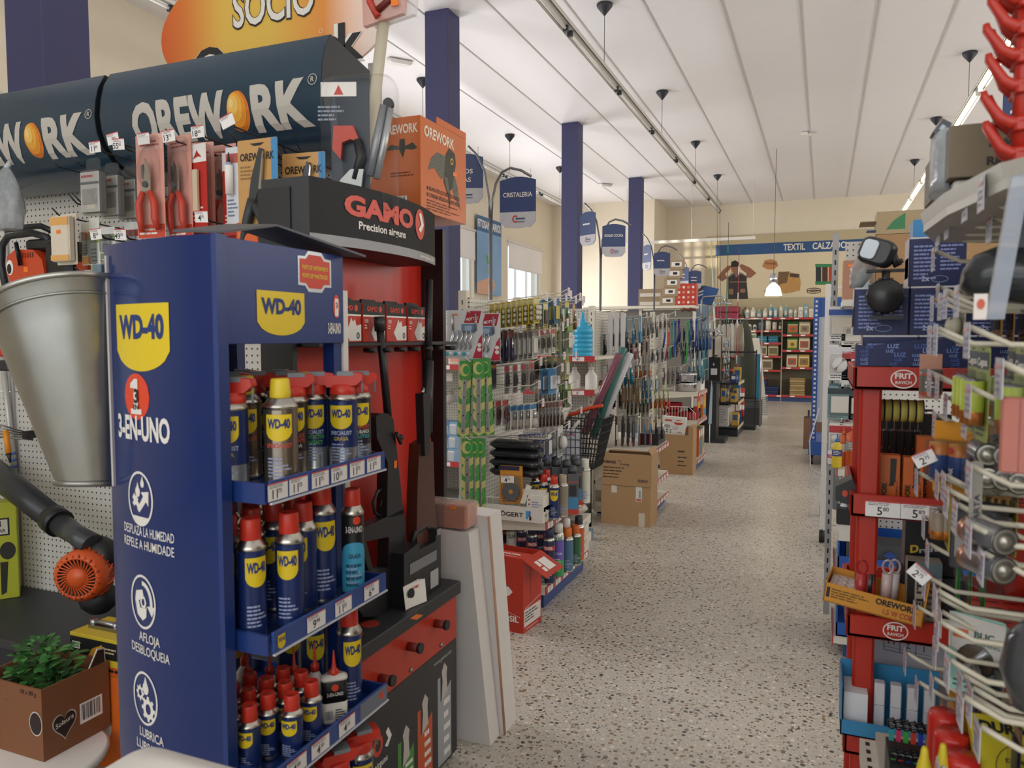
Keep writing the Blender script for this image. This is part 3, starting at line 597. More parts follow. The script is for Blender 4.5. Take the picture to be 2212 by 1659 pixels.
heart(s, .075, .09, .72, C('cfc8bd'), .0008); heart(s, .075, .09, .66, hp, .0012); s.text('Solaura', .075, .092, .016, C('d9d2c8', .6, 0, 0), w=.065, sl=.2, l=.0016)
s = b.pl((0, 0, 0), (-1, 0, 0), (0, 0, 1)); s2 = b.pl((-w, 0, 0), (1, 0, 0), (0, 0, 1)); s2.disc(w-.03, .12, .03, .04, C('cfc8bd')); s2.disc(w-.03, .12, .027, .036, hp, .0013); s2.text('10 x 80 g', w-.06, .21, .014, C('33231c', .6, 0, 0)); part('box_walls', b, t)
b = MB(); s = b.pl((-.0065, 0, 0), (0, 1, 0), (0, 0, 1))
b.prism([(.17, h-.002), (.235, h-.002), (.232, h+.05), (.205, h+.055)], .004, C('cfc8bd'), 'X', (-.005, 0, 0)); b.prism([(.174, h), (.231, h), (.228, h+.046), (.206, h+.05)], .004, hp, 'X', (-.004, 0, 0)); part('flap', b, t, 'black printed flap')
t = thing('seedling_tray', 'bushy green seedlings standing in the brown cardboard box', 'plant', (-2.42, 1.72, .175))
b = MB()
for i in range(4):
    for j in range(3): b.lathe([(.028, 0, C('3a2a20')), (.034, .06, C('3a2a20'))], (-.10+i*.062, -.06+j*.062, 0), 8)
part('pots', b, t)
b = MB(); g = random.Random(3); greens = [C(h, .5, 0, .15) for h in ('2f6b2e', '3f8038', '245424', '559548')]
for i in range(330):
    a = g.uniform(0, 6.28); r = .125*math.sqrt(g.random()); z = g.uniform(.14, .33)-r*.4; c = Vector((r*.95*math.cos(a), r*.7*math.sin(a), z)); d = Vector((math.cos(a+g.uniform(-1, 1)), math.sin(a+g.uniform(-1, 1)), g.uniform(-.1, .9))).normalized(); sd = d.cross(Vector((0, 0, 1))).normalized(); L = g.uniform(.03, .05); n = sd.cross(d)
    k = b; ids = [c, c+d*L*.35+sd*L*.32+n*.004, c+d*L*.75+sd*L*.26, c+d*L-n*.004, c+d*L*.75-sd*L*.26, c+d*L*.35-sd*L*.32+n*.004]; b.poly(ids, greens[i % 4], True)
part('foliage', b, t)
b = MB()
for i in range(24):
    a = g.uniform(0, 6.28); r = .1*math.sqrt(g.random()); b.tube([(r*math.cos(a), r*.8*math.sin(a), .05), (1.1*r*math.cos(a), .9*r*math.sin(a), .2)], .0015, greens[1], 4)
part('stems', b, t)
t = thing('round_stool', 'round white stool under the cardboard plant box', 'stool', (-2.33, 1.62, 0))
b = MB(); b.lathe([(.18, .12, WHT), (.205, .14, WHT), (.21, .155, WHT), (.2, .164, WHT)], (0, 0, 0), 40); part('seat', b, t)
for k in range(3):
    a = 2*math.pi*k/3; b = MB(); b.tube([(.17*math.cos(a), .17*math.sin(a), .125), (.2*math.cos(a), .2*math.sin(a), 0)], .014, C('c9c6c0'), 10); part('leg', b, t)
# white tub in the near corner
p0, p1 = at(205, 1640, Y=.66), at(588, 1640, Y=.66); zt = at(400, 1616, Y=.74).z; w = p1.x-p0.x
t = thing('plastic_tub', 'white plastic tub with lid nearest the camera, before the blue panel', 'tub', ((p0.x+p1.x)/2, .66, 0))
b = MB(); wt = C('e4e0d8', .35, 0, .02); pts = rrect(w*.86, .1, .03, 5)
b.loft([[(x*k-.012, y*k+.02, z) for x, y in pts] for k, z in ((.9, 0), (.97, zt-.05), (.98, zt-.03))], wt); part('body', b, t)
b = MB(); b.loft([[(x*k-.014, y*k+.02, z) for x, y in pts] for k, z in ((1.02, zt-.032), (1.04, zt-.02), (1.02, zt-.006), (.96, zt), (.5, zt+.001))], wt); b.box((w*.38, -.02, zt-.03), (w*.5, .05, zt-.012), wt, .006); part('lid', b, t)
# ================================================================ BLUE SPRAY CAN DISPLAY STAND
BLU = C('0a2660', .16, 0, .03); BLU2 = C('16306c', .35, 0, .04); ST0 = (-1.2, 1.33, 0)
T = thing('spray_display', 'blue four-shelf display stand of spray cans in the left foreground', 'display stand', ST0)
PX0, PX1 = -1.43, -1.057
def pan(u, v, l):
    x = PX0+u; t = max(0, (PX1-x)/(PX1-PX0)); y = 1.11+.075*t**2.4; d = .075*2.4*t**1.4/(PX1-PX0); n = Vector((-d, -1, 0)).normalized()
    return Vector((x, y, v))+n*l
b = MW(ST0); s = Surf(b, pan, .022); s.band(0, PX1-PX0, .04, 1.712, BLU, 0)
b.box((PX1-.004, 1.108, .04), (PX1+.008, 1.135, 1.712), BLU2)
g2 = [[pan(u, z, -.012) for u in [i*.373/16 for i in range(17)]] for z in (.04, 1.712)]; b.loft(g2, BLU2, closed=False)
s.cut = (14, 0); pw = C('ddd9d2', .5, 0, 0)
def pu(u, v): q = at(u, v, Y=1.12); return q.x-PX0, q.z
a, z = pu(303, 655); s.shield(a-.014, z, .19, .136, bold=.05)
def circ(u, v, r): a, z = pu(u, v); return a, z
a, z = pu(290, 858); a -= .01; s.band(a-.047, a+.047, lambda x: z-.047*math.sqrt(max(0, 1-((x-a)/.047)**2)), lambda x: z+.047*math.sqrt(max(0, 1-((x-a)/.047)**2)), C('d8401f', .4, 0, 0), n=24); s.poly([(a-.008, z-.026), (a+.008, z-.026), (a+.008, z+.036), (a-.004, z+.036), (a-.02, z+.026), (a-.02, z+.016), (a-.008, z+.018)], pw, .002); s.rect(a-.02, z-.036, a+.02, z-.025, pw, .002); s.text('3', a+.002, z-.012, .028, INK, bold=.04, l=.0026); s.text('EN', a, z-.026, .01, INK, w=.02, bold=.03, l=.0026)
a, z = pu(305, 952); s.text('3-EN-UNO', a-.012, z, .048, pw, w=.19, bold=.035)
def icon(u, v, kind, l1, l2, dv):
    a, z = pu(u, v); a -= .008; s.ring(a, z, .047, .057, .005, pw)
    if kind == 0:
        s.poly([(a-.03, z-.012), (a-.022, z-.018), (a-.006, z-.002), (a-.014, z+.006)][::-1], pw); s.poly([(a-.03, z+.0), (a-.012, z-.018), (a-.004, z-.026), (a+.004, z-.02), (a-.022, z+.01)], pw)
        s.poly([(a-.012, z-.022), (a-.004, z-.029), (a+.022, z-.004), (a+.03, z-.013), (a+.032, z+.018), (a+.004, z+.014), (a+.012, z+.006)], pw)
        for q, w in ((-.008, .011), (.01, .008)): s.disc(a+q, z+.022+q, w*.8, w, pw); s.poly([(a+q-w*.6, z+.026+q), (a+q+w*.6, z+.026+q), (a+q, z+.03+q+w*1.1)], pw)
        s.band(a-.034, a+.034, lambda x: z-.054*math.sqrt(max(0, 1-((x-a)/.046)**2)), z-.037, pw, n=8)
    elif kind == 1:
        s.poly([(a-.025+.0, z+.02), (a-.0, z+.026), (a+.004, z+.012), (a-.016, z+.0), (a-.01, z-.014), (a+.01, z-.012), (a+.014, z-.006), (a+.012, z-.03), (a-.002, z-.04), (a-.022, z-.03), (a-.03, z-.0)], pw)
        s.ring(a+.002, z+.0, .012, .014, .006, pw, n=6); s.ring(a, z, .036, .044, .009, pw, a0=-.3, a1=1.6); s.poly([(a+.016, z-.006), (a+.044, z-.004), (a+.032, z-.026)], pw)
    else:
        for q, w, r in ((a-.018, z+.008, .012), (a+.012, z-.02, .019)):
            s.ring(q, w, r, r*1.1, r*.5, pw)
            for k in range(8): aa = k*math.pi/4; s.line(q+r*.9*math.cos(aa), w+r*math.sin(aa), q+r*1.3*math.cos(aa), w+r*1.42*math.sin(aa), r*.42, pw)
        s.disc(a+.004, z+.022, .011, .013, pw); s.poly([(a-.005, z+.026), (a+.013, z+.026), (a+.004, z+.048)], pw)
    for i, t in enumerate((l1, l2)):
        q, zz = pu(u+12, v+dv+i*29); s.text(t, q, zz, .019, pw, w=min(.18, .0125*len(t)), bold=.005)
icon(297, 1081, 0, 'DESPLAZA LA HUMEDAD', 'REPELE A HUMIDADE', 82); icon(303, 1306, 1, 'AFLOJA', 'DESBLOQUEIA', 88); icon(307, 1517, 2, 'LUBRICA', 'LUBRIFICA', 88)
part('side_panel', b, T, 'curved blue printed side panel')
# header board facing the aisle
b = MW(ST0); b.box((-1.075, 1.118, 1.505), (-1.06, 1.528, 1.71), BLU2, .002); s = b.pl((-1.06, 0, 0), (0, 1, 0), (0, 0, 1))
def hu(u, v): q = at(u, v, X=-1.06); return q.y, q.z
y, z = hu(607, 630); s.shield(y, z, .152, .092, bold=.05)
y, z = hu(726, 662); s.disc(y, z, .013, .027, C('d8401f', .4, 0, 0)); s.text('1', y, z-.02, .038, pw, w=.014, bold=.06, l=.0016); s.text('3', y, z-.004, .013, INK, l=.0022)
y, z = hu(722, 720); s.text('3-EN-UNO', y, z, .024, pw, w=.05, bold=.03)
y, z = hu(680, 588); s.poly([(y-.06+p*.12, z+q*.045) for p, q in ((0, -.7), (.2, -.72), (.3, -1), (.7, -1), (.8, -.72), (1, -.7), (1, .7), (.8, .72), (.7, 1), (.3, 1), (.2, .72), (0, .7))], C('b9bcc0', .3, .6, 0))
s.poly([(y-.054+p*.108, z+q*.037) for p, q in ((0, -.7), (.2, -.72), (.3, -1), (.7, -1), (.8, -.72), (1, -.7), (1, .7), (.8, .72), (.7, 1), (.3, 1), (.2, .72), (0, .7))], C('c23a22', .4, 0, 0), .0012)
for k, tt in ((.004, 'PUNTO DE MANTENIMIENTO'), (-.014, 'PONTO DE MANUTENÇÃO')): s.text(tt, y, z+k, .009, C('e3c548', .5, 0, 0), w=.092, bold=.02, l=.0018)
part('header_board', b, T)
b = MW(ST0); b.box((-1.39, 1.2, 1.69), (-1.08, 1.53, 1.70), BLU2); part('top_panel', b, T)
for y in (1.2, 1.5):
    b = MW(ST0); b.box((-1.39, y, .03), (-1.36, y+.028, 1.69), BLU2); part('rear_post', b, T)
b = MW(ST0); b.box((-1.10, 1.5, .03), (-1.07, 1.53, 1.51), BLU2); part('front_post', b, T)
b = MW(ST0); b.box((-1.085, 1.532, .3), (-1.065, 1.552, 1.63), C('d5d2cc', .5)); part('edge_strip', b, T, 'white edge strip')
b = MW(ST0); b.box((-1.41, 1.53, .5), (-1.40, 1.56, .5), BLU2); b.box((-1.405, 1.165, 1.2), (-1.4, 1.5, 1.69), C('b9b4b4', .6)); part('back_panel', b, T, 'pale back panel')
SHZ = (1.213, .917, .643, .365)
TAGS = (((600, '11.75'), (645, '11.75'), (692, '11.75'), (733, '10.25'), (772, '11.75'), (808, '11.75')), ((683, '9.98'), (742, '11.25'), (803, '6.95')), ((640, '4.00'), (692, '4.20'), (750, '4.25')), ((660, ''), (750, '')))
for k, z in enumerate(SHZ):
    b = MW(ST0); b.box((-1.38, 1.19, z-.012), (-.975, 1.555, z), BLU2); b.box((-1.06, 1.14, z-.012), (-.975, 1.148, z+.028), BLU2); b.box((-1.39, 1.548, z), (-.975, 1.555, z+.03), BLU2); sh = part('shelf', b, T)
    b = MW(ST0); b.box((-.975, 1.15, z-.012), (-.969, 1.558, z+.032), C('2f4a8c', .25), .001); b.box((-.972, 1.15, z-.014), (-.966, 1.56, z-.01), C('c9ccd0', .2))
    st = b.pl((-.969, 0, 0), (0, 1, 0), (0, 0, 1))
    if k == 1: st.shield(1.172, z+.022, .022, .028, bold=.02)
    if k == 2: st.rect(1.44, z-.01, 1.555, z+.03, C('6f7683', .4), .0005); st.disc(1.53, z+.012, .008, .009, C('d8401f', .4, 0, 0))
    part('price_rail', b, sh)
    for n, (u, p) in enumerate(TAGS[k]):
        y = at(u, 1050, X=-.968).y if k == 0 else at(u, 1320, X=-.968).y if k == 1 else at(u, 1600, X=-.968).y
        b = MW(ST0); price(b, (-.9675, y, z+.01), p, .062 if k else .058, .034, (0, 1, 0), (0, 0, 1), n+k*7)
        part('price_label', b, sh)
b = MW(ST0); b.box((-1.38, 1.18, 0), (-1.0, 1.54, .05), BLU2, .004); part('plinth', b, T)
b = MW((-1.08, 1.3, 1.715)); P1, P2, A = at(599, 489, X=-1.12), at(790, 556, X=-1.0), at(488, 503, X=-1.10); gr = C('54565a', .5, 0, .1)
D = Vector((-.16, .02, .012)); h = Vector((0, 0, .005))
for p, q in ((A, P1), (P1, P2)): b.loft([[p, p+D, p+D+h, p+h], [q, q+D, q+D+h, q+h]], gr, sm=False)
solo('folded_board', b, 'dark grey folded board lying on top of the blue display', 'board', (-1.08, 1.3, 1.715))
# ---------------------------------------------------------------- spray cans
SIL = chrome('b9b6ae', .28); NV = C('16295c', .28, 0, .02); RCAP = C('c2301f', .38, 0, .03); YCAP = C('d8bf2a', .4, 0, .03)
def can_mesh(r, h, body, band=None, lab=True, text=None, low=None, foot=SIL):
    """h: height of the body without the cap"""
    b = MB(); b.lathe([(r*.96, 0, foot), (r*1.03, .004, foot), (r*1.03, .008, foot), (r, .010, body if not low else low), (r, h*.30, body), (r, h*.86, body), (r, h*.88, foot), (r*1.04, h*.885, foot), (r*1.04, h*.905, foot), (r*.93, h*.93, foot), (r*.75, h*.975, foot), (r*.6, h, foot)], (0, 0, 0), 20)
    s = b.cy((0, 0, 0), r); s.cut = (8, 0)
    if lab: s.shield(0, h*.82, r*1.55, h*.29, bold=.05)
    if text:
        for i, (t, c, z) in enumerate(text): s.text(t, 0, h*z, h*.045, C(c, .5, 0, 0), w=min(r*1.5, r*.16*len(t)+.006), bold=.02)
    s.lines(-r*.7, h*.13, r*.7, h*.36, 6, C('9aa4c4', .6, 0, 0), 3); return b
def cap_mesh(kind, r, h, m):
    b = MB()
    if kind == 'round': b.lathe([(r*.70, h*.945, m), (r*.74, h*.955, m), (r*.70, h+r*1.2, m), (r*.64, h+r*1.32, m), (r*.55, h+r*1.33, m), (r*.52, h+r*1.27, m), (0, h+r*1.27, m)], (0, 0, 0), 20)
    elif kind == 'tall': b.lathe([(r*.62, h*.95, m), (r*.62, h+r*.2, m), (r*.56, h+r*1.0, m), (r*.50, h+r*1.1, m), (0, h+r*1.1, m)], (0, 0, 0), 20)
    else:
        b.lathe([(r*.85, h*.94, m), (r*.9, h*.96, m), (r*.86, h+r*.35, m), (r*.7, h+r*.4, m)], (0, 0, 0), 20)
        pr = [(-1.25, .55), (-1.0, .2), (0, .25), (1.0, .35), (1.45, .75), (1.35, 1.15), (.6, 1.25), (-.2, 1.05), (-1.0, 1.0)]
        b.prism([(p*r, h+q*r) for p, q in pr], r*1.1, m, 'Y', (0, -r*.55, 0)); b.box((-r*.3, -r*.57, h+r*1.0), (r*.8, r*.57, h+r*1.28), C('7c8186', .4)); b.tube([(r*1.3, 0, h+r*.9), (r*1.35, 0, h-.01)], .0025, C('7c8186', .4), 6)
    return b
def spray(label, loc, rot, r=.033, h=.2, body=NV, cap=('round', RCAP), group=None, name='spray_can', **k):
    t = thing(name, label, 'spray can', loc, rot, group); part('can_body', can_mesh(r, h, body, **k), t); part('can_cap', cap_mesh(cap[0], r, h, cap[1]), t); return t
STRAW = ('straw', RCAP); GRN = '58b04a'
protos = {}
KIND = {'yel': dict(r=.034, h=.185, body=C('8d8175', .22, .85, .1), cap=('tall', YCAP), text=[('SPECIALIST', 'c9503a', .46)]),
  'red': dict(r=.033, h=.185, body=C('2a2726', .3, 0, .04), cap=STRAW, low=C('7d7468', .25, .8), text=[('SPECIALIST', 'c9503a', .47), ('PENETRANTE', 'c9503a', .41), ('RAPIDA', 'd5cfc5', .35)]),
  'grn': dict(r=.0325, h=.185, body=NV, cap=STRAW, low=C('9aa0a4', .25, .7), text=[('SPECIALIST', 'aab4cc', .47), ('CONTACTOS', GRN, .41), ('CONTACT', GRN, .34)]),
  'blu': dict(r=.033, h=.185, body=NV, cap=STRAW, low=C('8f959c', .25, .7), text=[('SPECIALIST', 'aab4cc', .46), ('GRASA', 'c3a64a', .39)]),
  'tea': dict(r=.0315, h=.185, body=C('202228', .3), cap=STRAW, low=C('7c8288', .25, .7), text=[('SPECIALIST', 'c9503a', .5), ('GRASA BLANCA', 'd8d4cc', .44), ('DE LITIO', '3aa0a8', .38)])}
DESC = {'yel': 'metallic brown can with yellow cap', 'red': 'black can with red flip cap, red print', 'grn': 'navy can with red flip cap, green print', 'blu': 'navy can with red flip cap, gold print', 'tea': 'black can with red flip cap, teal print'}
def put(kind, x, y, rot, where):
    lb = f'{DESC[kind]}, {where}'
    if kind in protos: return dup(protos[kind], (x, y, SHZ[0]), rot, lb, 'large cans on the top display shelf')
    protos[kind] = spray(lb, (x, y, SHZ[0]), rot, group='large cans on the top display shelf', **KIND[kind])
ws = ['front row', 'second row', 'third row', 'fourth row', 'fifth row']
GRID = [(0, -1.02, [(1.245, 'yel'), (1.462, 'blu'), (1.535-.015, 'tea')]), (1, -1.085, [(1.175, 'blu'), (1.365, 'red'), (1.44, 'grn')]), (2, -1.16, [(1.19, 'tea'), (1.30, 'yel'), (1.425, 'blu'), (1.50, 'yel')]), (3, -1.24, [(1.19, 'red'), (1.265, 'blu'), (1.34, 'red'), (1.42, 'tea'), (1.50, 'grn')]), (4, -1.32, [(1.2, 'yel'), (1.28, 'red'), (1.37, 'blu'), (1.46, 'red')])]
for n, (w, x, it) in enumerate(GRID):
    for i, (y, k) in enumerate(it): put(k, x, y, rnd.uniform(.35, 1.0), f'{ORD[i]} in {ws[n]} of top shelf')
# second shelf: navy cans with round red caps
Z1 = SHZ[1]; first = None; G1 = 'navy red-capped cans on the second display shelf'
def navy(label, x, y, z, rot, group, s=1.):
    global first
    if not first: first = spray(label, (x, y, z), rot, .0285, .205, NV, group=group); return first
    o = dup(first, (x, y, z), rot, label, group); o.scale = (s, s, s); return o
for n, (x, ys) in enumerate(((-1.012, (1.255, 1.48)), (-1.05, (1.185, 1.35, 1.415)), (-1.115, (1.19, 1.26, 1.33, 1.40, 1.475)), (-1.185, (1.19, 1.262, 1.335, 1.405, 1.48)), (-1.26, (1.2, 1.275, 1.35, 1.43)))):
    for i, y in enumerate(ys):
        if n == 0 and i == 1: continue
        navy(f'navy can with round red cap, {ORD[i]} in {ws[n]} of second display shelf', x, y, Z1, rnd.uniform(.1, 1.1), G1, 1.12 if (n in (1,) and i == 2) else 1.)
t = thing('spray_can', 'slim black and sky blue grease can at far end of second shelf', 'spray can', (-1.012, 1.482, Z1), .75)
b = can_mesh(.026, .215, C('1b1c20', .3), lab=False); s = b.cy((0, 0, 0), .026); s.cut = (6, 0); s.rect(-.035, .01, .035, .105, C('3f9cc0', .4)); s.disc(0, .105, .03, .022, C('3f9cc0', .4)); s.text('3-EN-UNO', 0, .15, .014, WHT, w=.04); s.disc(.006, .178, .009, .01, C('d8401f', .4, 0, 0)); s.text('GRASA', 0, .09, .01, INK, w=.028, l=.002); s.lines(-.02, .02, .02, .08, 4, C('17506a', .6, 0, 0), 4, .0016)
part('can_body', b, t); part('can_cap', cap_mesh('round', .026, .215, RCAP), t)
# third shelf: short cans, oiler bottles, tall cans behind
Z2 = SHZ[2]; sm1 = None; k = 0; G2 = 'short red-capped cans on the third display shelf'
for n, (x, ys) in enumerate(((-1.005, (1.185, 1.245, 1.31)), (-1.055, (1.175, 1.23, 1.285, 1.34)), (-1.105, (1.175, 1.23, 1.285, 1.34)), (-1.155, (1.18, 1.235, 1.29)), (-1.205, (1.18, 1.24)), (-1.26, (1.19, 1.25, 1.31)))):
    for i, y in enumerate(ys):
        if n == 0 and i == 0: continue
        lb = f'short navy can with red cap, {ORD[i]} in {ORD[n]} row of third display shelf'
        if not sm1: sm1 = spray(lb, (x, y, Z2), .3, .0222, .108, NV, group=G2)
        else: dup(sm1, (x, y, Z2), rnd.uniform(-.3, 1.2), lb, G2)
t = thing('oil_can', 'flat black and white oil can with red nozzle at front of third shelf', 'oil can', (-1.015, 1.405, Z2), .75)
b = MB(); b.loft([[(x, y, z) for x, y in rrect(w, d, .012, 4)] for w, d, z in ((.055, .03, 0), (.058, .034, .004), (.058, .034, .05))], C('d8d4cc', .35)); b.loft([[(x, y, z) for x, y in rrect(w, d, .012, 4)] for w, d, z in ((.0582, .0342, .05), (.058, .034, .098), (.052, .03, .103))], C('1b1b1e', .35)); b.loft([[(x, y, z) for x, y in rrect(w, d, .012, 4)] for w, d, z in ((.06, .036, .1), (.06, .036, .105), (.04, .02, .112))], C('d8d4cc', .35))
s = b.pl((0, -.0171, 0), (1, 0, 0), (0, 0, 1)); s.disc(.0, .085, .008, .008, C('d8401f', .4, 0, 0)); s.text('3-EN-UNO', 0, .066, .008, WHT, w=.036); s.bars(-.024, .008, -.004, .035); s.lines(.0, .008, .024, .036, 5, INK, 3); part('can_body', b, t)
b = MB(); b.lathe([(.012, .108, RCAP), (.012, .118, RCAP), (.006, .124, RCAP), (.004, .135, RCAP), (.0015, .165, RCAP), (0, .166, RCAP)], (0, 0, 0), 12); part('nozzle', b, t, 'red pointed nozzle')
o1 = None
for i, (x, y) in enumerate(((-1.075, 1.415), (-1.11, 1.385), (-1.16, 1.36), (-1.2, 1.335), (-1.25, 1.38))):
    lb = f'white oil bottle with red pointed nozzle, {ORD[i]} from the front on third shelf'
    if not o1:
        o1 = thing('oil_bottle', lb, 'oil bottle', (x, y, Z2), 0, 'oil bottles on the third display shelf'); b = MB(); b.lathe([(.018, 0, WHT), (.019, .005, WHT), (.019, .085, WHT), (.010, .10, WHT), (.008, .105, WHT)], (0, 0, 0), 14); s = b.cy((0, 0, 0), .019); s.rect(-.022, .015, .022, .075, C('cdd3da')); s.lines(-.018, .02, .018, .07, 6, C('8a6a68', .6, 0, 0), 2, .0014); part('bottle_body', b, o1)
        b = MB(); b.lathe([(.010, .103, RCAP), (.010, .118, RCAP), (.004, .124, RCAP), (.0012, .17, RCAP), (0, .171, RCAP)], (0, 0, 0), 12); part('nozzle', b, o1)
    else: dup(o1, (x, y, Z2), .5, lb)
for i, (x, y, sc) in enumerate(((-1.02, 1.475, 1.), (-1.12, 1.47, 1.), (-1.2, 1.48, 1.), (-1.3, 1.41, 1.))):
    navy(f'tall navy can with red cap at far end of third shelf, {ORD[i]} from the front', x, y, Z2, .9, 'tall cans on the third display shelf', sc)
for i, (x, y, sc, kd) in enumerate(((-1.0, 1.48, 1., 'blu'), (-1.0, 1.39, 1., 'red'), (-1.08, 1.45, 1., 'tea'), (-1.1, 1.34, 1., 'blu'), (-1.02, 1.29, 1., 'red'))):
    o = dup(protos[kd], (x, y, SHZ[3]), .9, f'{DESC[kd]}, {ORD[i]} on bottom display shelf', 'cans on the bottom display shelf')
# ================================================================ AIRGUN STAND
GA0 = (-1.42, 2.1, 0); T = thing('airgun_stand', 'red and black airgun display stand behind the blue spray display', 'display stand', GA0)
GR = C('c12a1e', .35, 0, .04); CH = C('2b2c2f', .5, 0, .05); GB = C('1a1a1d', .4)
b = MW(GA0); b.box((-1.66, 1.72, .02), (-1.2, 2.40, .60), GB, .004)
s = b.pl((-1.2, 0, 0), (0, 1, 0), (0, 0, 1)); s.rect(1.725, .44, 2.395, .598, C('b2331f', .35), .001)
s.rect(1.725, .03, 2.395, .438, C('26272a', .4), .001)
def gu(u, v): q = at(u, v, X=-1.2); return q.y, q.z
y, z = gu(835, 1600); s.text('GAMO', 1.80, .275, .06, C('c8402c', .4, 0, 0), w=.2, bold=.04, al='C'); s.disc(1.925, .305, .035, .045, C('c8402c', .4, 0, 0)); s.poly([(1.91, .285), (1.93, .30), (1.915, .325), (1.93, .335), (1.95, .30), (1.925, .275)], WHT, .0016); s.text('Precision airguns', 1.84, .235, .02, WHT, w=.17)
for k, (c, yy, zz) in enumerate((('4a8a3f', 1.985, .19), ('c0532c', 2.11, .235), ('9aa0a4', 2.25, .285))):
    s.poly([(yy, .03), (yy+.1, .03), (yy+.1, zz+.02), (yy+.02, zz-.03), (yy+.02, zz+.06), (yy, zz+.06)], C(c, .5, 0, 0), .0013); s.lines(yy+.045, .04, yy+.095, zz-.02, 5, WHT, k+4, .0016)
    s.poly([(yy+.028, zz-.03), (yy+.072, zz-.01), (yy+.066, zz+.05), (yy+.072, zz+.075), (yy+.05, zz+.10), (yy+.03, zz+.075), (yy+.036, zz+.04)], C('b9b4ac', .4, 0, 0), .0016)
s.text('www.gamo.com', 2.29, .40, .014, C('a9a6a0', .5, 0, 0), w=.13); part('base_cabinet', b, T)
b = MW(GA0); b.box((-1.67, 1.71, .60), (-1.185, 2.41, .645), CH, .006)
for yy in (1.84, 1.93): b.lathe([(.03, .6455, C('8f2a1e')), (.03, .6465, C('8f2a1e'))], (-1.26, yy, 0), 14)
part('counter_top', b, T, 'dark grey counter top')
for u, v in ((905, 1400), (962, 1350), (845, 1470)):
    q = at(u, v, X=-1.16); b = MW(GA0); b.tube([(-1.2, q.y, q.z), (-1.16, q.y, q.z)], .014, C('7a2219'), 12); b.tube([(-1.16, q.y, q.z), (-1.15, q.y, q.z)], .017, GB, 12); part('peg', b, T)
for u, v in ((887, 1447), (952, 1393)):
    q = at(u, v, X=-1.2); b = MW(GA0); b.lathe([(.008, -1.2, STEEL), (.008, -1.195, STEEL), (.003, -1.193, STEEL)], (0, q.y, q.z), 12, 'X'); part('screw', b, T)
b = MW(GA0); b.box((-1.47, 1.74, .645), (-1.455, 2.62, 1.93), GR); part('back_panel', b, T, 'red back panel')
b = MW(GA0); b.box((-1.47, 2.615, .3), (-1.36, 2.64, 1.93), GB); part('side_post', b, T, 'black side post')
b = MW(GA0); b.box((-1.47, 1.715, .645), (-1.36, 1.735, 1.93), GB); part('side_post', b, T, 'black side post')
b = MW(GA0); b.box((-1.455, 1.74, 1.49), (-1.29, 2.6, 1.502), GB, .003)
for k in range(7): b.tube([(-1.3, 1.98+.09*k, 1.478), (-1.26, 1.98+.09*k, 1.478)], .008, GB, 8)
part('pellet_shelf', b, T, 'black shelf with gun slots')
# bulged header
def gh(u, v, l):
    y = 1.72+u; t = (y-2.08)/.36; x = -1.30+.06*(1-t*t); return Vector((x+l, y, v))
b = MW(GA0); s = Surf(b, gh, .045); s.band(0, .72, 1.80, 1.955, CH, 0, 18); s.band(0, .72, 1.775, 1.803, C('8b8d90', .4), .0005, 18)
b.loft([[gh(.72*i/18, z, 0) for i in range(19)]+[Vector((-1.46, 2.44, z)), Vector((-1.46, 1.72, z))] for z in (1.775, 1.955)], CH, sm=False)
s.cut = (14, 0); s.text('GAMO', .29, 1.87, .055, C('c8402c', .4, 0, 0), w=.35, bold=.05, l=.002); s.disc(.525, 1.892, .042, .05, C('c8402c', .4, 0, 0), .002); s.poly([(.505, 1.872), (.53, 1.892), (.51, 1.924), (.53, 1.93), (.555, 1.892), (.525, 1.864)], WHT, .004)
s.text('Precision airguns', .29, 1.832, .022, WHT, w=.24, bold=.02, l=.002); s.text('www.gamo.com', .60, 1.783, .014, WHT, w=.16, l=.002); part('header_board', b, T)
# pellet boxes
def pellet(lb, loc, rot):
    t = thing('pellet_box', lb, 'box', loc, rot); b = MB(); b.box((-.063, 0, 0), (.063, .06, .122), C('b8311f', .4), .001); s = b.pl((0, 0, 0), (1, 0, 0), (0, 0, 1)); s.rect(-.063, .085, .063, .122, INK, .0004); s.rect(-.063, .08, .063, .085, WHT, .0006)
    s.text('GAMO', -.012, .097, .015, C('d0402c', .5, 0, 0), w=.06, bold=.03); s.disc(.036, .104, .009, .01, C('d0402c', .5, 0, 0)); s.poly([(-.02, .03), (.0, .055), (.01, .075), (.018, .062), (.03, .07), (.036, .05), (.063, .055), (.063, .004), (.0, .004)], C('dcd8d2', .5, 0, 0)); s.ring(.045, .02, .008, .01, .004, INK, .0014); s.text('100', -.045, .06, .012, WHT, w=.02); s.lines(-.055, .04, -.035, .056, 2, WHT, 3); part('carton', b, t)
    b = MB(); b.box((-.04, .02, .122), (.04, .028, .135), INK); part('hang_tab', b, t); return t
row(pellet, [((-1.33, 1.945+.138*k, 1.503), R90) for k in range(4)], 'red and black pellet box in front row on gun shelf', 'pellet boxes on the gun shelf', 'from the blue stand')
pb = [o for o in bpy.data.objects if o.name == 'pellet_box'][0]
for k in range(4): dup(pb, (-1.393, 1.955+.138*k, 1.503), R90, f'red and black pellet box in back row on gun shelf, {ORD[k]} from the blue stand')
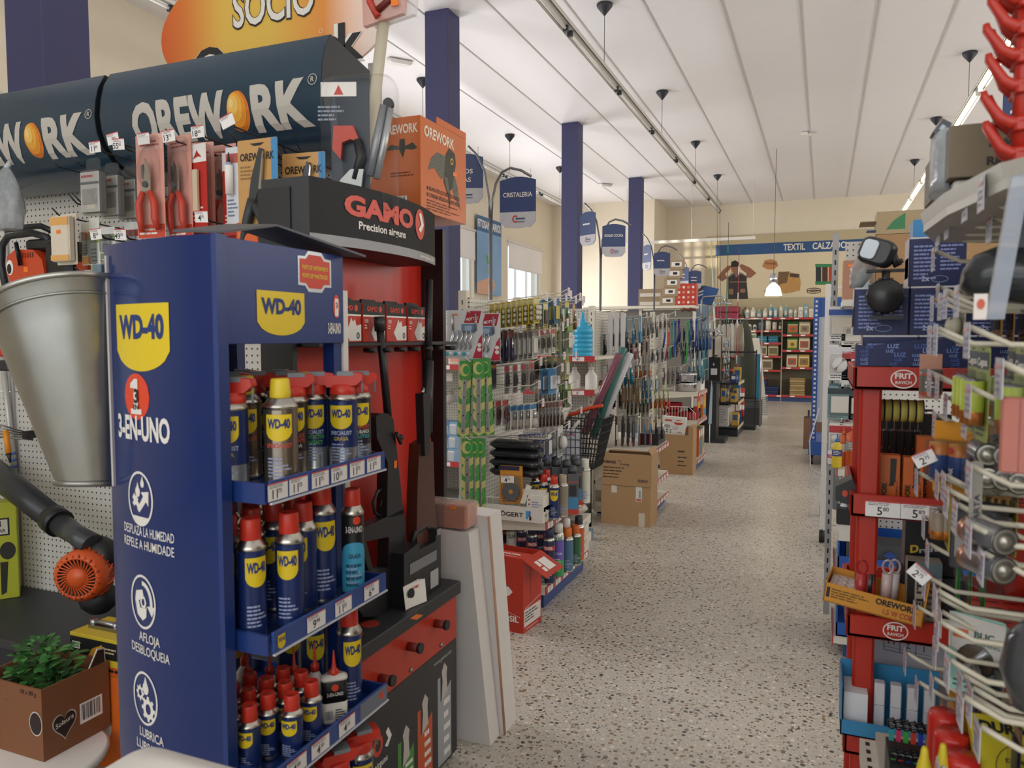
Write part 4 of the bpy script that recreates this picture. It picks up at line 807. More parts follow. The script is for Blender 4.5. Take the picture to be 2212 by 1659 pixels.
# rifles
def trace(b, pts, mat, d, X=None, Y=None, o=(0, 0, 0)):
    """an outline standing in a real plane, extruded away from the viewer side by d"""
    P = [at(u, v, X=X, Y=Y)-Vector(o) for u, v in pts]; D = Vector((-d, 0, 0)) if X is not None else Vector((0, d, 0))
    A = [b.av(p) for p in P]; B = [b.av(p+D) for p in P]; n = len(P); b.fa(A, mat); b.fa(B[::-1], mat)
    for i in range(n): b.fa((A[i], A[(i+1) % n], B[(i+1) % n], B[i]), mat)
q = at(830, 1330, X=-1.27); o = Vector((-1.28, q.y, .646)); t = thing('air_rifle', 'black air rifle with open skeleton stock leaning on red back', 'air rifle', o)
b = MB(); b.tube([at(820, 700, X=-1.3)-o, at(838, 900, X=-1.285)-o], .013, GB, 10); b.tube([at(819, 684, X=-1.3)-o, at(821, 715, X=-1.3)-o], .018, GB, 10); part('barrel', b, t)
b = MB(); trace(b, [(812, 900), (822, 893), (838, 893), (850, 905), (856, 960), (870, 1090), (872, 1110), (836, 1120), (838, 1000), (814, 945)], GB, .04, X=-1.27, o=o); part('receiver', b, t)
b = MB(); trace(b, [(872, 1100), (876, 1130), (872, 1330), (786, 1333), (776, 1318), (800, 1228), (838, 1226), (840, 1160), (778, 1172), (772, 1146)], GB, .04, X=-1.27, o=o); trace(b, [(786, 1333), (776, 1318), (796, 1232), (778, 1170), (790, 1165), (806, 1230)], GB, .036, X=-1.272, o=o); part('stock', b, t)
b = MB(); b.tube([at(u, v, X=-1.29)-o for u, v in ((838, 1050), (815, 1062), (806, 1085), (810, 1108), (826, 1118), (838, 1110))], .006, GB, 6); b.tube([at(828, 1075, X=-1.29)-o, at(820, 1095, X=-1.29)-o], .004, GB, 6); part('trigger_guard', b, t)
b = MB(); b.tube([at(856, 935, X=-1.26)-o, at(866, 958, X=-1.26)-o], .006, GB, 8); b.blob(at(866, 945, X=-1.26)-o, (.01, .01, .01), GB); part('bolt_handle', b, t)
b = MB(); s = b.pl(at(854, 1003, X=-1.2695)-o, (0, 1, 0), (0, 0, 1)); s.rect(-.008, -.012, .008, .012, STK); part('sticker', b, t, 'orange sticker')
q = at(930, 1250, X=-1.25); o = Vector((-1.26, q.y, .646)); WD = C('4a2419', .35, 0, .15, 0, 14); t = thing('air_rifle', 'wooden stocked air rifle leaning at the far end of stand', 'air rifle', o)
b = MB(); trace(b, [(906, 960), (922, 950), (936, 955), (940, 1100), (950, 1190), (948, 1255), (905, 1255), (900, 1150), (902, 1050)], WD, .04, X=-1.25, o=o); s = b.pl(at(926, 950, X=-1.2495)-o, (0, 1, 0), (0, 0, 1)); s.rect(-.014, -.006, .014, .004, STK); s.disc(-.006, -.046, .007, .008, C('b39a30', .5, 0, 0)); part('stock', b, t, 'dark wooden stock')
b = MB(); b.tube([at(927, 605, X=-1.3)-o, at(925, 780, X=-1.28)-o], .014, GB, 10); b.tube([at(925, 780, X=-1.28)-o, at(922, 935, X=-1.26)-o], .02, GB, 10); part('barrel', b, t)
b = MB(); trace(b, [(914, 850), (930, 850), (930, 960), (926, 985), (918, 985)], GB, .03, X=-1.235, o=o); b.tube([at(914, 840, X=-1.235)-o, at(912, 850, X=-1.23)-o], .007, STEEL, 8); part('receiver', b, t)
# small things on the counter
b = MB(); b.lathe([(.028, 0, C('b09872', .7)), (.028, .19, C('b09872', .7)), (.025, .19, C('8a7452', .7)), (.025, .01, C('8a7452', .7))], (0, 0, 0), 20, cap=False); q = at(888, 1190, X=-1.36); solo('cardboard_tube', b, 'plain cardboard tube standing behind the black case', 'tube', (-1.345, q.y, .97-.19))
b = MB(); b.box((-.035, -.05, 0), (.035, .05, .133), GB, .004); solo('riser_block', b, 'black riser block carrying the cardboard tube', 'block', (-1.345, q.y, .646))
q = at(900, 1300, X=-1.25); t = thing('carry_case', 'black plastic carry case standing on the airgun counter', 'case', (-1.225, q.y-.02, .646), R90); t.scale = (1.15, 1, 1.2)
b = MB(); b.prism([(-.09, 0), (.13, 0), (.13, .16), (.115, .175), (.10, .175), (.095, .14), (.0, .14), (-.005, .16), (-.09, .15)], .06, C('1d1e21', .4), 'Y'); part('shell', b, t)
b = MB(); b.tube([(.0, .03, .15), (.02, .03, .18), (.08, .03, .185), (.10, .03, .165)], .008, GB, 8); part('handle', b, t)
b = MB(); b.box((.10, -.004, .155), (.125, .0, .172), STEEL, .001); part('latch', b, t, 'silver latch')
b = MB(); s = b.pl((0, -.001, 0), (1, 0, 0), (0, 0, 1)); s.rect(-.06, .085, .10, .115, C('77797c')); s.rect(.06, .01, .11, .06, C('a9a9a8')); part('label', b, t, 'grey label')
q = at(893, 1300, X=-1.22)
for i in range(4):
    b = MB(); b.box((-.045, 0, 0), (.045, .0015, .075), WHT); s = b.pl((0, 0, 0), (1, 0, 0), (0, 0, 1)); s.disc(-.02, .045, .012, .016, INK); s.text('GAMO', .0, .055, .01, RED, w=.03); solo('leaflet', b, f'white printed leaflet leaning on carry case, {ORD[i]} from the front', 'leaflet', (-1.205-.004*i, q.y-.004*i, .647), (-.12, 0, R90-.25+.1*i), 'leaflets on the counter')
b = MB(); q = at(835, 1290, X=-1.3); b.tube([at(868, 1310, X=-1.25)-q, at(902, 1288, X=-1.22)-q], .006, INK, 8); b.tube([at(898, 1291, X=-1.222)-q, at(903, 1287, X=-1.22)-q], .007, STEEL, 8); solo('pen', b, 'black pen with metal tip on the airgun counter', 'pen', q)
b = MB(); b.box((-.012, -.02, 0), (.012, .02, .001), STK); q = at(900, 1332, Z=.647); solo('orange_sticker', b, 'loose orange sticker on the dark counter edge', 'sticker', (q.x, q.y, .6455))
# owl box, lopper pack, pole saw above the stand
ox, oy, oz = -1.3, 2.34, 1.955; w, d, h = .30, .36, .325; t = thing('scarer_box', 'orange printed owl box balanced above the airgun header', 'box', (ox, oy, oz))
ob = C('c2611f', .3, 0, .05, .15, 9); b = MB(); b.box((-w, 0, 0), (0, d, h), ob, .002)
s = b.pl((0, 0, 0), (0, 1, 0), (0, 0, 1)); s.text('OREWORK', .14, h-.062, .036, C('e6d9c8', .5, 0, 0), w=.23, bold=.03)
ow, ow2 = C('5f5f55', .6, 0, .5, 0, 90), C('39392f', .6, 0, .5, 0, 60)
s.poly([(.05, .15), (.075, .195), (.12, .225), (.19, .225), (.20, .20), (.19, .16), (.15, .135), (.10, .165)], ow); s.poly([(.17, .13), (.19, .235), (.215, .26), (.26, .25), (.27, .215), (.255, .17), (.24, .12), (.2, .09)], ow2, .0012); s.poly([(.25, .18), (.285, .13), (.295, .08), (.31, .045), (.27, .08), (.235, .12)], ow); s.poly([(.205, .10), (.215, .04), (.22, .04), (.222, .10)], INK, .0013); s.ring(.235, .215, .012, .012, .005, C('c9a53a', .5, 0, 0), .002); s.poly([(.17, .15), (.195, .10), (.215, .09), (.20, .15)], ow, .0016); s.rect(.245, .165, .275, .18, STK, .002)
for i, tt in enumerate(('BUHO EÓLICO EFECTO VUELO', 'CORUJA EÓLICA EFEITO VOO')): s.text(tt, .06, .10-.022*i-.02, .013, C('3a2318', .6, 0, 0), w=.24, al='L', bold=.02); s.rect(.042, .08-.022*i, .053, .092-.022*i, INK)
s.lines(.04, .01, .30, .05, 4, C('7a3c1c', .6, 0, 0), 4)
s = b.pl((0, 0, 0), (-1, 0, 0), (0, 0, 1)); s = b.pl((-w, 0, 0), (1, 0, 0), (0, 0, 1)); s.text('OREWORK', w-.08, h-.055, .03, C('e6d9c8', .5, 0, 0), w=.14, bold=.03); s.poly([(w-.14, .215), (w-.115, .235), (w-.085, .225), (w-.082, .25), (w-.062, .25), (w-.06, .225), (w-.03, .235), (w-.012, .215), (w-.03, .21), (w-.06, .215), (w-.07, .185), (w-.085, .215), (w-.12, .215)], C('3f4238', .6, 0, .4, 0, 60)); s.bars(w-.12, .025, w-.055, .055); s.lines(w-.12, .12, w-.02, .14, 2, C('7a3c1c', .6, 0, 0), 6); part('carton', b, t)
b = MB(); b.box((-.002, .12, h), (0, d, h+.025), C('c4632a', .4), 0); part('loose_flap', b, t)
q = at(762, 412, X=-1.40); bz = 1.80; o = Vector((-1.40, q.y+.02, bz)); t = thing('pole_saw', 'pale wooden pole with packaged saw head rising past the signboard', 'pole', o)
top = at(829, 45, X=-1.36); b = MB(); b.tube([Vector((0, 0, 0)), top-o], .019, C('c3bba6', .5, 0, .05), 14); part('pole', b, t)
b = MB(); hd = top-o; 
for k, (c, al) in enumerate((('d9a79a', .5), ('d8d2d0', .25))): b.prism([(hd.x-.06+.03*k, hd.z-.02), (hd.x+.09+.03*k, hd.z-.0), (hd.x+.12+.03*k, hd.z+.3), (hd.x-.07+.03*k, hd.z+.3)], .02, C(c, .12, 0, 0, .2, 30, al), 'Y', (0, hd.y-.03+.02*k, 0))
part('clear_pack', b, t, 'clear and pink blister')
b = MB(); b.tube([hd+Vector((0, -.035, 0)), hd+Vector((-.03, -.035, .05)), hd+Vector((-.02, -.035, .12))], .012, C('b8382a'), 8); b.tube([hd+Vector((.0, -.035, .02)), hd+Vector((.05, -.035, .05)), hd+Vector((.06, -.035, .12))], .012, C('6a1f18'), 8); b.box(hd+Vector((.055, -.045, .02)), hd+Vector((.08, -.04, .04)), STK); part('saw_head', b, t, 'dark red saw head')
o = at(780, 168, Y=2.02); t = thing('axe_pack', 'large clear blister with hatchet and grey pruning tool', 'packaged tool', o, .35)
b = MB(); s = card(b, .12, .39, C('26323f', .4), x=-.035); s.rect(-.09, -.055, .02, -.012, WHT, .0006); s.poly([(-.05, -.05), (-.035, -.02), (-.02, -.05)], RED); s.rect(-.09, -.385, .02, -.32, C('b8452c'), .0006); s.lines(-.1, -.13, -.02, -.08, 4, C('8a93a0', .6, 0, 0), 3); part('card', b, t)
b = MB(); b.prism([(-.08, -.15), (-.02, -.15), (.0, -.20), (-.03, -.19), (-.055, -.20), (-.06, -.25), (-.085, -.22)], .02, C('b8381f', .4), 'Y', (0, -.026, 0)); b.prism([(-.06, -.31), (-.09, -.36), (-.045, -.375), (-.0, -.35), (.01, -.28), (-.03, -.28)], .012, C('9a9c9a', .35, .6), 'Y', (0, -.026, 0)); b.tube([(-.02, -.015, -.31), (.0, -.015, -.24), (-.01, -.015, -.19)], .014, BLK, 8); part('hatchet', b, t)
b = MB(); b.tube([(.03, -.02, -.30), (.05, -.02, -.20), (.075, -.02, -.09)], [.012, .015, .013], C('8d9094', .35, .4), 10); b.tube([(.05, -.025, -.31), (.075, -.025, -.2), (.095, -.025, -.1)], [.01, .011, .01], C('a7aaac', .3, .5), 8); b.lathe([(.016, -.03, BLK), (.016, -.01, BLK)], (.088, 0, -.085), 12, 'Y'); part('pruning_tool', b, t, 'grey pruning tool')
b = MB(); rr = [[(x, y, z-.205) for x, z in rrect(.235-.02*k, .41-.02*k, .05, 5)] for k, y in ((0, .0), (0, -.035), (1, -.055))]; b.loft(rr, clear(.045)); part('clear_shell', b, t)
# white boards leaning behind the stand
pb_ = C('d3cfca', .7, 0, .03, .1, 60)
for i, (y0, y1, xb, tp, l) in enumerate(((2.5, 2.588, -1.113, (1012, 1152), 'tall white foam board propped beside the airgun base'), (2.592, 2.715, -1.096, (1054, 1116), 'second tall white foam board nearest the aisle, behind first'))):
    q = at(*tp, Y=y0); t = thing('foam_board', l, 'board', (-1.25, y0, 0))
    b = MB(); b.prism([(xb, 0), (q.x, q.z), (q.x-.22, q.z+.01), (xb-.235, 0)], y1-y0, pb_, 'Y', (1.25, 0, 0)); part('slab', b, t)
    if i: b = MB(); b.loft([[(xb+1.25, -.003, 0), (xb+1.25, .012, 0), (xb+1.253, .012, 0), (xb+1.253, -.003, 0)], [(q.x+1.25, -.003, q.z), (q.x+1.25, .012, q.z), (q.x+1.253, .012, q.z), (q.x+1.253, -.003, q.z)]], C('b08468', .7)); part('cut_edge', b, t, 'brown tape edge')
    else: zt = q.z; xt = q.x
b = MB(); b.box((-.16, 0, 0), (.09, .1, .085), C('a85a35', .6, 0, .2, .1, 20), .006); b.box((-.06, -.001, -.0), (.0, .101, .086), C('6a4a34', .6), .002); b.box((-.165, -.006, .0), (.095, .106, .092), C('e6dcd4', .1, 0, 0, .6, 20, .14), .008); b.box((.03, -.007, .075), (.05, -.005, .085), STK)
solo('wrapped_brick', b, 'brown brick pack wrapped in clear film on the foam boards', 'pack', (xt-.10, 2.5, zt+.012))
# ================================================================ AISLE, LEFT SIDE: end units between the columns
CRM = C('d6d0c0', .45, 0, .04); WIRE = C('d9d4c6', .35, 0, 0); PRED = C('b8383a', .4, 0, .03); PBLU = C('1f3f7c', .4, 0, .04); KRAFT = C('a5835c', .75, 0, .07); GLASS = clear(.12); FILM = clear(.10, 'e6e8ea', .12)
def gp(name, label, cat, loc, rot, w, h, col, con='blister', cc='8a8a88', acc='c9c9c9', seed=1, dep=.018, group=None, text=None):
    """a pack hanging by its top edge: a printed card and what it holds"""
    t = thing(name, label, cat, loc, rot, group); b = MB(); s = card(b, w, h, C(col, .45, 0, .05), r=min(.006, w*.2))
    s.rect(-w*.49, -h*.24, w*.49, -h*.06, C(acc, .5), .0006); s.lines(-w*.4, -h*.96, w*.4, -h*.84, 2, C('55555a', .6, 0, 0), seed, .0008)
    if text: s.text(text, 0, -h*.2, h*.08, C('e8e4dc' if acc < '9' else '26262a', .5, 0, 0), w=w*.8, bold=.03, l=.0012)
    s.rect(-w*.07, -h*.04, w*.07, -h*.02, INK, .0006); part('card', b, t); m = C(cc, .45, 0, .08); b = MB()
    if con == 'balls':
        for i in (-1, 1):
            for j in range(3): b.blob((i*w*.22, -dep*.6, -h*(.38+.2*j)), (w*.19, dep*.5, h*.09), m, 10, 6)
        part('pads', b, t)
    elif con == 'tool':
        b.tube([(0, -dep*.5, -h*.28), (0, -dep*.5, -h*.6)], [w*.10, w*.14], chrome(), 6); part('metal', b, t); b = MB(); b.tube([(0, -dep*.5, -h*.58), (-w*.02, -dep*.5, -h*.75), (w*.02, -dep*.5, -h*.93)], [w*.15, w*.2, w*.16], m, 8); part('handle', b, t)
    elif con == 'scissors':
        for q in (-1, 1):
            b.prism([(q*w*.02, -h*.02), (q*w*.1, -h*.1), (q*w*.14, -h*.52), (-q*w*.05, -h*.5)], .002, chrome(), 'Y', (0, -.004-.002*q, 0))
        part('blades', b, t); b = MB()
        for q in (-1, 1): b.tube([(q*w*.1+w*.2*math.cos(a)*.8, -.006, -h*.78+h*.2*math.sin(a)) for a in (2*math.pi*i/12 for i in range(12))], w*.07, m, 6, closed=True)
        part('handles', b, t)
    elif con == 'flat': b.box((-w*.36, -dep*.5, -h*.8), (w*.36, -.001, -h*.3), m, .003); part('content', b, t)
    elif con == 'cells':
        for i in (-1, 1): b.lathe([(w*.2, -h*.82, C('c47a3a', .3, .7)), (w*.2, -h*.68, m), (w*.2, -h*.36, chrome()), (w*.08, -h*.33, chrome())], (i*w*.22, -w*.2, 0), 12)
        part('batteries', b, t)
    else: b.blob((0, -dep*.4, -h*.56), (w*.36, dep*.5, h*.22), m, 10, 6); b.tube([(-w*.2, -dep*.5, -h*.7), (w*.2, -dep*.5, -h*.4)], w*.08, C('9fa2a4', .3, .5), 6); part('content', b, t)
    if con in ('balls', 'blister', 'flat', 'cells'): b = MB(); b.box((-w*.45, -dep*1.15, -h*.85), (w*.45, -.0015, -h*.26), clear(.07), .006); part('blister', b, t, 'clear blister')
    return t
def rack_hook(T, base, tip, d, L, up=.0, tagged=True, mat=None, r=.0032, name='peg_hook', tcol='dcd8dc'):
    tip = Vector(tip); d = Vector(d).normalized(); b = MW(base); e = tip+d*.045+Vector((0, 0, .022))
    b.tube([tip-d*L-Vector((0, 0, up*L)), tip, e], r, mat or WIRE, 6); h = part(name, b, T)
    if tagged:
        b = MW(base); s = Vector((-d.y, d.x, 0)); o = e+d*.004-Vector((0, 0, .014))
        n = b.pl(o, s, (0, 0, 1)); n.rect(-.019, -.026, .019, .02, C(tcol, .25, 0, .03), 0); n.rect(-.019, .008, .019, .012, C('c58a8a', .4, 0, 0), .0006); n.lines(-.014, -.02, .014, .004, 3, C('8a86a0', .5, 0, 0), int(abs(tip.z*977+tip.y*131)) % 97)
        b.prism([(0, 0)], 0, WHT) if False else None
        b.box(o-Vector((.0,.0,.026))-s*.019-d*.0015, o+s*.019+Vector((0, 0, .02))-d*.0005, C(tcol, .25, 0, .03)); part('price_tag', b, h)
def hang(T, base, tip, d, L, n, step, label, cat, name, where='from the aisle', tagged=True, jit=.06, up=.12, mat=None, r=.0032, **k):
    tip = Vector(tip); d = Vector(d).normalized(); rot = math.atan2(d.x, -d.y); rack_hook(T, base, tip, d, L, up, tagged, mat, r)
    t = None; out = []
    for i in range(n):
        q = .01+step*i; p = tip-d*q-Vector((0, 0, up*q-.004)); lb = f'{label}, {ORD[i]} {where}' if n > 1 else label; a = rot+rnd.uniform(-jit, jit)
        if not t: t = gp(name, lb, cat, p, a, group=(label.split(',')[0]+' row')[:60] if n > 1 else None, seed=int(tip.z*100), **k)
        else: dup(t, p, a, lb)
    return t
def strip(b, lo, hi, n, mat=PRED, seed=1, ax='y'):
    """a shelf-edge rail with price labels; lo, hi: two ends of the lower edge"""
    lo, hi = Vector(lo), Vector(hi); d = (hi-lo).normalized(); N = Vector((d.y, -d.x, 0)); L = (hi-lo).length; h = .045
    q = b.pl(lo, d, (0, 0, 1)); i = [b.av(lo+N*x+Vector((0, 0, z))) for x, z in ((0, 0), (.006, 0), (.006, h), (0, h))]; j = [b.av(hi+N*x+Vector((0, 0, z))) for x, z in ((0, 0), (.006, 0), (.006, h), (0, h))]
    for k in range(4): b.fa((i[k], i[(k+1) % 4], j[(k+1) % 4], j[k]), mat)
    b.fa(i, mat); b.fa(j, mat); g = random.Random(seed)
    for k in range(n):
        u = L*(k+.5)/n; w = min(.06, L/n*.4); price(b, lo+d*u+N*.0068+Vector((0, 0, h/2)), f'{g.randint(2, 19)}.{g.choice(("10", "25", "50", "75", "95"))}', w*1.6, .036, d, (0, 0, 1), k+seed)
def end_unit(name, label, x0, x1, y0, y1, shelves, top, plinth=PBLU, board='d0ccc2', frame=None, boardm=None):
    base = (x0, y0, 0); T = thing(name, label, 'shelving', base); fr = frame or CRM
    b = MW(base); b.box((x0+.02, y0+.03, 0), (x1-.02, y1-.03, shelves[0]-.05), plinth); part('plinth', b, T)
    b = MB(); b.box((-(y1-y0)/2, -.012, shelves[0]), ((y1-y0)/2, 0, top-.04), boardm or pegboard(board, .025)); part('pegboard_panel', b, T, None, (.0, (y1-y0)/2, 0), R90)
    for y in (y0, y1):
        b = MW(base); b.box((x0-.05, y-.02, .04), (x0, y+.02, top), fr); s = b.pl((x0-.025, y-.02, 0), (1, 0, 0), (0, 0, 1))
        for k in range(int(top/.05)-2): s.rect(-.004, .1+.05*k, .004, .125+.05*k, C('4a4a4c'), .0006)
        part('upright', b, T)
    for i, z in enumerate(shelves):
        b = MW(base); b.box((x0, y0, z-.03), (x1, y1, z), C('d3cdbd', .4, 0, .03), .002)
        for y in (y0, y1): b.prism([(x0, z-.085), (x0, z-.03), (x1, z-.03), (x1, z-.045)], .004, fr, 'Y', (0, y-.002, 0))
        sh = part('shelf', b, T); b = MW(base); strip(b, (x1, y0, z-.045), (x1, y1, z-.045), 6, C('a8484a', .4, 0, .04), i+int(y0*10)); part('price_rail', b, sh)
    return T, base
# ---------------------------------------------------------------- first end unit: hardware packs and spray cans
E2, B2 = end_unit('hardware_end_unit', 'hardware end unit with cream hooks and spray cans by white boards', -1.87, -1.40, 3.9, 4.72, (.13, .495), 1.78, board='d6d3cb')
X1 = (1, 0, 0)
for z, y, tx, n, st, kw in (
 (1.735, 3.97, -1.47, 9, .034, dict(label='yellow edged pack of white felt pads on top hook', cat='packaged pads', name='felt_pad_pack', w=.085, h=.145, col='c9b53a', con='balls', cc='d8d5cc', acc='d8cf9a', dep=.02)),
 (1.71, 4.06, -1.45, 3, .05, dict(label='yellow pack of dark felt pads beside the white pads', cat='packaged pads', name='felt_pad_pack', w=.08, h=.15, col='c2ac36', con='flat', cc='3a343a', acc='d8cf9a')),
 (1.75, 4.33, -1.40, 4, .04, dict(label='blue card pack with yellow window on top hook', cat='packaged part', name='carded_part', w=.10, h=.16, col='2f7aa8', con='flat', cc='c9b84a', acc='2a6a9a')),
 (1.74, 4.46, -1.38, 3, .045, dict(label='green and yellow card pack on top hook', cat='packaged part', name='carded_part', w=.07, h=.17, col='4f8a3a', con='tool', cc='8a6a3a', acc='c9b84a')),
 (1.73, 4.6, -1.38, 3, .045, dict(label='tan slim card pack at far end of top hook', cat='packaged part', name='carded_part', w=.06, h=.18, col='a08a5a', con='tool', cc='6a4a34', acc='c9a45a')),
 (1.56, 3.96, -1.62, 5, .035, dict(label='dark blue brush pack under the yellow packs', cat='packaged brush', name='brush_pack', w=.075, h=.19, col='4a4658', con='tool', cc='33304a', acc='7a3a3c')),
 (1.56, 4.08, -1.52, 5, .03, dict(label='clear pack of white hinges under the felt pads', cat='packaged hinge', name='hinge_pack', w=.075, h=.17, col='c9c6c0', con='flat', cc='e6e3da', acc='8f8d8a')),
 (1.57, 4.2, -1.45, 4, .035, dict(label='small red headed hardware pack mid rack', cat='packaged hardware', name='hardware_pack', w=.06, h=.15, col='cfccc4', con='blister', cc='6a6862', acc='b84a48')),
 (1.60, 4.36, -1.40, 4, .035, dict(label='olive card pack with red foot on second hook', cat='packaged part', name='carded_part', w=.075, h=.17, col='a9aa5a', con='flat', cc='77793a', acc='c9c9c0')),
 (1.60, 4.52, -1.38, 4, .035, dict(label='green card pack with cream patch on second hook', cat='packaged part', name='carded_part', w=.09, h=.19, col='4a7a3a', con='flat', cc='d6d2c0', acc='6a9a3a')),
 (1.40, 4.36, -1.42, 4, .04, dict(label='black round brush pack in middle of rack', cat='packaged brush', name='brush_pack', w=.07, h=.13, col='4a4a44', con='blister', cc='1f1f20', acc='8a8a4a')),
 (1.40, 4.53, -1.40, 4, .035, dict(label='olive and cream tag pack beside black brushes', cat='packaged part', name='carded_part', w=.075, h=.15, col='a8a85a', con='flat', cc='cfcbb8', acc='6a8a3a')),
 (1.375, 3.95, -1.73, 4, .045, dict(label='purple hardware pack with orange top, left hook', cat='packaged hardware', name='hardware_pack', w=.10, h=.16, col='5a4a6a', con='flat', cc='37303f', acc='c27a4a')),
 (1.375, 4.02, -1.52, 4, .05, dict(label='grey hardware pack with red strip beside purple packs', cat='packaged hardware', name='hardware_pack', w=.075, h=.17, col='9a9490', con='blister', cc='4a4448', acc='b8404a')),
 (1.34, 4.1, -1.42, 2, .04, dict(label='wide sky blue pack with clear pockets mid rack', cat='packaged hardware', name='hardware_pack', w=.15, h=.15, col='2f84b8', con='flat', cc='cfd6da', acc='2a6fa4')),
 (1.22, 4.4, -1.42, 6, .028, dict(label='white bordered brush card lower on rack', cat='packaged brush', name='brush_pack', w=.06, h=.16, col='cfcbc2', con='tool', cc='4a463f', acc='d6d2ca')),
 (1.22, 4.56, -1.40, 5, .03, dict(label='dark green seed pack on lower far hook', cat='packaged part', name='carded_part', w=.08, h=.15, col='3f5a2a', con='flat', cc='c9c9a8', acc='7a9a3a')),
 (1.165, 3.95, -1.65, 4, .045, dict(label='brown ring pack with red edges, lower left hook', cat='packaged hardware', name='hardware_pack', w=.075, h=.15, col='a89a94', con='blister', cc='5a3038', acc='b83a38')),
 (1.145, 4.0, -1.50, 5, .04, dict(label='blue topped white bracket pack on lower hook', cat='packaged hardware', name='hardware_pack', w=.09, h=.15, col='d3d1cb', con='tool', cc='b0aca4', acc='2f78b0')),
 (1.14, 4.28, -1.43, 7, .022, dict(label='thin brown hook pack on crowded lower rail', cat='packaged hardware', name='hardware_pack', w=.055, h=.16, col='b5aea6', con='tool', cc='5a4038', acc='8a5a58')),
 (.96, 4.16, -1.46, 7, .03, dict(label='navy and white screw card on lowest hook', cat='packaged hardware', name='hardware_pack', w=.075, h=.16, col='3a4a86', con='flat', cc='d6d4cf', acc='cfccc6')),
 (.98, 4.4, -1.40, 3, .05, dict(label='clear bag of plastic parts on lowest hook', cat='packaged hardware', name='hardware_pack', w=.11, h=.20, col='b9bab6', con='blister', cc='d6d3cc', acc='c2c2be', dep=.05))):
    tx -= .075 if y > 4.28 else 0; hang(E2, B2, (tx, y, z), X1, tx+1.86, n, st, **kw)
for y, z, tx in ((4.15, 1.77, -1.40), (4.25, 1.76, -1.42), (4.5, 1.76, -1.44), (4.65, 1.75, -1.46), (3.94, 1.25, -1.5), (4.1, 1.27, -1.44), (4.3, 1.5, -1.42), (4.6, 1.05, -1.46)): rack_hook(E2, B2, (tx, y, z), X1, tx+1.86, .1)
# long clear pack
t = thing('clip_strip', 'long clear hanging pack of rings in front of dark brushes', 'packaged hardware', (-1.40, 4.12, 1.62), R90)
b = MB(); b.box((-.025, -.012, -.34), (.025, 0, 0), clear(.25), .006); part('clear_sleeve', b, t)
b = MB()
for k in range(7): b.lathe([(.012, -.009, STEEL), (.012, -.004, STEEL)], (0, 0, -.03-.045*k), 10, 'Y')
part('rings', b, t)
# cutlery hook cards facing the entrance
def mottez(lb, loc, rot, red=False):
    t = thing('coat_hook_card', lb, 'packaged hooks', loc, rot); b = MB(); s = card(b, .205, .265, C('cfd3d6', .4))
    s.poly([(-.005, -.07), (.08, -.07), (.095, -.005), (.015, -.005)], C('a82a3c', .4)); s.text('MOTTEZ', .042, -.055, .016, WHT, w=.07, bold=.03, sl=.15); s.rect(-.02, -.125, .06, -.075, C('6a8aa8')); s.rect(.0, -.115, .04, -.085, C('9fb6cc'), .001); s.rect(-.06, -.03, -.04, -.02, STK)
    s.poly([(.045, -.262), (.1, -.262), (.1, -.13), (.08, -.16), (.06, -.22)], C('b82a44', .4)); s.disc(.083, -.19, .012, .011, WHT); s.disc(.083, -.215, .012, .011, WHT); part('card', b, t)
    b = MB()
    for k in range(5): x = -.065+.026*k; b.tube([(x, -.012, -.11), (x+.003, -.016, -.14), (x-.004, -.024, -.17), (x+.002, -.02, -.2), (x-.008, -.014, -.215)], [.006, .008, .008, .006, .004], chrome('b0b2b4', .2), 7)
    for x in (-.068, .065): b.tube([(x, -.006, -.02), (x, -.006, -.115)], .006, STEEL, 6)
    part('hooks', b, t, 'polished hooks')
    b = MB()
    for k in range(6): b.blob((-.098+.0245*k, -.02, -.238), (.011, .011, .011), C(('2fa0b8', 'c9d6da')[k % 2], .15), 8, 6)
    part('beads', b, t, 'blue and clear beads'); return t
q = at(1004, 670, Y=3.76); mottez('grey and red carded coat hooks with blue beads, front card', (q.x, 3.76, q.z), .12); dup(bpy.data.objects['coat_hook_card'], (q.x+.075, 3.83, q.z-.015), .12, 'grey and red carded coat hooks, rear card of the two')
rack_hook(E2, B2, (q.x+.03, 3.745, q.z-.01), (0, -1, 0), .16, .05, False)
# green strap-hinge cards
def strap(lb, loc, rot):
    t = thing('hinge_card', lb, 'packaged hinge', loc, rot); b = MB(); s = card(b, .068, .42, C('4c9a4a', .4))
    for k in range(3): z = -.05-.13*k; s.disc(-.005, z, .028, .035, C('c9c77a')); s.disc(.004, z, .018, .024, C('3f9a4f'), .0012); s.poly([(-.034, z-.09), (-.034, z-.05), (0, z-.07), (.034, z-.05), (.034, z-.09), (0, z-.11)], C('c9c77a'))
    part('card', b, t); b = MB(); b.box((-.012, -.006, -.40), (.012, -.001, -.10), chrome('a9abb0', .3), .004)
    for z in (-.12, -.2, -.3, -.385): b.lathe([(.004, -.008, INK), (.004, -.006, INK)], (0, 0, z), 8, 'Y')
    part('strap', b, t, 'steel strap'); return t
q = at(1018, 780, Y=3.74); sp = [((q.x-.035+.026*k, 3.745+.018*(k % 3), q.z+.004*k), .1) for k in range(5)]
st = row(strap, sp, 'tall green carded steel strap below the coat hook cards', 'green strap cards', 'from the left')
for o in st: o.rotation_euler = (0, rnd.uniform(-.05, .05), .15)
q = at(1015, 948, Y=3.74); 
for k in range(3): dup(st[0], (q.x-.02+.03*k, 3.75+.015*k, q.z), .15, f'lower green carded strap with white label, {ORD[k]} from the left', 'lower green strap cards')
for z in (1.385, .955): rack_hook(E2, B2, (q.x, 3.735, z), (0, -1, 0), .17, .0, False)
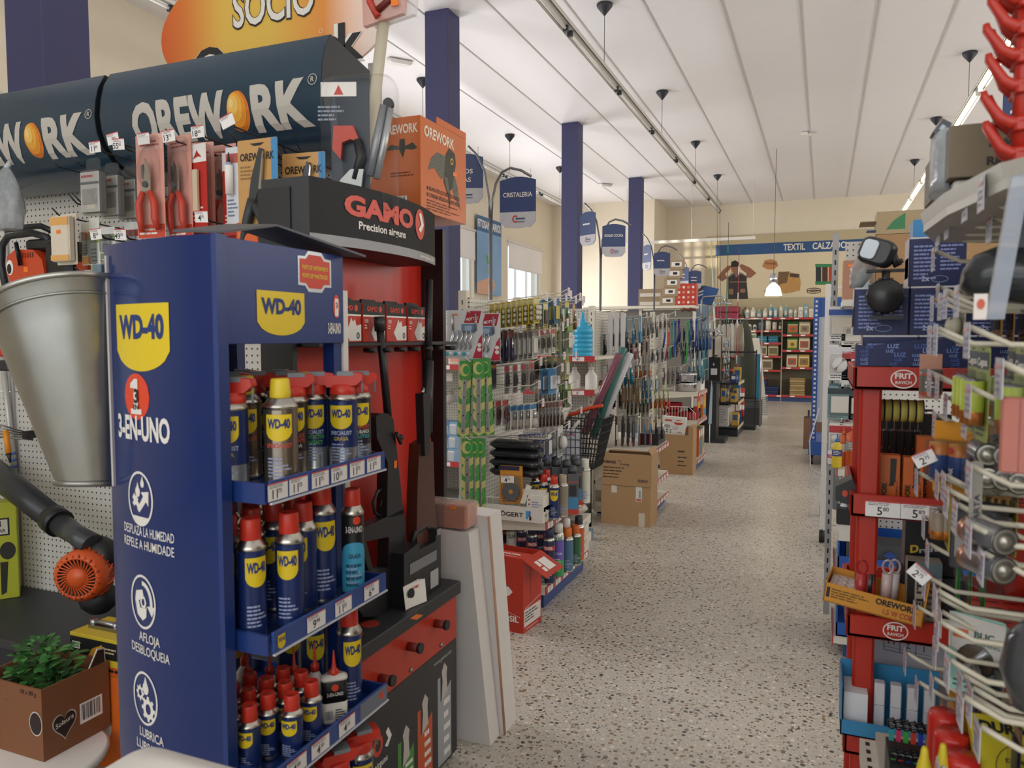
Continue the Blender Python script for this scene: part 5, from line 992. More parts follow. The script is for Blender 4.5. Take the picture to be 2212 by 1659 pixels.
# black bags
q = at(1075, 945, Y=3.98)
for k in range(4):
    t = thing('wrapped_roll', f'black crumpled film pack stacked under brown ring packs, {ORD[k]} from the top', 'pack', (-1.62, 4.02, .93-.052*k), 0, 'black film packs'); b = MB(); g = random.Random(k); rr = []
    for j in range(9): x = -.16+.04*j; r = .03 if 0 < j < 8 else .012; rr.append([(x, r*1.9*math.cos(a)*(1+.15*g.random()), r*.85*math.sin(a)*(1+.25*g.random())-.03) for a in (2*math.pi*i/12 for i in range(12))])
    b.loft(rr, C('25272b', .22, 0, .3, .4, 40)); part('film', b, t)
rack_hook(E2, B2, (-1.45, 4.02, .94), X1, .4, 0, False)
# shelf goods: basket, branded cartons, cans
t = thing('wire_basket', 'white wire basket at the near end of the hardware shelf', 'basket', (-1.6, 3.94, .495)); b = MB(); bz = .115
for x in [-.25+.032*k for k in range(14)]: b.tube([(x, -.035, 0), (x, -.035, bz)], .0022, WIRE, 5)
b.tube([(-.26, -.035, 0), (-.26, -.035, bz), (.16, -.035, bz), (.21, -.035, bz*.5), (.21, -.035, 0)], .0035, WIRE, 6); b.tube([(.16, -.035, bz), (.16, .3, bz)], .003, WIRE, 6)
part('wires', b, t)
def hogert(lb, x, y, w, d, h):
    t = thing('branded_carton', lb, 'box', (x, y, .496)); b = MB(); m = C('d8d4ca', .6, 0, .03)
    for lo, hi in (((0, 0, 0), (w, .003, h)), ((0, d, 0), (w, d+.003, h)), ((0, .003, 0), (.003, d, h)), ((w-.003, .003, 0), (w, d, h)), ((.003, .003, .001), (w-.003, d, .003))): b.box(lo, hi, m)
    s = b.pl((0, 0, 0), (1, 0, 0), (0, 0, 1)); s.text('HÖGERT', w*.5, h*.3, h*.28, C('2a2c30', .5, 0, 0), w=w*.42, bold=.02); s.rect(w*.75, h*.2, w*.78, h*.75, C('3f9ad0')); s.rect(w*.785, h*.35, w*.82, h*.75, C('2f7fc0')); s.rect(w*.8, h*.15, w*.83, h*.4, INK, .001)
    s = b.pl((w, 0, 0), (0, 1, 0), (0, 0, 1)); s.text('HÖGERT', d*.45, h*.35, h*.16, C('2a2c30', .5, 0, 0), w=d*.5); s.rect(d*.75, h*.35, d*.82, h*.7, C('2f7fc0')); part('tray', b, t); return t
t = hogert('low white carton tray with tool brand lettering, facing the entrance', -1.80, 3.86, .40, .14, .085)
b = MB(); b.box((.30, .01, .06), (.40, .13, .15), C('dcd8cf', .6), .002); b.prism([(.30, .15), (.40, .15), (.415, .185), (.29, .18)], .003, C('dcd8cf', .6), 'Y', (0, .02, 0)); b.prism([(0.02, .10), (.05, .10), (.09, .2), (.06, .21)], .002, C('dcd8cf', .6), 'Y', (.24, .01, 0))
s = b.pl((0, .0095, 0), (1, 0, 0), (0, 0, 1)); s.lines(.33, .08, .39, .12, 3, C('8a94b8', .6, 0, 0), 4)
for q in ((.315, .125), (.315, .10)): s.disc(*q, .005, .005, C('8a2a2a', .5, 0, 0))
part('inner_cartons', b, t)
t = gp('blade_pack', 'orange carded grinding disc pack hanging on the wire basket', 'packaged disc', (-1.60, 3.89, .80), .15, .13, .215, 'c9852a', 'flat', '8a7a5a', 'd0902f', 5, .004)
b = MB(); b.lathe([(.05, -.012, C('6a6c70', .4, .5)), (.05, -.004, C('6a6c70', .4, .5))], (0, 0, -.145), 24, 'Y'); b.lathe([(.013, -.0135, C('b5863a')), (.013, -.012, C('b5863a'))], (0, 0, -.145), 12, 'Y'); part('disc', b, t, 'grey disc')
b = MB(); s = b.pl((-.012, -.006, -.07), (1, 0, 0), (0, 0, 1)); s.rect(-.06, .045, .06, .068, C('2a2440'), .001); price(b, (-.02, -.0075, -.075), '4.75', .075, .045); part('price_label', b, t, 'white price label 4,75')
zS = .497
for i, (u, y, lab) in enumerate(((1156, 4.1, 1), (1175, 4.02, 1), (1197, 3.98, 1), (1181, 4.16, 1))):
    x = at(u, 1000, Y=y).x; o = dup(first, (x, y, zS), .35, f'navy spray can with red cap on hardware end unit, {ORD[i]} from the near left', 'navy cans on the hardware shelf')
t = spray('grey brown spray can beside navy cans on hardware shelf', (at(1216, 1000, Y=4.06).x, 4.06, zS), .4, .031, .20, C('8a8070', .4), ('round', C('a59a84', .4)), lab=False)
sp = [((at(u, 1000, Y=y).x, y, zS), .45) for u, y in ((1236, 4.16), (1160, 4.34), (1180, 4.34), (1202, 4.34), (1224, 4.34), (1245, 4.40), (1200, 4.46), (1240, 4.54))]
def boxed(lb, loc, rot):
    t = thing('boxed_spray', lb, 'spray can', loc, rot); b = MB(); b.box((-.034, -.034, 0), (.034, .034, .235), C('55585c', .4), .003); s = b.pl((0, -.034, 0), (1, 0, 0), (0, 0, 1)); s.rect(-.034, .0, .034, .03, C('b8382a')); s.rect(-.03, .03, .03, .10, C('3f84b0')); s.rect(-.02, .105, .02, .17, C('26282c')); s.rect(-.034, .185, .034, .19, C('b8482a')); part('carton', b, t)
    b = MB(); b.lathe([(.026, .235, C('33363a')), (.028, .25, C('44474c')), (.024, .275, C('33363a')), (.015, .28, C('33363a'))], (0, 0, 0), 14); part('can_cap', b, t); return t
row(boxed, sp, 'grey boxed spray paint can on hardware shelf', 'boxed spray cans', 'from the near end')
spray('white spray can at the far end of hardware shelf', (at(1264, 1000, Y=4.45).x, 4.45, zS), .5, .033, .23, C('c9c7b8', .4), ('round', C('d6d4cc')), lab=False)
# lower shelf: foam cans
zL = .132; FO = [(1075, 4.1, 'o'), (1088, 4.2, 'p'), (1106, 4.08, 'o'), (1126, 4.1, 'p'), (1149, 4.02, 'p'), (1164, 4.2, 'p'), (1186, 3.98, 'p'), (1206, 4.12, 'g'), (1222, 4.25, 'g')]
pr = {}; cnt = {}
for u, y, k in FO:
    loc = (at(u, 1200, Y=y).x, y, zL); cnt[k] = cnt.get(k, 0)+1; de = {'o': 'white and violet foam can', 'p': 'navy foam can with red band', 'g': 'white and green foam can'}[k]; lb = f'{de}, {ORD[cnt[k]-1]} such from left on lowest hardware shelf'
    if k in pr: dup(pr[k], loc, rnd.uniform(.1, .6), lb); continue
    t = pr[k] = thing('foam_can', lb, 'spray can', loc, .3, f'{de}s on the lowest shelf'); b = MB(); r = .033
    c1, c2, c3 = {'o': ('5a4aa0', 'd8d6d2', 'd8d6d2'), 'p': ('232c4e', 'b8303a', '232c4e'), 'g': ('3f9a5a', '6a5ab0', 'd6d6d2')}[k]
    b.lathe([(r, 0, SIL), (r*1.02, .006, C(c1, .35)), (r, .10, C(c2 if k != 'p' else c1, .35)), (r, .19, C(c2, .35)), (r, .215, C(c3, .35)), (r, .245, SIL), (r*.7, .265, SIL)], (0, 0, 0), 20)
    s = b.cy((0, 0, 0), r); s.cut = (8, 0); s.text({'o': 'OLIVÉ', 'p': 'PENOSIL', 'g': 'OLIVÉ'}[k], 0, .196 if k == 'p' else .21, .016 if k == 'p' else .022, C('e0dcd4' if k == 'p' else '2f7a4a', .5, 0, 0), w=.05, bold=.03); s.text('PU-FOAM', 0, .13, .014, C('c9d0e6', .5, 0, 0), w=.045); s.lines(-.02, .03, .02, .11, 6, C('c9cddc', .6, 0, 0), 4); part('can_body', b, t)
    b = MB(); b.lathe([(r*.8, .255, C('dcdad4' if k != 'p' else '2a3050')), (r*.8, .30, C('dcdad4' if k != 'p' else '2a3050')), (r*.6, .31, C('dcdad4'))], (0, 0, 0), 16); part('can_cap', b, t)
for u, y, h, c, cc, l in ((1226, 4.22, .215, '4a6a86', 'd0702a', 'blue grey can with orange cap on lowest hardware shelf'), (1243, 4.36, .20, '2f5a3c', 'c9602a', 'dark green can near white cartons on lowest shelf'), (1250, 4.45, .235, 'c0532a', '33363a', 'orange can beside white cartons on lowest shelf')):
    spray(l, (at(u, 1200, Y=y).x, y, zL), .5, .034, h, C(c, .35), ('round', C(cc, .4)), lab=False)
spray('small black can standing before the red foam carton', (at(1180, 1240, Y=3.96).x-.02, 3.935, zL), .5, .02, .12, C('33363c', .35), ('round', C('c9c6c0', .4)), lab=False)
for k in range(4):
    b = MB(); b.box((-.10, -.13, 0), (.09, .09, .058), C('d3cdc2', .65, 0, .03), .002); s = b.pl((.09, 0, 0), (0, 1, 0), (0, 0, 1)); s.lines(-.09, .015, .0, .04, 2, C('9a94a0', .6, 0, 0), k); s = b.pl((0, -.13, 0), (1, 0, 0), (0, 0, 1)); s.rect(.02, .0, .022, .058, C('a59c8c')); solo('white_carton', b, f'flat white carton at far end of lowest shelf, {ORD[k]} from the bottom', 'box', (-1.475+(.01 if k % 2 else -.005), 4.63, zL+.001+.059*k), (0, 0, .02*k), 'white cartons on the lowest shelf')
t = thing('plastic_bag', 'clear plastic bag of white goods on the white cartons', 'bag', (-1.50, 4.6, .372)); b = MB(); g = random.Random(2); rr = []
for j in range(7): f = math.sin(math.pi*(j+.35)/7.4); rr.append([(.12*f*math.cos(a)*(1+.15*g.random()), .12*f*math.sin(a)*(1+.15*g.random()), .0+.016*j) for a in (2*math.pi*i/14 for i in range(14))])
b.loft(rr, C('cfc8be', .25, 0, .1, .3, 30, .6)); part('bag', b, t); b = MB(); b.blob((0, 0, .045), (.08, .08, .035), C('d6d2ca')); part('content', b, t)
# red foam carton on the floor
q0, q1 = at(1130, 1370, Z=0), at(1174, 1345, Z=0); t = thing('foam_carton', 'red open carton with white diamond on the floor by end unit', 'box', (q0.x, q0.y, 0), math.atan2(q1.y-q0.y, q1.x-q0.x)-R90+.12)
rc = C('b8321f', .45, 0, .04); w, d, h = .31, .21, .385; b = MB()
for lo, hi in (((-w, 0, 0), (0, .004, h)), ((-w, d-.004, 0), (0, d, h)), ((-w, .004, 0), (-w+.004, d-.004, h)), ((-.004, .004, 0), (0, d-.004, h)), ((-w+.004, .004, .001), (-.004, d-.004, .004))): b.box(lo, hi, rc)
s = b.pl((-w, 0, 0), (1, 0, 0), (0, 0, 1)); s.poly([(.18, .14), (.25, .21), (.18, .28), (.11, .21)][::1], WHT); s.poly([(.13, .235), (.18, .278), (.225, .235)], INK, .0012); s.poly([(.135, .185), (.18, .142), (.225, .185)], INK, .0012); s.text('PENOSIL', .2, .055, .03, WHT, w=.17, bold=.03)
for k in range(14): s.line(.13+.012*k, .126-.003*k, .136+.012*k, .121-.003*k, .003, WHT)
s = b.pl((0, 0, 0), (0, 1, 0), (0, 0, 1)); s.rect(.01, .03, .20, .12, C('dcd6d0')); s.lines(.02, .05, .17, .11, 4, C('55555a', .6, 0, 0), 3, .0014); s.line(.02, .125, .2, .15, .003, WHT); s.text('www.penosil.com', .1, .012, .01, WHT, w=.14); s.rect(.085, .12, .087, .35, INK); part('carton', b, t)
b = MB(); b.box((-w, 0, h), (-.0, d*.5, h+.004), rc); s = b.pl((-w, 0, h+.004), (1, 0, 0), (0, 1, 0)); s.text('PENOSIL', .2, .05, .022, WHT, w=.14, bold=.03); s.text('www.penosil.com', .2, .02, .009, WHT, w=.12); part('top_flap', b, t)
b = MB(); b.M = Matrix.Translation((0, 0, h)) @ Matrix.Rotation(.5, 4, 'Y'); b.box((0, 0, -.004), (.15, d, 0), rc); s = b.pl((0, 0, 0.0), (0, 1, 0), (-1, 0, 0)); s = Surf(b, lambda u, v, l: Vector((.15-v, u, l))); s.rect(.09, .03, .17, .11, WHT); s.rect(.05, .03, .08, .06, WHT); s.rect(.05, .07, .08, .11, WHT); part('side_flap', b, t)
# ---------------------------------------------------------------- aisle sign posts with hanging boards
NB = C('2b3f6e', .4, 0, .04)
def sign_post(lb, x, y, z0, zs, k=1., la=1.):
    z0 = 1.76; t = thing('sign_post', lb, 'sign post', (x, y, 0)); h = zs; m = C('77787c', .3, .7)
    b = MB(); b.tube([(0, 0, 0), (0, 0, h)], .011, m, 10); part('pole', b, t)
    b = MB(); b.tube([(.004, 0, h-.04), (.012, 0, h+.10*k), (.035, 0, h+.2*k), (.075, 0, h+.265*k), (.13, 0, h+.285*k), (.2, 0, h+.265*k), (.265, 0, h+.225*k)], .008, m, 8); part('arm', b, t)
    b = MB(); b.tube([(-.004, 0, h-.04), (-.012, 0, h+.12*k), (-.04, 0, h+.28*k), (-.09, 0, h+.38*k), (-.15, 0, h+.44*k)], .008, m, 8); part('arm', b, t); return t
def board(lb, x, y, zt, w, h, lines_, rot=0., th=.006):
    t = thing('aisle_sign', lb, 'sign', (x, y, zt), rot, 'aisle signs'); b = MB(); pts = [(-w/2, -.05*h)]+[(-w/2+w*i/8, -.05*h+.05*h*math.sin(math.pi*i/8)*1.4) for i in range(1, 8)]+[(w/2, -.05*h), (w/2, -h*.86), (w*.36, -h*.98), (0, -h), (-w*.36, -h*.98), (-w/2, -h*.86)]
    b.prism(pts, th, NB, 'Y', (0, -th/2, 0)); s = b.pl((0, -th/2, 0), (1, 0, 0), (0, 0, 1)); s.poly([(-w/2, -h*.86), (-w*.36, -h*.98), (0, -h), (w*.36, -h*.98), (w/2, -h*.86), (w/2, -h*.68), (-w/2, -h*.68)], C('b9bac0', .4))
    for i, l in enumerate(lines_): s.lines(-w*.3, -h*(.4+.17*i), w*.34, -h*(.3+.17*i), 1, WHT, i+3) if not l else s.text(l, 0, -h*(.38+.17*i), h*.09, WHT, w=min(w*.8, w*.105*len(l)))
    s.ring(-w*.06, -h*.82, w*.09, h*.075, w*.04, C('b83a34', .5, 0, 0), .0012, a0=.8, a1=5.4); s.rect(-w*.06, -h*.83, w*.2, -h*.8, C('2b3f6e', .5, 0, 0), .0012); s.rect(-w*.02, -h*.89, w*.2, -h*.86, C('7a7f90', .5, 0, 0), .0012); part('panel', b, t)
    b = MB()
    for q in (-.36, .36): b.tube([(w*q, 0, -h*.03), (w*q, 0, .05)], .0015, STEEL, 5)
    part('hanger', b, t); return t
sign_post('grey forked sign post rising from hardware end unit', -1.905, 4.3, 1.78, 2.25)
board('blue hanging aisle sign reading CRISTALERIA', -1.73, 4.31, 2.475, .225, .30, ['CRISTALERIA'], .12); board('blue aisle sign half hidden by the orange owl box', -2.075, 4.3, 2.64, .22, .30, ['ITOS', 'LAS'], .35)
sign_post('grey forked sign post on second end unit, past the third column', -1.826, 6.5, 1.75, 2.25); board('blue aisle sign with one short white word beside third column', -1.945, 6.5, 2.61, .2, .29, [''], -.55); board('blue aisle sign reading HOGAR COCINA', -1.71, 6.5, 2.49, .2, .28, ['HOGAR COCINA'], .3)
sign_post('slim forked sign post above hose end unit', -1.871, 9., 1.76, 2.3); board('narrow blue aisle sign seen edge-on right of fourth column', -1.965, 9., 2.60, .2, .30, [''], -.85); board('small deep blue aisle sign facing the aisle above hose end unit', -1.785, 9., 2.51, .19, .28, [''], .3)
sign_post('farthest forked sign post before the shower display', -1.878, 11.5, 1.8, 2.3); board('far pale blue aisle sign, left of the last pair', -1.96, 11.5, 2.55, .2, .30, ['', ''], -.5); board('far violet blue aisle sign, right of the last pair', -1.79, 11.5, 2.49, .19, .27, ['', ''], .3)
# plant banner and ceiling fittings
q0, q1 = at(1030, 462, X=XL+.06), at(1083, 632, X=XL+.06); t = thing('plant_banner', 'tall blue banner of hand holding seedling by left windows', 'banner', (XL+.06, (q0.y+q1.y)/2, q0.z)); w, h = q1.y-q0.y, q0.z-2.36
b = MB(); b.box((-.004, -w/2, -h), (0, w/2, 0), C('6f97bd', .5, 0, .25, 0, 1.2)); s = b.pl((0, 0, 0), (0, 1, 0), (0, 0, 1)); s.rect(-w/2, -h*.2, w/2, 0, C('235a84')); s.text('FITOSANITARIOS', 0, -h*.15, .15, WHT, w=w*.93, bold=.02)
gn, sk = C('4a8a3c', .5), C('c99a80', .5, 0, .1); s.line(0, -h*.8, .02, -h*.35, .02, gn)
for z, q, sc in ((-.45, .14, 1), (-.55, -.17, 1), (-.63, .13, .9), (-.36, .06, .8), (-.7, -.1, .9)): s.poly([(0, h*(z-.06)), (q*.6*sc, h*(z-.05)), (q*sc, h*(z+.03)), (q*.9*sc, h*(z+.09)), (q*.3*sc, h*(z+.02))], gn, .0012)
s.poly([(-.5*w, -h), (-.5*w, -h*.86), (-.2, -h*.80), (.05, -h*.77), (.22, -h*.80), (.27, -h*.87), (.2, -h*.96), (.1, -h)], sk, .0014); s.poly([(-.05, -h*.82), (.08, -h*.81), (.1, -h*.87), (-.02, -h*.88)], C('4a3428', .7), .002)
for k in range(3): s.line(-.1+.08*k, -h*.84, .18, -h*(.86+.04*k), .008, C('a87860', .5, 0, 0), .0022)
part('sheet', b, t); b = MB(); b.tube([(0, -w/2, 0), (0, w/2, 0)], .012, C('c9c9c9'), 8); part('top_rail', b, t)
for u, v, l in ((863, 135, 'small white emergency light on ceiling left of second column'), (1308, 400, 'small ceiling fitting beside the third column')):
    q = at(u, v, Z=CEIL-.03); t = thing('emergency_light', l, 'light', (q.x, q.y, CEIL), .9); b = MB(); b.loft([[(x*k, y*k, z) for x, y in rrect(.30, .11, .03, 3)] for k, z in ((1, -.009), (1, -.03), (.8, -.055))], C('dedbd6', .3)); part('cover', b, t)
q = at(1745, 290, Z=CEIL-.02); t = thing('smoke_detector', 'round white detector on the ceiling above main aisle', 'detector', (q.x, q.y, CEIL)); b = MB(); b.lathe([(.03, -.05, WHT), (.06, -.04, WHT), (.065, -.009, WHT)], (0, 0, 0), 20); part('housing', b, t); b = MB(); b.box((-.1, -.14, -.06), (.0, -.05, -.009), WHT, .008); part('junction_box', b, t)
# ================================================================ HOUSEWARES, second end unit and what stands by it
T = thing('housewares_gondola', 'red-edged housewares shelving seen between airgun stand and hardware unit', 'shelving', (-3.6, 6.3, 0)); B3 = (-3.6, 6.3, 0)
b = MW(B3); b.box((-5.6, 6.3, .1), (-1.84, 6.32, 1.76), pegboard('bdb9b2', .025)); part('pegboard_panel', b, T)
b = MW(B3); b.box((-5.6, 5.75, 0), (-1.84, 6.3, .1), C('8f8c86')); part('base_deck', b, T)
for x0, x1, z, s in ((-5.5, -2.45, 1.28, 5), (-5.5, -2.45, .47, 6), (-2.4, -1.62, 1.36, 7), (-2.4, -1.62, 1.10, 8)):
    b = MW(B3); b.box((x0, 5.62, z-.02), (x1, 6.29, z), CRM); sh = part('shelf', b, T); b = MW(B3); strip(b, (x0, 5.62, z-.035), (x1, 5.62, z-.035), int((x1-x0)/.32)+1, PRED, s); part('price_rail', b, sh)
for k in range(4): b = MW(B3); b.box((-3.05+.32*k, 5.8, 1.14), (-2.93+.32*k, 5.802, 1.21), WHT); part('tag_card', b, T)
# bags on top, mugs on pegs, boxed glasses below
for k, (x, c) in enumerate(((-3.05, 'd8cfd0'), (-2.86, 'd9d2cc'), (-2.66, 'd6c0b4'))):
    t = thing('food_bag', f'pale printed clear bag on upper housewares shelf, {ORD[k]} from the airgun stand', 'bag', (x, 5.78, 1.281), 0, 'bags on the housewares shelf'); b = MB(); b.loft([[(p*kx, q*ky, z) for p, q in rrect(.17, .09, .03, 3)] for kx, ky, z in ((.9, .9, 0), (1, 1, .04), (1, .95, .16), (.95, .4, .26), (1, .05, .33))], C(c, .25, 0, .08)); s = b.pl((0, -.047, 0), (1, 0, 0), (0, 0, 1)); s.rect(-.06, .03, .06, .14, C('d9917a')); s.lines(-.05, .05, .05, .13, 4, WHT, k, .0014); s.disc(.04, .19, .02, .015, C('3a4a7a')); part('film', b, t)
b = MB(); b.box((-.11, -.06, 0), (.11, .06, .05), C('c9a07a')); s = b.pl((0, -.06, 0), (1, 0, 0), (0, 0, 1)); s.lines(-.06, .012, .06, .034, 1, C('3a4a8a')); solo('small_carton', b, 'tan small carton at the end of upper housewares shelf', 'box', (-2.62, 5.7, 1.281))
def mug(lb, loc, rot):
    t = thing('mug', lb, 'mug', loc, rot); b = MB(); w = C('dad8d4', .2, 0, 0); b.lathe([(.0, 0, w), (.04, 0, w), (.043, .01, w), (.046, .10, w), (.042, .10, w), (.039, .012, w), (0, .01, w)], (0, 0, 0), 20, cap=False); part('bowl', b, t); b = MB(); b.tube([(-.045, 0, .085), (-.075, 0, .075), (-.078, 0, .04), (-.045, 0, .022)], .006, w, 8); part('handle', b, t); return t
for k, (u, v) in enumerate(((962, 866), (1003, 866))):
    q = at(u, v, Y=6.0); o = mug if k == 0 else None
    lb = f'white mug hanging sideways on a peg, {ORD[k]} from the airgun stand'
    if k == 0: m0 = mug(lb, q, (0, 1.15, .5)); m0['group'] = 'white mugs on pegs'
    else: dup(m0, q, (0, 1.15, .5), lb)
    b = MW(B3); b.tube([(q.x-.03, 6.3, q.z+.09), (q.x-.03, 5.97, q.z+.07), (q.x-.03, 5.95, q.z+.09)], .004, WIRE, 6); part('peg_hook', b, T)
def glassbox(lb, loc, rot):
    t = thing('glass_box', lb, 'box', loc, rot); b = MB(); b.box((-.105, 0, 0), (.105, .14, .112), C('5f86a8', .35, 0, .1), .001); s = b.pl((0, 0, 0), (1, 0, 0), (0, 0, 1)); s.rect(-.105, .08, -.08, .112, INK); s.poly([(-.03, .0), (.105, .0), (.105, .11), (-.0, .11)], C('86a6c2', .4)); s.poly([(.0, .008), (.05, .008), (.058, .085), (-.008, .085)], C('c0c6ca', .3, 0, .1), .0013); s.disc(.025, .085, .033, .008, C('dde0e2', .3), .0018); s.poly([(-.06, .012), (-.025, .012), (-.02, .075), (-.065, .075)], C('a5b2bc', .3), .0013); part('carton', b, t); return t
row(glassbox, [((-2.90+.24*(k % 2)+.01*(k//2), 5.66, .471+.113*(k//2)), 0) for k in range(6)], 'blue boxed drinking glass set on low housewares shelf', 'boxed glasses', 'counting up from the lowest left')
b = MB(); b.blob((0, 0, .04), (.06, .03, .05), C('4a9ac0', .3), 10, 6); b.tube([(-.05, 0, .06), (.03, 0, .08), (.06, 0, .03)], .008, C('3a86b0'), 6); solo('blue_toy', b, 'small blue plastic item on the base under boxed glasses', 'household item', (-2.82, 5.8, .10))
# funnels, bottles, basin
fb = C('2fa3cf', .3, 0, .03); q = at(1257, 775, Y=5.85); x, y, z = q.x, 5.9, 1.361
for k in range(6):
    t = thing('funnel', f'sky blue plastic funnel in a nested stack, {ORD[k]} from the bottom', 'funnel', (x-.01, y, z+.036*k), 0, 'nested blue funnels'); b = MB()
    pr = [(.078, 0, fb), (.082, .004, fb), (.080, .034, fb), (.076, .036, fb), (.074, .03, fb)]
    if k == 5: pr = [(.078, 0, fb), (.082, .004, fb), (.080, .034, fb), (.074, .05, fb), (.03, .085, fb), (.018, .12, fb), (.008, .18, fb), (.007, .182, fb), (.005, .17, fb)]
    b.lathe(pr, (0, 0, 0), 24, cap=False); part('cone', b, t)
    if k == 5: b = MB(); b.tube([(.03, -.01, .085), (.055, -.012, .09), (.066, -.012, .07), (.064, -.01, .05)], .005, fb, 6); part('ring_handle', b, t)
for k, (u, v) in enumerate(((1241, 840), (1277, 843))):
    q = at(u, v, Y=5.8); t = thing('plastic_bottle', f'white plastic bottle on lower shelf under the funnels, {["near the brush packs", "near the upright"][k]}', 'bottle', (q.x, 5.8, 1.101)); b = MB(); b.lathe([(.045, 0, WHT), (.048, .005, WHT), (.047, .11, WHT), (.02, .145, WHT), (.018, .16, WHT)], (0, 0, 0), 18); part('body', b, t); b = MB(); b.lathe([(.02, .155, C('d2d0cc')), (.02, .175, C('d2d0cc')), (.006, .18, C('d2d0cc')), (.004, .21, C('d2d0cc'))], (0, 0, 0), 12); part('cap', b, t)
t = thing('wash_basin', 'large white round basin on edge behind seed packs', 'basin', at(1232, 905, Y=5.3)); b = MB(); b.M = Matrix.Rotation(-1.15, 4, 'Y') @ Matrix.Rotation(.2, 4, 'X'); w = C('d9d7d2', .3, 0, 0); b.lathe([(.10, -.10, w), (.15, -.06, w), (.185, 0, w), (.2, 0, w), (.2, .006, w), (.18, .006, w), (.14, -.05, w), (0, -.09, w)], (0, 0, .13), 32, cap=True); part('bowl', b, t); b = MB(); b.tube([(.05, -.1, -.06), (.1, -.1, .0)], .012, w, 6); part('stand_foot', b, t)
# tools hung in front: grill grid
t = thing('grill_grid', 'navy wire grill grid with white card hanging before black basket', 'grill', at(1228, 924, Y=4.90), .2); b = MB()
for k in range(6): b.tube([(-.08+.032*k, 0, -.01), (-.08+.032*k, 0, -.30)], .003, C('2a3350'), 5); b.tube([(-.085, 0, -.03-.052*k), (.085, 0, -.03-.052*k)], .003, C('2a3350'), 5)
part('wires', b, t); b = MB(); b.prism([(p, q-.14) for p, q in rrect(.16, .26, .03)], .002, C('cfd3da'), 'Y', (0, .006, 0)); s = b.pl((0, .004, 0), (1, 0, 0), (0, 0, 1)); s.text('CADAC', 0, -.055, .03, C('b83a3a', .5, 0, 0), w=.1); part('backing_card', b, t)
b = MB(); b.tube([(0, 0, -.01), (0, .0, .03), (0, -.22, .03), (-.03, -.24, .03)], .003, WIRE, 5); part('hook', b, t)
# shopping basket on wheels with gift wrap rolls
o = at(1262, 1010, Y=5.45); o.z = .06; t = thing('basket_trolley', 'black wire trolley basket with orange handle, holding wrap rolls', 'basket', o)
b = MB(); r0 = [(-.13, -.09), (.10, -.09), (.10, .14), (-.13, .14)]; r1 = [(-.16, -.13), (.18, -.13), (.18, .18), (-.16, .18)]
bz0, bz1 = at(1262, 1010, Y=5.45).z-.05, at(1270, 900, Y=5.45).z-.06; L0 = [Vector((p, q, bz0)) for p, q in r0]; L1 = [Vector((p, q, bz1)) for p, q in r1]
for k in range(4):
    for j in range(12): f = j/12; b.tube([L0[k].lerp(L0[(k+1) % 4], f), L1[k].lerp(L1[(k+1) % 4], f)], .0035, BLK, 4)
for f in (0, .15, .3, .5, .7, .85, 1): b.tube([p.lerp(q, f) for p, q in zip(L0, L1)], .0045, BLK, 4, closed=True)
b.box(L0[0], (L0[2].x, L0[2].y, bz0+.004), BLK); part('basket', b, t)
b = MB(); P = [at(u, v, Y=5.4)-o for u, v in ((1198, 899), (1240, 894), (1272, 882), (1302, 876))]; b.tube(P, [.012, .014, .016, .012], C('d0431f', .4), 8); part('handle', b, t, 'orange handle')
b = MB(); P2 = at(1290, 880, Y=5.4)-o; b.tube([P2, (.15, -.12, bz1)], .008, BLK, 6); P2 = at(1280, 882, Y=5.4)-o; b.tube([P2, (.05, -.12, bz1)], .008, BLK, 6); part('handle_arm', b, t)
for x, y in ((.06, -.04), (-.10, .1)): b = MB(); b.tube([(x, y, bz0), (x, y, .04)], .012, BLK, 8); b.lathe([(.045, -.015, C('5f7f96', .3)), (.045, .015, C('5f7f96', .3))], (x, y, -.015), 16, 'X'); part('wheel', b, t)
for k, (a, e, c, r, l) in enumerate((((1338, 765), (1272, 915), '7a4858', .03, 'maroon wrapping paper roll leaning in the black basket'), ((1348, 752), (1290, 920), '3a6a66', .03, 'green wrapping paper roll behind the maroon roll'), ((1362, 764), (1300, 915), 'c9cbd0', .027, 'silver white wrapping paper roll in the black basket'))):
    p, q = at(*a, Y=5.62+.05*k), at(*e, Y=5.42+.05*k); d = (q-p); q = p+d*1.15; b = MB(); b.tube([p-q, (p-q)*.985, (0, 0, 0)], [r*.96, r, r], C(c, .22, 0, .1), 14); d = (p-q).normalized(); b.tube([p-q+d*.001, p-q+d*.003], r*.6, INK, 10); solo('paper_roll', b, l, 'paper roll', q)
E3, B3u = end_unit('kitchen_end_unit', 'kitchen tool end unit with scissors and knives behind kraft cartons', -1.80, -1.30, 6.24, 6.95, (.10, .29, .565), 1.78)
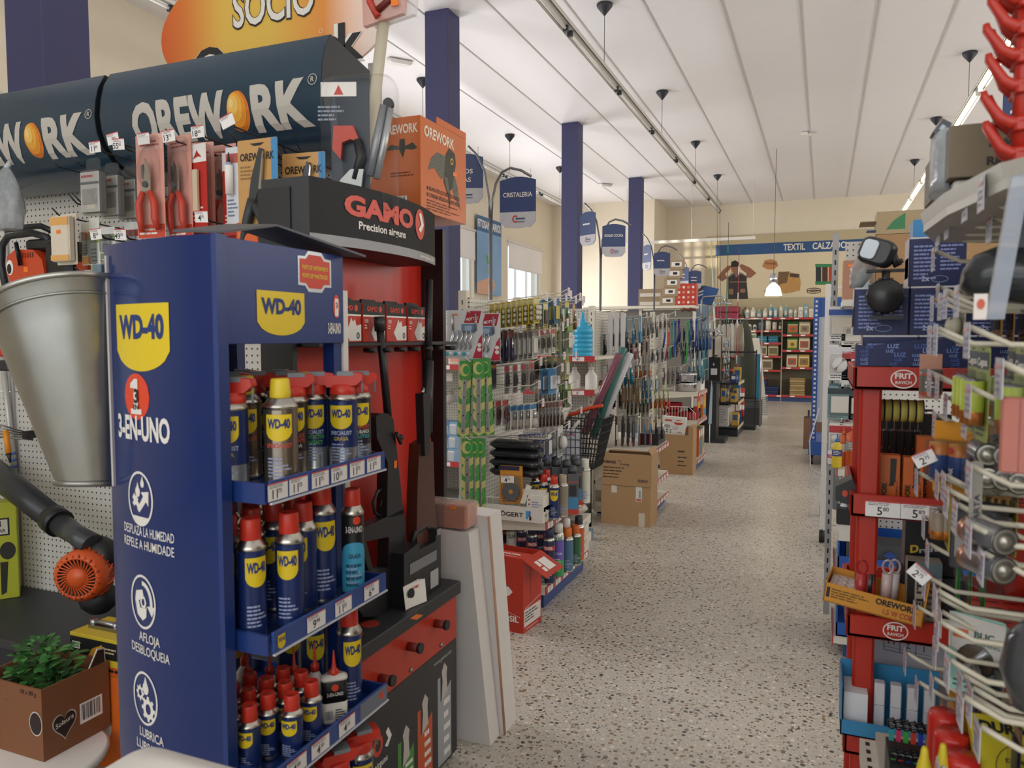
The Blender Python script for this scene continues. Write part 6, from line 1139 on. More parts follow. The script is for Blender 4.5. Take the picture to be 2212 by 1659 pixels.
for z, y, tx, n, st, kw in (
 (1.70, 6.45, -1.45, 5, .06, dict(label='blue handled scissors pack on top rail', cat='packaged scissors', name='scissors_pack', w=.075, h=.24, col='4a96b8', con='scissors', cc='2f7fa8', acc='3a86aa')),
 (1.70, 6.7, -1.36, 6, .04, dict(label='steel utensil card on top far rail', cat='packaged utensil', name='utensil_pack', w=.05, h=.2, col='9a9c98', con='tool', cc='5a5a54', acc='c2c2b8')),
 (1.72, 6.85, -1.28, 5, .04, dict(label='mixed grey gadget card at aisle end of top rail', cat='packaged utensil', name='utensil_pack', w=.06, h=.16, col='a8a8a2', con='blister', cc='6a5a5a', acc='8a8f94')),
 (1.42, 6.5, -1.50, 4, .07, dict(label='pink gadget pack on second kitchen rail', cat='packaged utensil', name='utensil_pack', w=.10, h=.12, col='a86a78', con='blister', cc='8a3a4a', acc='c9b0b0')),
 (1.40, 6.75, -1.38, 4, .05, dict(label='clear jar lid pack on second kitchen rail', cat='packaged utensil', name='utensil_pack', w=.09, h=.14, col='b5b6b0', con='blister', cc='d0d0cc', acc='c9c2b6')),
 (1.42, 6.9, -1.30, 4, .045, dict(label='navy brush pack on second kitchen rail', cat='packaged utensil', name='utensil_pack', w=.07, h=.13, col='34456a', con='flat', cc='22304f', acc='4a5a80')),
 (1.18, 6.72, -1.36, 5, .05, dict(label='blue and white tool pack below the lids', cat='packaged utensil', name='utensil_pack', w=.08, h=.16, col='3f7a9a', con='flat', cc='9ab0ba', acc='d0d0cc')),
 (1.16, 6.36, -1.60, 4, .055, dict(label='black spatula with orange card on lower rail', cat='packaged utensil', name='utensil_pack', w=.06, h=.26, col='2a2624', con='tool', cc='1a1a1a', acc='c9622a')),
 (1.16, 6.48, -1.46, 6, .03, dict(label='wooden spatula pack on lower rail', cat='packaged utensil', name='utensil_pack', w=.055, h=.26, col='8a6f4c', con='flat', cc='b08a58', acc='9a7c54')),
 (1.16, 6.64, -1.40, 4, .035, dict(label='blue spatula pack on lower rail', cat='packaged utensil', name='utensil_pack', w=.05, h=.25, col='3f86a0', con='tool', cc='2a6f8c', acc='4a94ac')),
 (1.05, 6.85, -1.28, 5, .04, dict(label='green and red peeler card near the aisle', cat='packaged utensil', name='utensil_pack', w=.06, h=.18, col='b8a84a', con='tool', cc='b83a2a', acc='4a8a3a')),
 (1.56, 6.40, -1.55, 5, .05, dict(label='dark steel whisk card under the blue scissors', cat='packaged utensil', name='utensil_pack', w=.07, h=.18, col='3f4448', con='tool', cc='26282c', acc='7a8a94')),
 (1.52, 6.58, -1.42, 5, .045, dict(label='red and black peeler card near blue scissors', cat='packaged utensil', name='utensil_pack', w=.07, h=.17, col='7a3034', con='flat', cc='2a2426', acc='b0a89c')),
 (1.30, 6.42, -1.52, 5, .05, dict(label='turquoise ladle card on mid kitchen rail', cat='packaged utensil', name='utensil_pack', w=.075, h=.2, col='2f7f98', con='tool', cc='1f5f78', acc='c9d0d0')),
 (1.28, 6.60, -1.40, 5, .04, dict(label='clear pouch of orange clips on mid kitchen rail', cat='packaged utensil', name='utensil_pack', w=.08, h=.15, col='8a7a6a', con='blister', cc='c9662a', acc='5a5048')),
 (.98, 6.55, -1.40, 6, .035, dict(label='dark olive grater card above the scissors', cat='packaged utensil', name='utensil_pack', w=.06, h=.15, col='4a4c34', con='flat', cc='2f3024', acc='8a8a5a')),
 (.84, 6.33, -1.62, 3, .10, dict(label='kitchen knife with brown handle and white sheath', cat='packaged knife', name='knife_pack', w=.06, h=.26, col='3a2420', con='flat', cc='d0cdc6', acc='5a3028')),
 (.84, 6.45, -1.50, 3, .045, dict(label='grey folding guard card beside the knives', cat='packaged utensil', name='utensil_pack', w=.11, h=.24, col='4a4c50', con='flat', cc='66686c', acc='5a5c60')),
 (.82, 6.50, -1.36, 6, .05, dict(label='scissors with orange rings and blue edged card', cat='packaged scissors', name='scissors_pack', w=.055, h=.24, col='3a78b0', con='scissors', cc='d0562a', acc='c9a83a')),
 (.82, 6.68, -1.30, 3, .05, dict(label='dark utensil pack beside the scissors near aisle', cat='packaged utensil', name='utensil_pack', w=.06, h=.22, col='2f3a4a', con='tool', cc='1f2833', acc='8a6a4a'))):
    hang(E3, B3u, (tx, y, z), X1, tx+1.78, n, st, tagged=(n > 4), **kw)
for k in range(3):
    b = MB(); b.box((-.02, -.012, 0), (.02, .012, .5), C('d5d2d0', .4), .002); solo('rail_profile', b, f'long white rail profile standing by the perforated upright, {ORD[k]} from the upright', 'profile', (-1.70+.055*k, 6.38, 1.22), 0, 'white rail profiles'); rack_hook(E3, B3u, (-1.70+.055*k, 6.38, 1.725), X1, .09, 0, False)
b = MB(); b.box((0, 0, 0), (.17, .3, .10), C('22252b', .4), .003); s = b.pl((.17, 0, 0), (0, 1, 0), (0, 0, 1)); s.lines(.03, .03, .2, .08, 2, C('8a8a90'), 2); solo('dark_carton', b, 'dark open carton on upper kitchen shelf by aisle', 'box', (-1.49, 6.6, .566))
t = thing('steam_iron', 'black and white iron on the low kitchen shelf', 'iron', (-1.42, 6.45, .291), .6); b = MB(); b.prism([(-.12, 0), (.13, 0), (.06, .05), (-.06, .09), (-.12, .09)], .10, C('d6d4ce', .3), 'Y', (0, -.05, 0)); part('body', b, t); b = MB(); b.tube([(.04, 0, .06), (.02, 0, .13), (-.1, 0, .14), (-.12, 0, .08)], .016, BLK, 8); part('handle', b, t)
def carton(name, lb, x0, y0, w, d, z, h, rot=0, m=KRAFT, group=None):
    t = thing(name, lb, 'box', (x0, y0, z), rot, group); b = MB(); e = .004
    for lo, hi in (((0, 0, 0), (w, e, h)), ((0, d-e, 0), (w, d, h)), ((0, e, 0), (e, d-e, h)), ((w-e, e, 0), (w, d-e, h)), ((e, e, .001), (w-e, d-e, e))): b.box(lo, hi, m)
    return t, b, b.pl((0, 0, 0), (1, 0, 0), (0, 0, 1))
t, b, s = carton('cardboard_carton', 'kraft carton with two paper labels, lower of the pair', -1.65, 5.94, .405, .26, 0, .322); s.rect(.085, .26, .13, .318, C('cfc8ba')); s.rect(.285, .2, .335, .32, C('d5d0c6')); s.rect(.31, .23, .325, .29, C('7a9ab0'), .0014); s.rect(.29, .205, .33, .225, C('b86a50'), .0014); s.rect(.31, .0, .36, .11, C('c4baa6')); part('box_walls', b, t)
t, b, s = carton('cardboard_carton', 'kraft carton printed FORNOR Living, upper of the pair', -1.644, 5.932, .405, .26, .324, .245); s.text('FORNOR', .012, .175, .022, C('2f261f', .6, 0, 0), w=.105, al='L', bold=.04); s.text('Living', .15, .165, .017, C('4a3a2c', .6, 0, 0), w=.075, al='L'); s.line(.13, .19, .145, .205, .003, INK); s.line(.145, .205, .16, .19, .003, INK)
for k in range(4): s.lines(.012, .055+.026*k, .2, .073+.026*k, 1, C('3a2e24', .6, 0, 0), k+3)
s.bars(.29, .03, .385, .06, bg='a5835c'); part('box_walls', b, t)
for k, (lo, hi) in enumerate((((0, 0, .245), (.40, .05, .25)), ((0, .21, .245), (.40, .26, .25)))): b = MB(); b.box(lo, hi, KRAFT); part('flap', b, t)
b = MB(); b.M = Matrix.Translation((.40, 0, .245)) @ Matrix.Rotation(-.5, 4, 'Y'); b.box((0, .02, 0), (.004, .24, .06), KRAFT); part('flap', b, t)
# ---------------------------------------------------------------- third end unit: hoses, pans, bowls
E4, B4 = end_unit('hose_end_unit', 'hose and pan end unit in the middle of the aisle', -1.80, -1.30, 8.7, 9.4, (.12, .56, .89), 1.80)
HS = [('1f3f8a', -1.70, 1.68, .3), ('c03a24', -1.66, 1.66, .42), ('2f8a70', -1.62, 1.66, .4), ('274f9a', -1.58, 1.66, .38), ('1f2f6a', -1.54, 1.68, .25), ('2fa04a', -1.44, 1.66, .45), ('1d3a86', -1.40, 1.68, .26), ('20408a', -1.34, 1.68, .28)]
nm = {'c03a24': 'red', '2f8a70': 'teal', '2fa04a': 'bright green'}
for k, (c, x, z, L) in enumerate(HS):
    t = thing('hose', f'{nm.get(c, "blue")} connecting hose hanging on hose end unit, {ORD[k]} from its upright', 'hose', (x, 8.78, z)); b = MB(); b.tube([(0, 0, 0), (.005, -.01, -L*.5), (-.015 if c != 'c03a24' else -.03, -.01, -L)], .011, C(c, .35), 8); part('tube', b, t); b = MB(); b.lathe([(.014, -.0, C(c, .3)), (.014, .04, C(c, .3))], (0, 0, 0), 10); b.tube([(0, 0, .04), (0, 0, .05)], .004, STEEL, 6); part('fitting', b, t)
rack_hook(E4, B4, (-1.33, 8.78, 1.73), X1, .5, 0, False)
for z, y, tx, n, st, kw in (
 (1.71, 9.0, -1.36, 5, .05, dict(label='clear pack with blue card on top hose rail', cat='packaged fitting', name='fitting_pack', w=.10, h=.3, col='7a8aa0', con='blister', cc='2a3a6a', acc='c9cdd2')),
 (1.70, 9.2, -1.24, 6, .04, dict(label='tall clear sleeve pack at aisle end of hose rail', cat='packaged fitting', name='fitting_pack', w=.09, h=.36, col='8a9ab0', con='tool', cc='3a5a9a', acc='d0d4da')),
 (1.36, 8.95, -1.45, 2, .06, dict(label='grey pouch with black rim on middle hose rail', cat='packaged fitting', name='fitting_pack', w=.2, h=.16, col='b9bab4', con='flat', cc='8a9aa8', acc='3a3c40')),
 (1.25, 9.05, -1.30, 4, .05, dict(label='turquoise hose pack on lower rail', cat='packaged fitting', name='fitting_pack', w=.12, h=.26, col='3a9ab8', con='flat', cc='2a86a8', acc='c9d6da')),
 (1.46, 8.9, -1.42, 5, .05, dict(label='navy tap part card below top hoses', cat='packaged fitting', name='fitting_pack', w=.09, h=.16, col='24365e', con='blister', cc='8a9096', acc='4a6a9a')),
 (1.42, 9.2, -1.28, 5, .05, dict(label='dark blue valve pack near aisle on hose rack', cat='packaged fitting', name='fitting_pack', w=.09, h=.18, col='2a4a80', con='flat', cc='1d2f55', acc='9aa8b8')),
 (1.12, 9.15, -1.30, 4, .05, dict(label='black drain strainer pack above steel pans', cat='packaged fitting', name='fitting_pack', w=.09, h=.16, col='26282c', con='blister', cc='7a7c80', acc='4a4c50')),
 (1.18, 8.8, -1.50, 5, .05, dict(label='clear bag of steel and red fittings on lower rail', cat='packaged fitting', name='fitting_pack', w=.12, h=.2, col='8f8a8c', con='blister', cc='a88a90', acc='b5b2b4'))):
    hang(E4, B4, (tx, y, z), X1, tx+1.78, n, st, tagged=False, **kw)
for k in range(2):
    t = thing('steel_pan', ['polished steel lidded pan, lower of the stack', 'polished steel lidded pan, upper of the stack'][k], 'pan', (-1.46, 8.86, .891+.112*k)); b = MB(); cm2 = chrome('c0c2c6', .12); b.lathe([(.11, 0, cm2), (.118, .006, cm2), (.12, .07, cm2), (.123, .073, cm2)], (0, 0, 0), 28); part('pan_body', b, t); b = MB(); b.lathe([(.124, .072, cm2), (.124, .09, cm2), (.115, .10, cm2), (.04, .108, cm2), (0, .109, cm2)], (0, 0, 0), 28); part('pan_lid', b, t)
b = MB(); b.box((0, 0, 0), (.12, .3, .11), WHT, .002); b.box((-.03, .1, 0), (.05, .2, .22), WHT, .002); solo('white_pack', b, 'white carton pack beside steel pans near the aisle', 'box', (-1.44, 9.05, .891))
rb = C('a3202a', .2, 0, .05)
for k, (x, z) in enumerate(((-1.62, .561), (-1.62, .66), (-1.42, .561))):
    t = thing('red_bowl', ['red enamel bowl in wire basket, lower left', 'red enamel bowl stacked on top at left', 'red enamel bowl nearer the aisle in wire basket'][k], 'bowl', (x, 8.88, z)); b = MB(); b.lathe([(.08, 0, rb), (.11, .02, rb), (.118, .085, rb), (.122, .09, rb), (.114, .09, rb), (.10, .02, rb), (0, .015, rb)], (0, 0, 0), 24); part('bowl', b, t)
b = MB(); b.box((0, 0, 0), (.16, .03, .12), INK, .003); s = b.pl((0, 0, 0), (1, 0, 0), (0, 0, 1)); s.lines(.02, .03, .14, .09, 4, C('6a7a9a'), 3); solo('black_carton', b, 'black small carton between red bowls and yellow topped box', 'box', (-1.48, 9.05, .561))
for k, (x, c, cc) in enumerate(((-1.36, 'c03a2a', 'c9a030'), (-1.33, 'd07a30', 'c9a030'))):
    b = MB(); b.box((0, 0, 0), (.05, .22, .28), C(c), .002); s = b.pl((.05, 0, 0), (0, 1, 0), (0, 0, 1)); s.rect(.02, .02, .2, .1, C('2f7fb0')); s.rect(.02, .12, .2, .2, C(cc)); s = b.pl((0, 0, 0), (1, 0, 0), (0, 0, 1)); s.rect(.005, .15, .045, .25, WHT); solo('bright_carton', b, ['red tall printed carton on the middle hose shelf', 'orange tall printed carton farther on middle hose shelf'][k], 'box', (x-.03, 8.95+.24*k, .561))
for k, (c, y) in enumerate((('c0602a', 8.95), ('2f7fb0', 9.1), ('c9a83a', 9.25))): b = MB(); b.box((0, 0, 0), (.16, .13, .32), C(c), .002); s = b.pl((.16, 0, 0), (0, 1, 0), (0, 0, 1)); s.disc(.065, .12, .04, .07, C('2f86a8')); s.rect(.02, .22, .11, .3, WHT); solo('tall_carton', b, f'tall coloured carton on lowest hose shelf, {ORD[k]} from the entrance', 'box', (-1.48, y, .121), 0, 'cartons on the lowest hose shelf')
t = thing('wire_basket', 'white wire front basket holding red bowls', 'basket', (-1.76, 8.72, .561)); b = MB()
for k in range(13): b.tube([(.034*k, -.01, 0), (.034*k, -.01, .16 if k < 11 else .1)], .0028, WIRE, 5)
b.tube([(0, -.01, 0), (0, -.01, .16), (.36, -.01, .16), (.43, -.01, .09), (.43, -.01, 0)], .004, WIRE, 6); b.tube([(0, -.01, .005), (.43, -.01, .005)], .004, WIRE, 5); part('wires', b, t)
t, b, s = carton('cardboard_carton', 'kraft carton with dark printed lines before the hose unit', -1.66, 8.38, .36, .27, 0, .44); s.lines(.2, .24, .3, .275, 1, C('2f261f', .6, 0, 0), 9)
for k in range(3): s.lines(.2, .09+.045*k, .3, .115+.045*k, 1, C('2f261f', .6, 0, 0), k)
part('box_walls', b, t); b = MB(); b.box((.31, 0, .44), (.36, .27, .53), KRAFT); part('flap', b, t)
b = MB(); b.box((0, 0, 0), (.27, .07, .2), C('d9d5d0', .5), .002); s = b.pl((0, 0, 0), (1, 0, 0), (0, 0, 1)); s.disc(.19, .145, .05, .03, C('b8402a')); s.rect(.14, .145, .24, .165, C('d9d5d0'), .0014); s.rect(.04, .15, .12, .17, C('c0523a')); s.disc(.07, .095, .035, .02, C('9a9a98')); s.bars(.18, .02, .24, .045); s.lines(.13, .06, .2, .10, 3, C('9a9a9a'), 5)
for k in range(3): s.disc(.03+.04*k, .03, .01, .008, C(('2a4a6a', '7a2a3a', '2a6a3a')[k])); s.disc(.03+.04*k, .055, .01, .008, C(('5a3a6a', '2a2a3a', '3a7a4a')[k]))
solo('bowl_carton', b, 'white carton printed with a red bowl on the kraft carton', 'box', (-1.66, 8.40, .441), (.05, .06, 0))
for k in range(2):
    b = MB(); b.box((-.17, -.12, 0), (.17, .12, .12), C('9a8468', .7, 0, .05), .002); s = b.pl((0, -.12, 0), (1, 0, 0), (0, 0, 1)); s.rect(-.15, .01, .15, .06, C('cfc9bd')); solo('shoe_carton', b, ['brown white banded carton on top of hose rack, lower', 'brown white banded carton on top of hose rack, upper'][k], 'box', (-2.32, 11.0, 1.96+.121*k), 0)
for k in range(5): b = MB(); b.box((-.11, -.1, 0), (.11, .1, .125), C('a08c70', .7, 0, .05), .002); s = b.pl((0, -.1, 0), (1, 0, 0), (0, 0, 1)); s.rect(-.07, .035, .07, .1, WHT); s.rect(-.02, .05, .04, .085, INK, .0012); solo('small_box', b, f'small brown box with white label in leaning stack, {ORD[k]} from the bottom', 'box', (-2.07+.03*k, 10.9, 1.96+.126*k), (0, 0, .15), 'leaning stack of brown boxes')
b = MB(); b.box((-.14, -.08, 0), (.14, .08, .3), C('b8382c'), .002); s = b.pl((0, -.08, 0), (1, 0, 0), (0, 0, 1))
for i in range(4):
    for j in range(4): s.disc(-.1+.065*i, .04+.07*j, .018, .018, C(('e0d8d0', 'd08a60')[(i+j) % 2]))
solo('patterned_box', b, 'red box with white pattern beside leaning brown boxes', 'box', (-1.80, 10.9, 1.96))
T = thing('storage_rack', 'tall back rack whose top carries stacked brown boxes', 'shelving', (-1.9, 11.0, 0)); b = MB(); b.box((-1.4, -.2, 1.92), (.22, .2, 1.958), CRM); part('top_shelf', b, T)
for x in (-1.35, -.6, .17): b = MB(); b.box((x, -.03, 0), (x+.04, .03, 1.92), CRM); part('upright', b, T)
b = MB(); b.box((-1.4, .0, .1), (.2, .02, 1.9), C('6f6b63')); part('back_panel', b, T)
for k in range(7): b = MB(); b.tube([(-.02, -.05, 0), (.02, .5, .0)], .012, C('7a4038', .5), 8); solo('brown_rod', b, f'brown bundled rod lying on hose unit top, {ORD[k]} from the aisle', 'rod', (-1.36-.026*k, 8.9, 1.83+.006*(k % 3)), .2, 'brown rods'); 
# ---------------------------------------------------------------- shower display, dark unit, rods
DK = C('1d2026', .4, 0, .05); T = thing('shower_display', 'tall blue and dark shower display with slanted header', 'display stand', (-1.62, 11.6, 0))
def P(u, v, Y=11.6): return at(u, v, Y=Y)
B5 = (-1.62, 11.6, 0); p0, p1 = P(1505, 660), P(1530, 835)
b = MW(B5); b.box((p0.x, 11.58, p1.z), (p1.x, 11.63, p0.z), C('8fa9bc', .3)); part('panel', b, T)
b = MW(B5); q0, q1 = P(1488, 637), P(1500, 676); b.box((q0.x, 11.66, 1.2), (P(1506, 640).x, 11.70, q0.z), C('3c4048', .4)); part('side_panel', b, T)
b = MW(B5); a = [P(1500, 655), P(1524, 617), P(1553, 624), P(1537, 660)]; b.loft([[p for p in a], [p+Vector((0, .03, 0)) for p in a]], C('2f5a96', .3), sm=False); s0 = P(1515, 640); b.pl(s0+Vector((0, -.004, 0)), (1, 0, .35), (-.3, 0, 1)).lines(-.05, 0, .08, .09, 2, C('c9d4e0', .5, 0, 0)); part('header_board', b, T); b = MW(B5); a = [P(1500, 617), P(1524, 617), P(1500, 655)]; b.loft([a, [p+Vector((0, .03, 0)) for p in a]], C('4a5058', .4), sm=False); part('header_side', b, T)
b = MW(B5); b.box((p0.x-.05, 11.5, .05), (P(1548, 800).x, 11.9, P(1530, 835).z), DK); part('base_cabinet', b, T)
def chr_(pts, r, lb):
    o = P(*pts[0], Y=11.5); b = MB(); b.tube([P(*p, Y=11.5)-o for p in pts], r, chrome('b9bec4', .15), 8)
    return o, b
for pts, lb, hd in ((((1516, 730), (1516, 648), (1520, 641), (1558, 639), (1563, 645), (1565, 654)), 'chrome rain shower arm with wide flat head', (1566, 657)), (((1518, 695), (1532, 678), (1538, 663), (1552, 653)), 'curved chrome shower arm below the rain shower', None), (((1534, 745), (1536, 720), (1545, 711), (1555, 718)), 'small chrome swan neck tap on shower display', None), (((1534, 752), (1538, 732), (1552, 722), (1560, 724)), 'second chrome tap spout below the swan neck', None), (((1515, 718), (1530, 715), (1536, 712)), 'chrome mixer bar on the shower display', None)):
    o, b = chr_(pts, .014, lb); t = thing('shower_fitting', lb, 'shower fitting', o); part('pipe', b, t)
    if hd: b = MB(); q = P(*hd, Y=11.5)-o; b.lathe([(.10, q.z, chrome()), (.10, q.z+.012, chrome()), (.02, q.z+.03, chrome())], (q.x, q.y, 0), 20); part('shower_head', b, t)
t = thing('teal_poster', 'teal panel with pale swirls below shower arms', 'panel', P(1518, 815, 11.3)); w = P(1528, 780, 11.3).x-P(1510, 780, 11.3).x; h = P(1518, 728, 11.3).z-P(1518, 815, 11.3).z
b = MB(); b.box((-w/2, 0, 0), (w/2, .012, h), INK); s = b.pl((0, 0, 0), (1, 0, 0), (0, 0, 1)); s.rect(-w*.46, .01, w*.46, h-.01, C('5fa6b0', .3)); s.poly([(-w*.46, .01), (w*.3, .01), (-w*.1, h*.5), (-w*.46, h*.75)], C('b8d2d8'), .0012); s.poly([(-w*.3, .01), (-w*.1, .01), (-w*.3, h*.5)], C('8fc0c8'), .0018); part('panel', b, t)
q0, q1 = P(1516, 822, 11.1), P(1550, 958, 11.1); T = thing('dark_end_table', 'black table stand with dark base on the aisle', 'table', (q0.x, 11.1, 0)); w = q1.x-q0.x
b = MB(); b.box((0, 0, q0.z-.03), (w+.05, .4, q0.z), DK, .003); part('table_top', b, T); b = MB(); b.box((.04, .03, .06), (w-.03, .36, q0.z-.03), DK); part('body', b, T); b = MB(); b.box((-.02, -.02, 0), (w+.1, .42, .06), DK); part('base', b, T)
b = MB(); b.box((0, 0, 0), (.16, .14, .33), C('121316', .25), .004); b.tube([(.04, .0, .33), (.12, .0, .36)], .012, INK, 6); s = b.pl((0, 0, 0), (1, 0, 0), (0, 0, 1)); s.rect(.03, .08, .12, .17, C('b9bcc0')); s.disc(.07, .23, .012, .02, C('8aa0b8')); solo('black_machine', b, 'glossy black coffee machine like box on black table', 'appliance', (q0.x+.08, 11.2, q0.z+.001))
b = MB(); b.prism([(0, 0), (.045, .0), (.05, .5), (.035, .62), (.02, .42)], .02, C('9aa6b4', .3), 'Y'); b.tube([(.02, .01, 0), (.02, .01, -.3)], .006, WHT, 6); b.box((-.05, -.02, -.32), (.1, .06, -.3), WHT); solo('folded_umbrella', b, 'grey folded umbrella on a white stand before black table', 'umbrella', P(1530, 915, 11.0))
T = thing('tool_end_unit', 'low dark end unit with white box before fishing rods', 'shelving', (-1.3, 11.9, 0)); b = MB(); b.box((-.25, 0, 0), (.12, .9, .12), DK); part('plinth', b, T)
for z in (.14, .52, .82): b = MB(); b.box((-.25, 0, z-.03), (.12, .9, z), DK); s = b.pl((.12, 0, z-.04), (0, 1, 0), (0, 0, 1)); s.rect(0, 0, .9, .05, C('c2b79c')); part('shelf', b, T)
for y in (0, .88): b = MB(); b.box((-.27, y, 0), (-.24, y+.03, 1.6), DK); part('upright', b, T)
b = MB(); b.box((-.27, .03, .14), (-.25, .88, 1.6), C('a9a59c')); part('back_panel', b, T)
b = MB(); b.box((0, 0, 0), (.17, .4, .33), C('c9c5bd', .5), .002); s = b.pl((0, 0, 0), (1, 0, 0), (0, 0, 1)); s.lines(.02, .05, .15, .28, 6, C('9a97a0'), 4); solo('white_carton', b, 'tall white printed carton on low dark end unit', 'box', (-1.5, 11.95, .141))
g = random.Random(11)
for k in range(16):
    z = (.141, .521, .821, .521)[k % 4]; c = ('2f6aa0', 'd0d2d4', '3a86b8', 'c9a040', '1d3a7a', 'b9bcc0')[g.randrange(6)]; b = MB(); w, d, h = g.uniform(.06, .11), g.uniform(.06, .1), g.uniform(.1, .24); b.box((0, 0, 0), (w, d, h), C(c), .003); s = b.pl((0, 0, 0), (1, 0, 0), (0, 0, 1)); s.rect(w*.15, h*.4, w*.85, h*.8, C('d6d8da' if c[0] in '123' else '3a5a8a'))
    solo('paint_pot', b, f'small boxed paint item on dark end unit, {ORD[k//4]} along shelf {"ABCD"[k % 4]}'.replace('shelf A', 'the lowest shelf').replace('shelf B', 'the middle shelf').replace('shelf C', 'the top shelf').replace('shelf D', 'the middle shelf, inner row'), 'box', (-1.3 if k % 4 != 3 else -1.44, 11.93+.2*(k//4)+(.0 if k % 4 else .22), z), 0, 'boxed paint items')
for k in range(14):
    z = 1.5-.22*(k % 5); hx = 12.0+.06*k; gp('fitting_pack', f'white and steel fitting pack on rod side rack, {ORD[k]} from the entrance', 'packaged fitting', (-1.42, hx, z), R90, .1, .18, ('d3d3d0', '8fa0ac', 'c0c4c8')[k % 3], ('blister', 'tool')[k % 2], ('6a7a86', 'a9b0b4')[k % 2], '9aa6b0', k)
# rods
RODS = [((1536, 520), (1552, 880), .012, 'b9d2d6', 'thick pale telescopic rod'), ((1549, 440), (1551, 830), .004, '3a4a48', 'thin dark rod nearest the shower'), ((1555, 440), (1558, 845), .004, '2f3a3a', 'thin dark rod beside the pale one'), ((1570, 600), (1568, 800), .006, '2a6a4a', 'green butted black rod'), ((1574, 480), (1566, 860), .006, '1f2a2c', 'black rod with red reel'), ((1580, 560), (1577, 890), .005, '23262a', 'plain black rod'), ((1597, 535), (1588, 885), .007, '9a2430', 'red and white rod')]
T = thing('rod_stand', 'dark upright stand holding fishing rods', 'stand', (-1.25, 12.9, 0)); b = MB(); b.box((-.35, -.05, 0), (.25, .25, .06), DK); part('base', b, T)
for z in (.5, 1.25): b = MB(); b.box((-.35, .0, z), (.25, .03, z+.03), DK); part('rod_bar', b, T)
for x in (-.34, .23): b = MB(); b.box((x, .03, .06), (x+.02, .05, 1.3), DK); part('post', b, T)
for k, (a, e, r, c, l) in enumerate(RODS):
    p, q = at(*a, Y=12.8), at(*e, Y=12.8); q = p+(q-p)*((p.z-.07)/(p.z-q.z)); t = thing('fishing_rod', f'{l} in the rod stand', 'fishing rod', q); b = MB(); b.tube([(0, 0, 0), (p-q)*.5, p-q], [r*1.2, r, r*.6], C(c, .3), 8); part('blank', b, t)
    if r > .0055:
        for f in (.2, .35, .55, .7, .85): b = MB(); b.tube([(p-q)*f, (p-q)*(f+.05)], r*1.15, C('d8d4cc') if c[0] in '9b' else C('2f8a5a'), 8); part('band', b, t)
    if 'reel' in l: b = MB(); b.lathe([(.035, -.03, C('8a2028')), (.04, .0, C('8a2028')), (.03, .04, INK)], (p-q)*.28+Vector((.04, -.03, 0)), 12, 'Y'); part('reel', b, t)
# hanging bags, waders, boards
for k in range(6):
    x, z = at(1555+9*k, 705, Y=13.4).x, at(1560, 700, Y=13.4).z; t = thing('clear_garment_bag', f'clear bag of folded pale goods on rail behind rods, {ORD[k]} from the shower', 'bag', (x, 13.4, z), 0, 'clear bags behind the rods'); b = MB(); b.loft([[(p*kx, q*ky, zz) for p, q in rrect(.11, .12, .03, 3)] for kx, ky, zz in ((.3, .2, 0), (.9, .8, -.08), (1.1, 1.2, -.35), (.9, 1, -.55))], C(('b9b4a8', 'a8a49a', 'b09a86', 'c2beb4', '9a8f84', '8a7a66')[k], .25, 0, .2, .2, 14)); part('bag', b, t); b = MB(); b.tube([(0, 0, 0), (0, 0, .06), (0, .03, .08)], .005, STEEL, 6); part('hook', b, t)
T = thing('garment_rail', 'steel rail carrying clear bags and waders', 'rail', (-1.3, 13.43, 0)); b = MB(); zz = at(1560, 700, Y=13.4).z+.08; b.tube([(-.9, 0, zz), (.35, 0, zz)], .012, STEEL, 8); part('bar', b, T)
for x in (-.88, .33): b = MB(); b.tube([(x, 0, zz), (x, 0, 0)], .014, STEEL, 8); part('leg', b, T)
def PW(u, v, Y=14.2): return at(u, v, Y=Y)
o = PW(1615, 880); t = thing('waders', 'dark olive chest waders hanging near the back shelves', 'waders', o); gm2 = C('2f342a', .7, 0, .15, .2, 8)
def wl(l): return [[PW(a, v)-o+Vector((0, 0, 0)) for a in (u0, u1)] for v, u0, u1 in l]
rr = []
for v, u0, u1 in ((690, 1606, 1614), (715, 1600, 1622), (760, 1592, 1630), (800, 1590, 1634), (850, 1600, 1632), (885, 1604, 1630)):
    a, c = PW(u0, v)-o, PW(u1, v)-o; m = (a+c)/2; rx = (c.x-a.x)/2; rr.append([(m.x+rx*math.cos(k*math.pi/6), .5*rx*math.sin(k*math.pi/6), m.z) for k in range(12)])
b = MB(); b.loft(rr, gm2); part('legs', b, t); b = MB(); b.tube([PW(1610, 690)-o, PW(1604, 672)-o, PW(1612, 664)-o], .012, INK, 6); part('strap', b, t)
for k, u in enumerate((1610, 1631)):
    q = at(u, 912, Y=14.2); t = thing('rubber_boot', ['tall black rubber boot under waders, nearer the rods', 'tall black rubber boot under waders, nearer the aisle'][k], 'boot', (q.x, 14.2, 0)); b = MB(); b.loft([[(x*kx, y*kx+oy, z) for x, y in rrect(.11, .16, .05, 3)] for kx, oy, z in ((1, -.03, 0), (1, -.03, .05), (.9, .0, .12), (.9, 0, .42))], C('17181b', .35)); part('shaft', b, t)
b = MB(); b.box((0, 0, 0), (.17, .02, .85), C('1c6f8c', .4), .003); solo('teal_board', b, 'bright teal board behind the waders', 'board', (PW(1622, 850, 14.6).x, 14.6, .35)); b = MB(); b.box((.02, .03, 0), (.15, .05, .35), DK); solo('board_stand', b, 'dark low stand supporting the teal board', 'stand', (PW(1622, 850, 14.6).x, 14.57, 0))
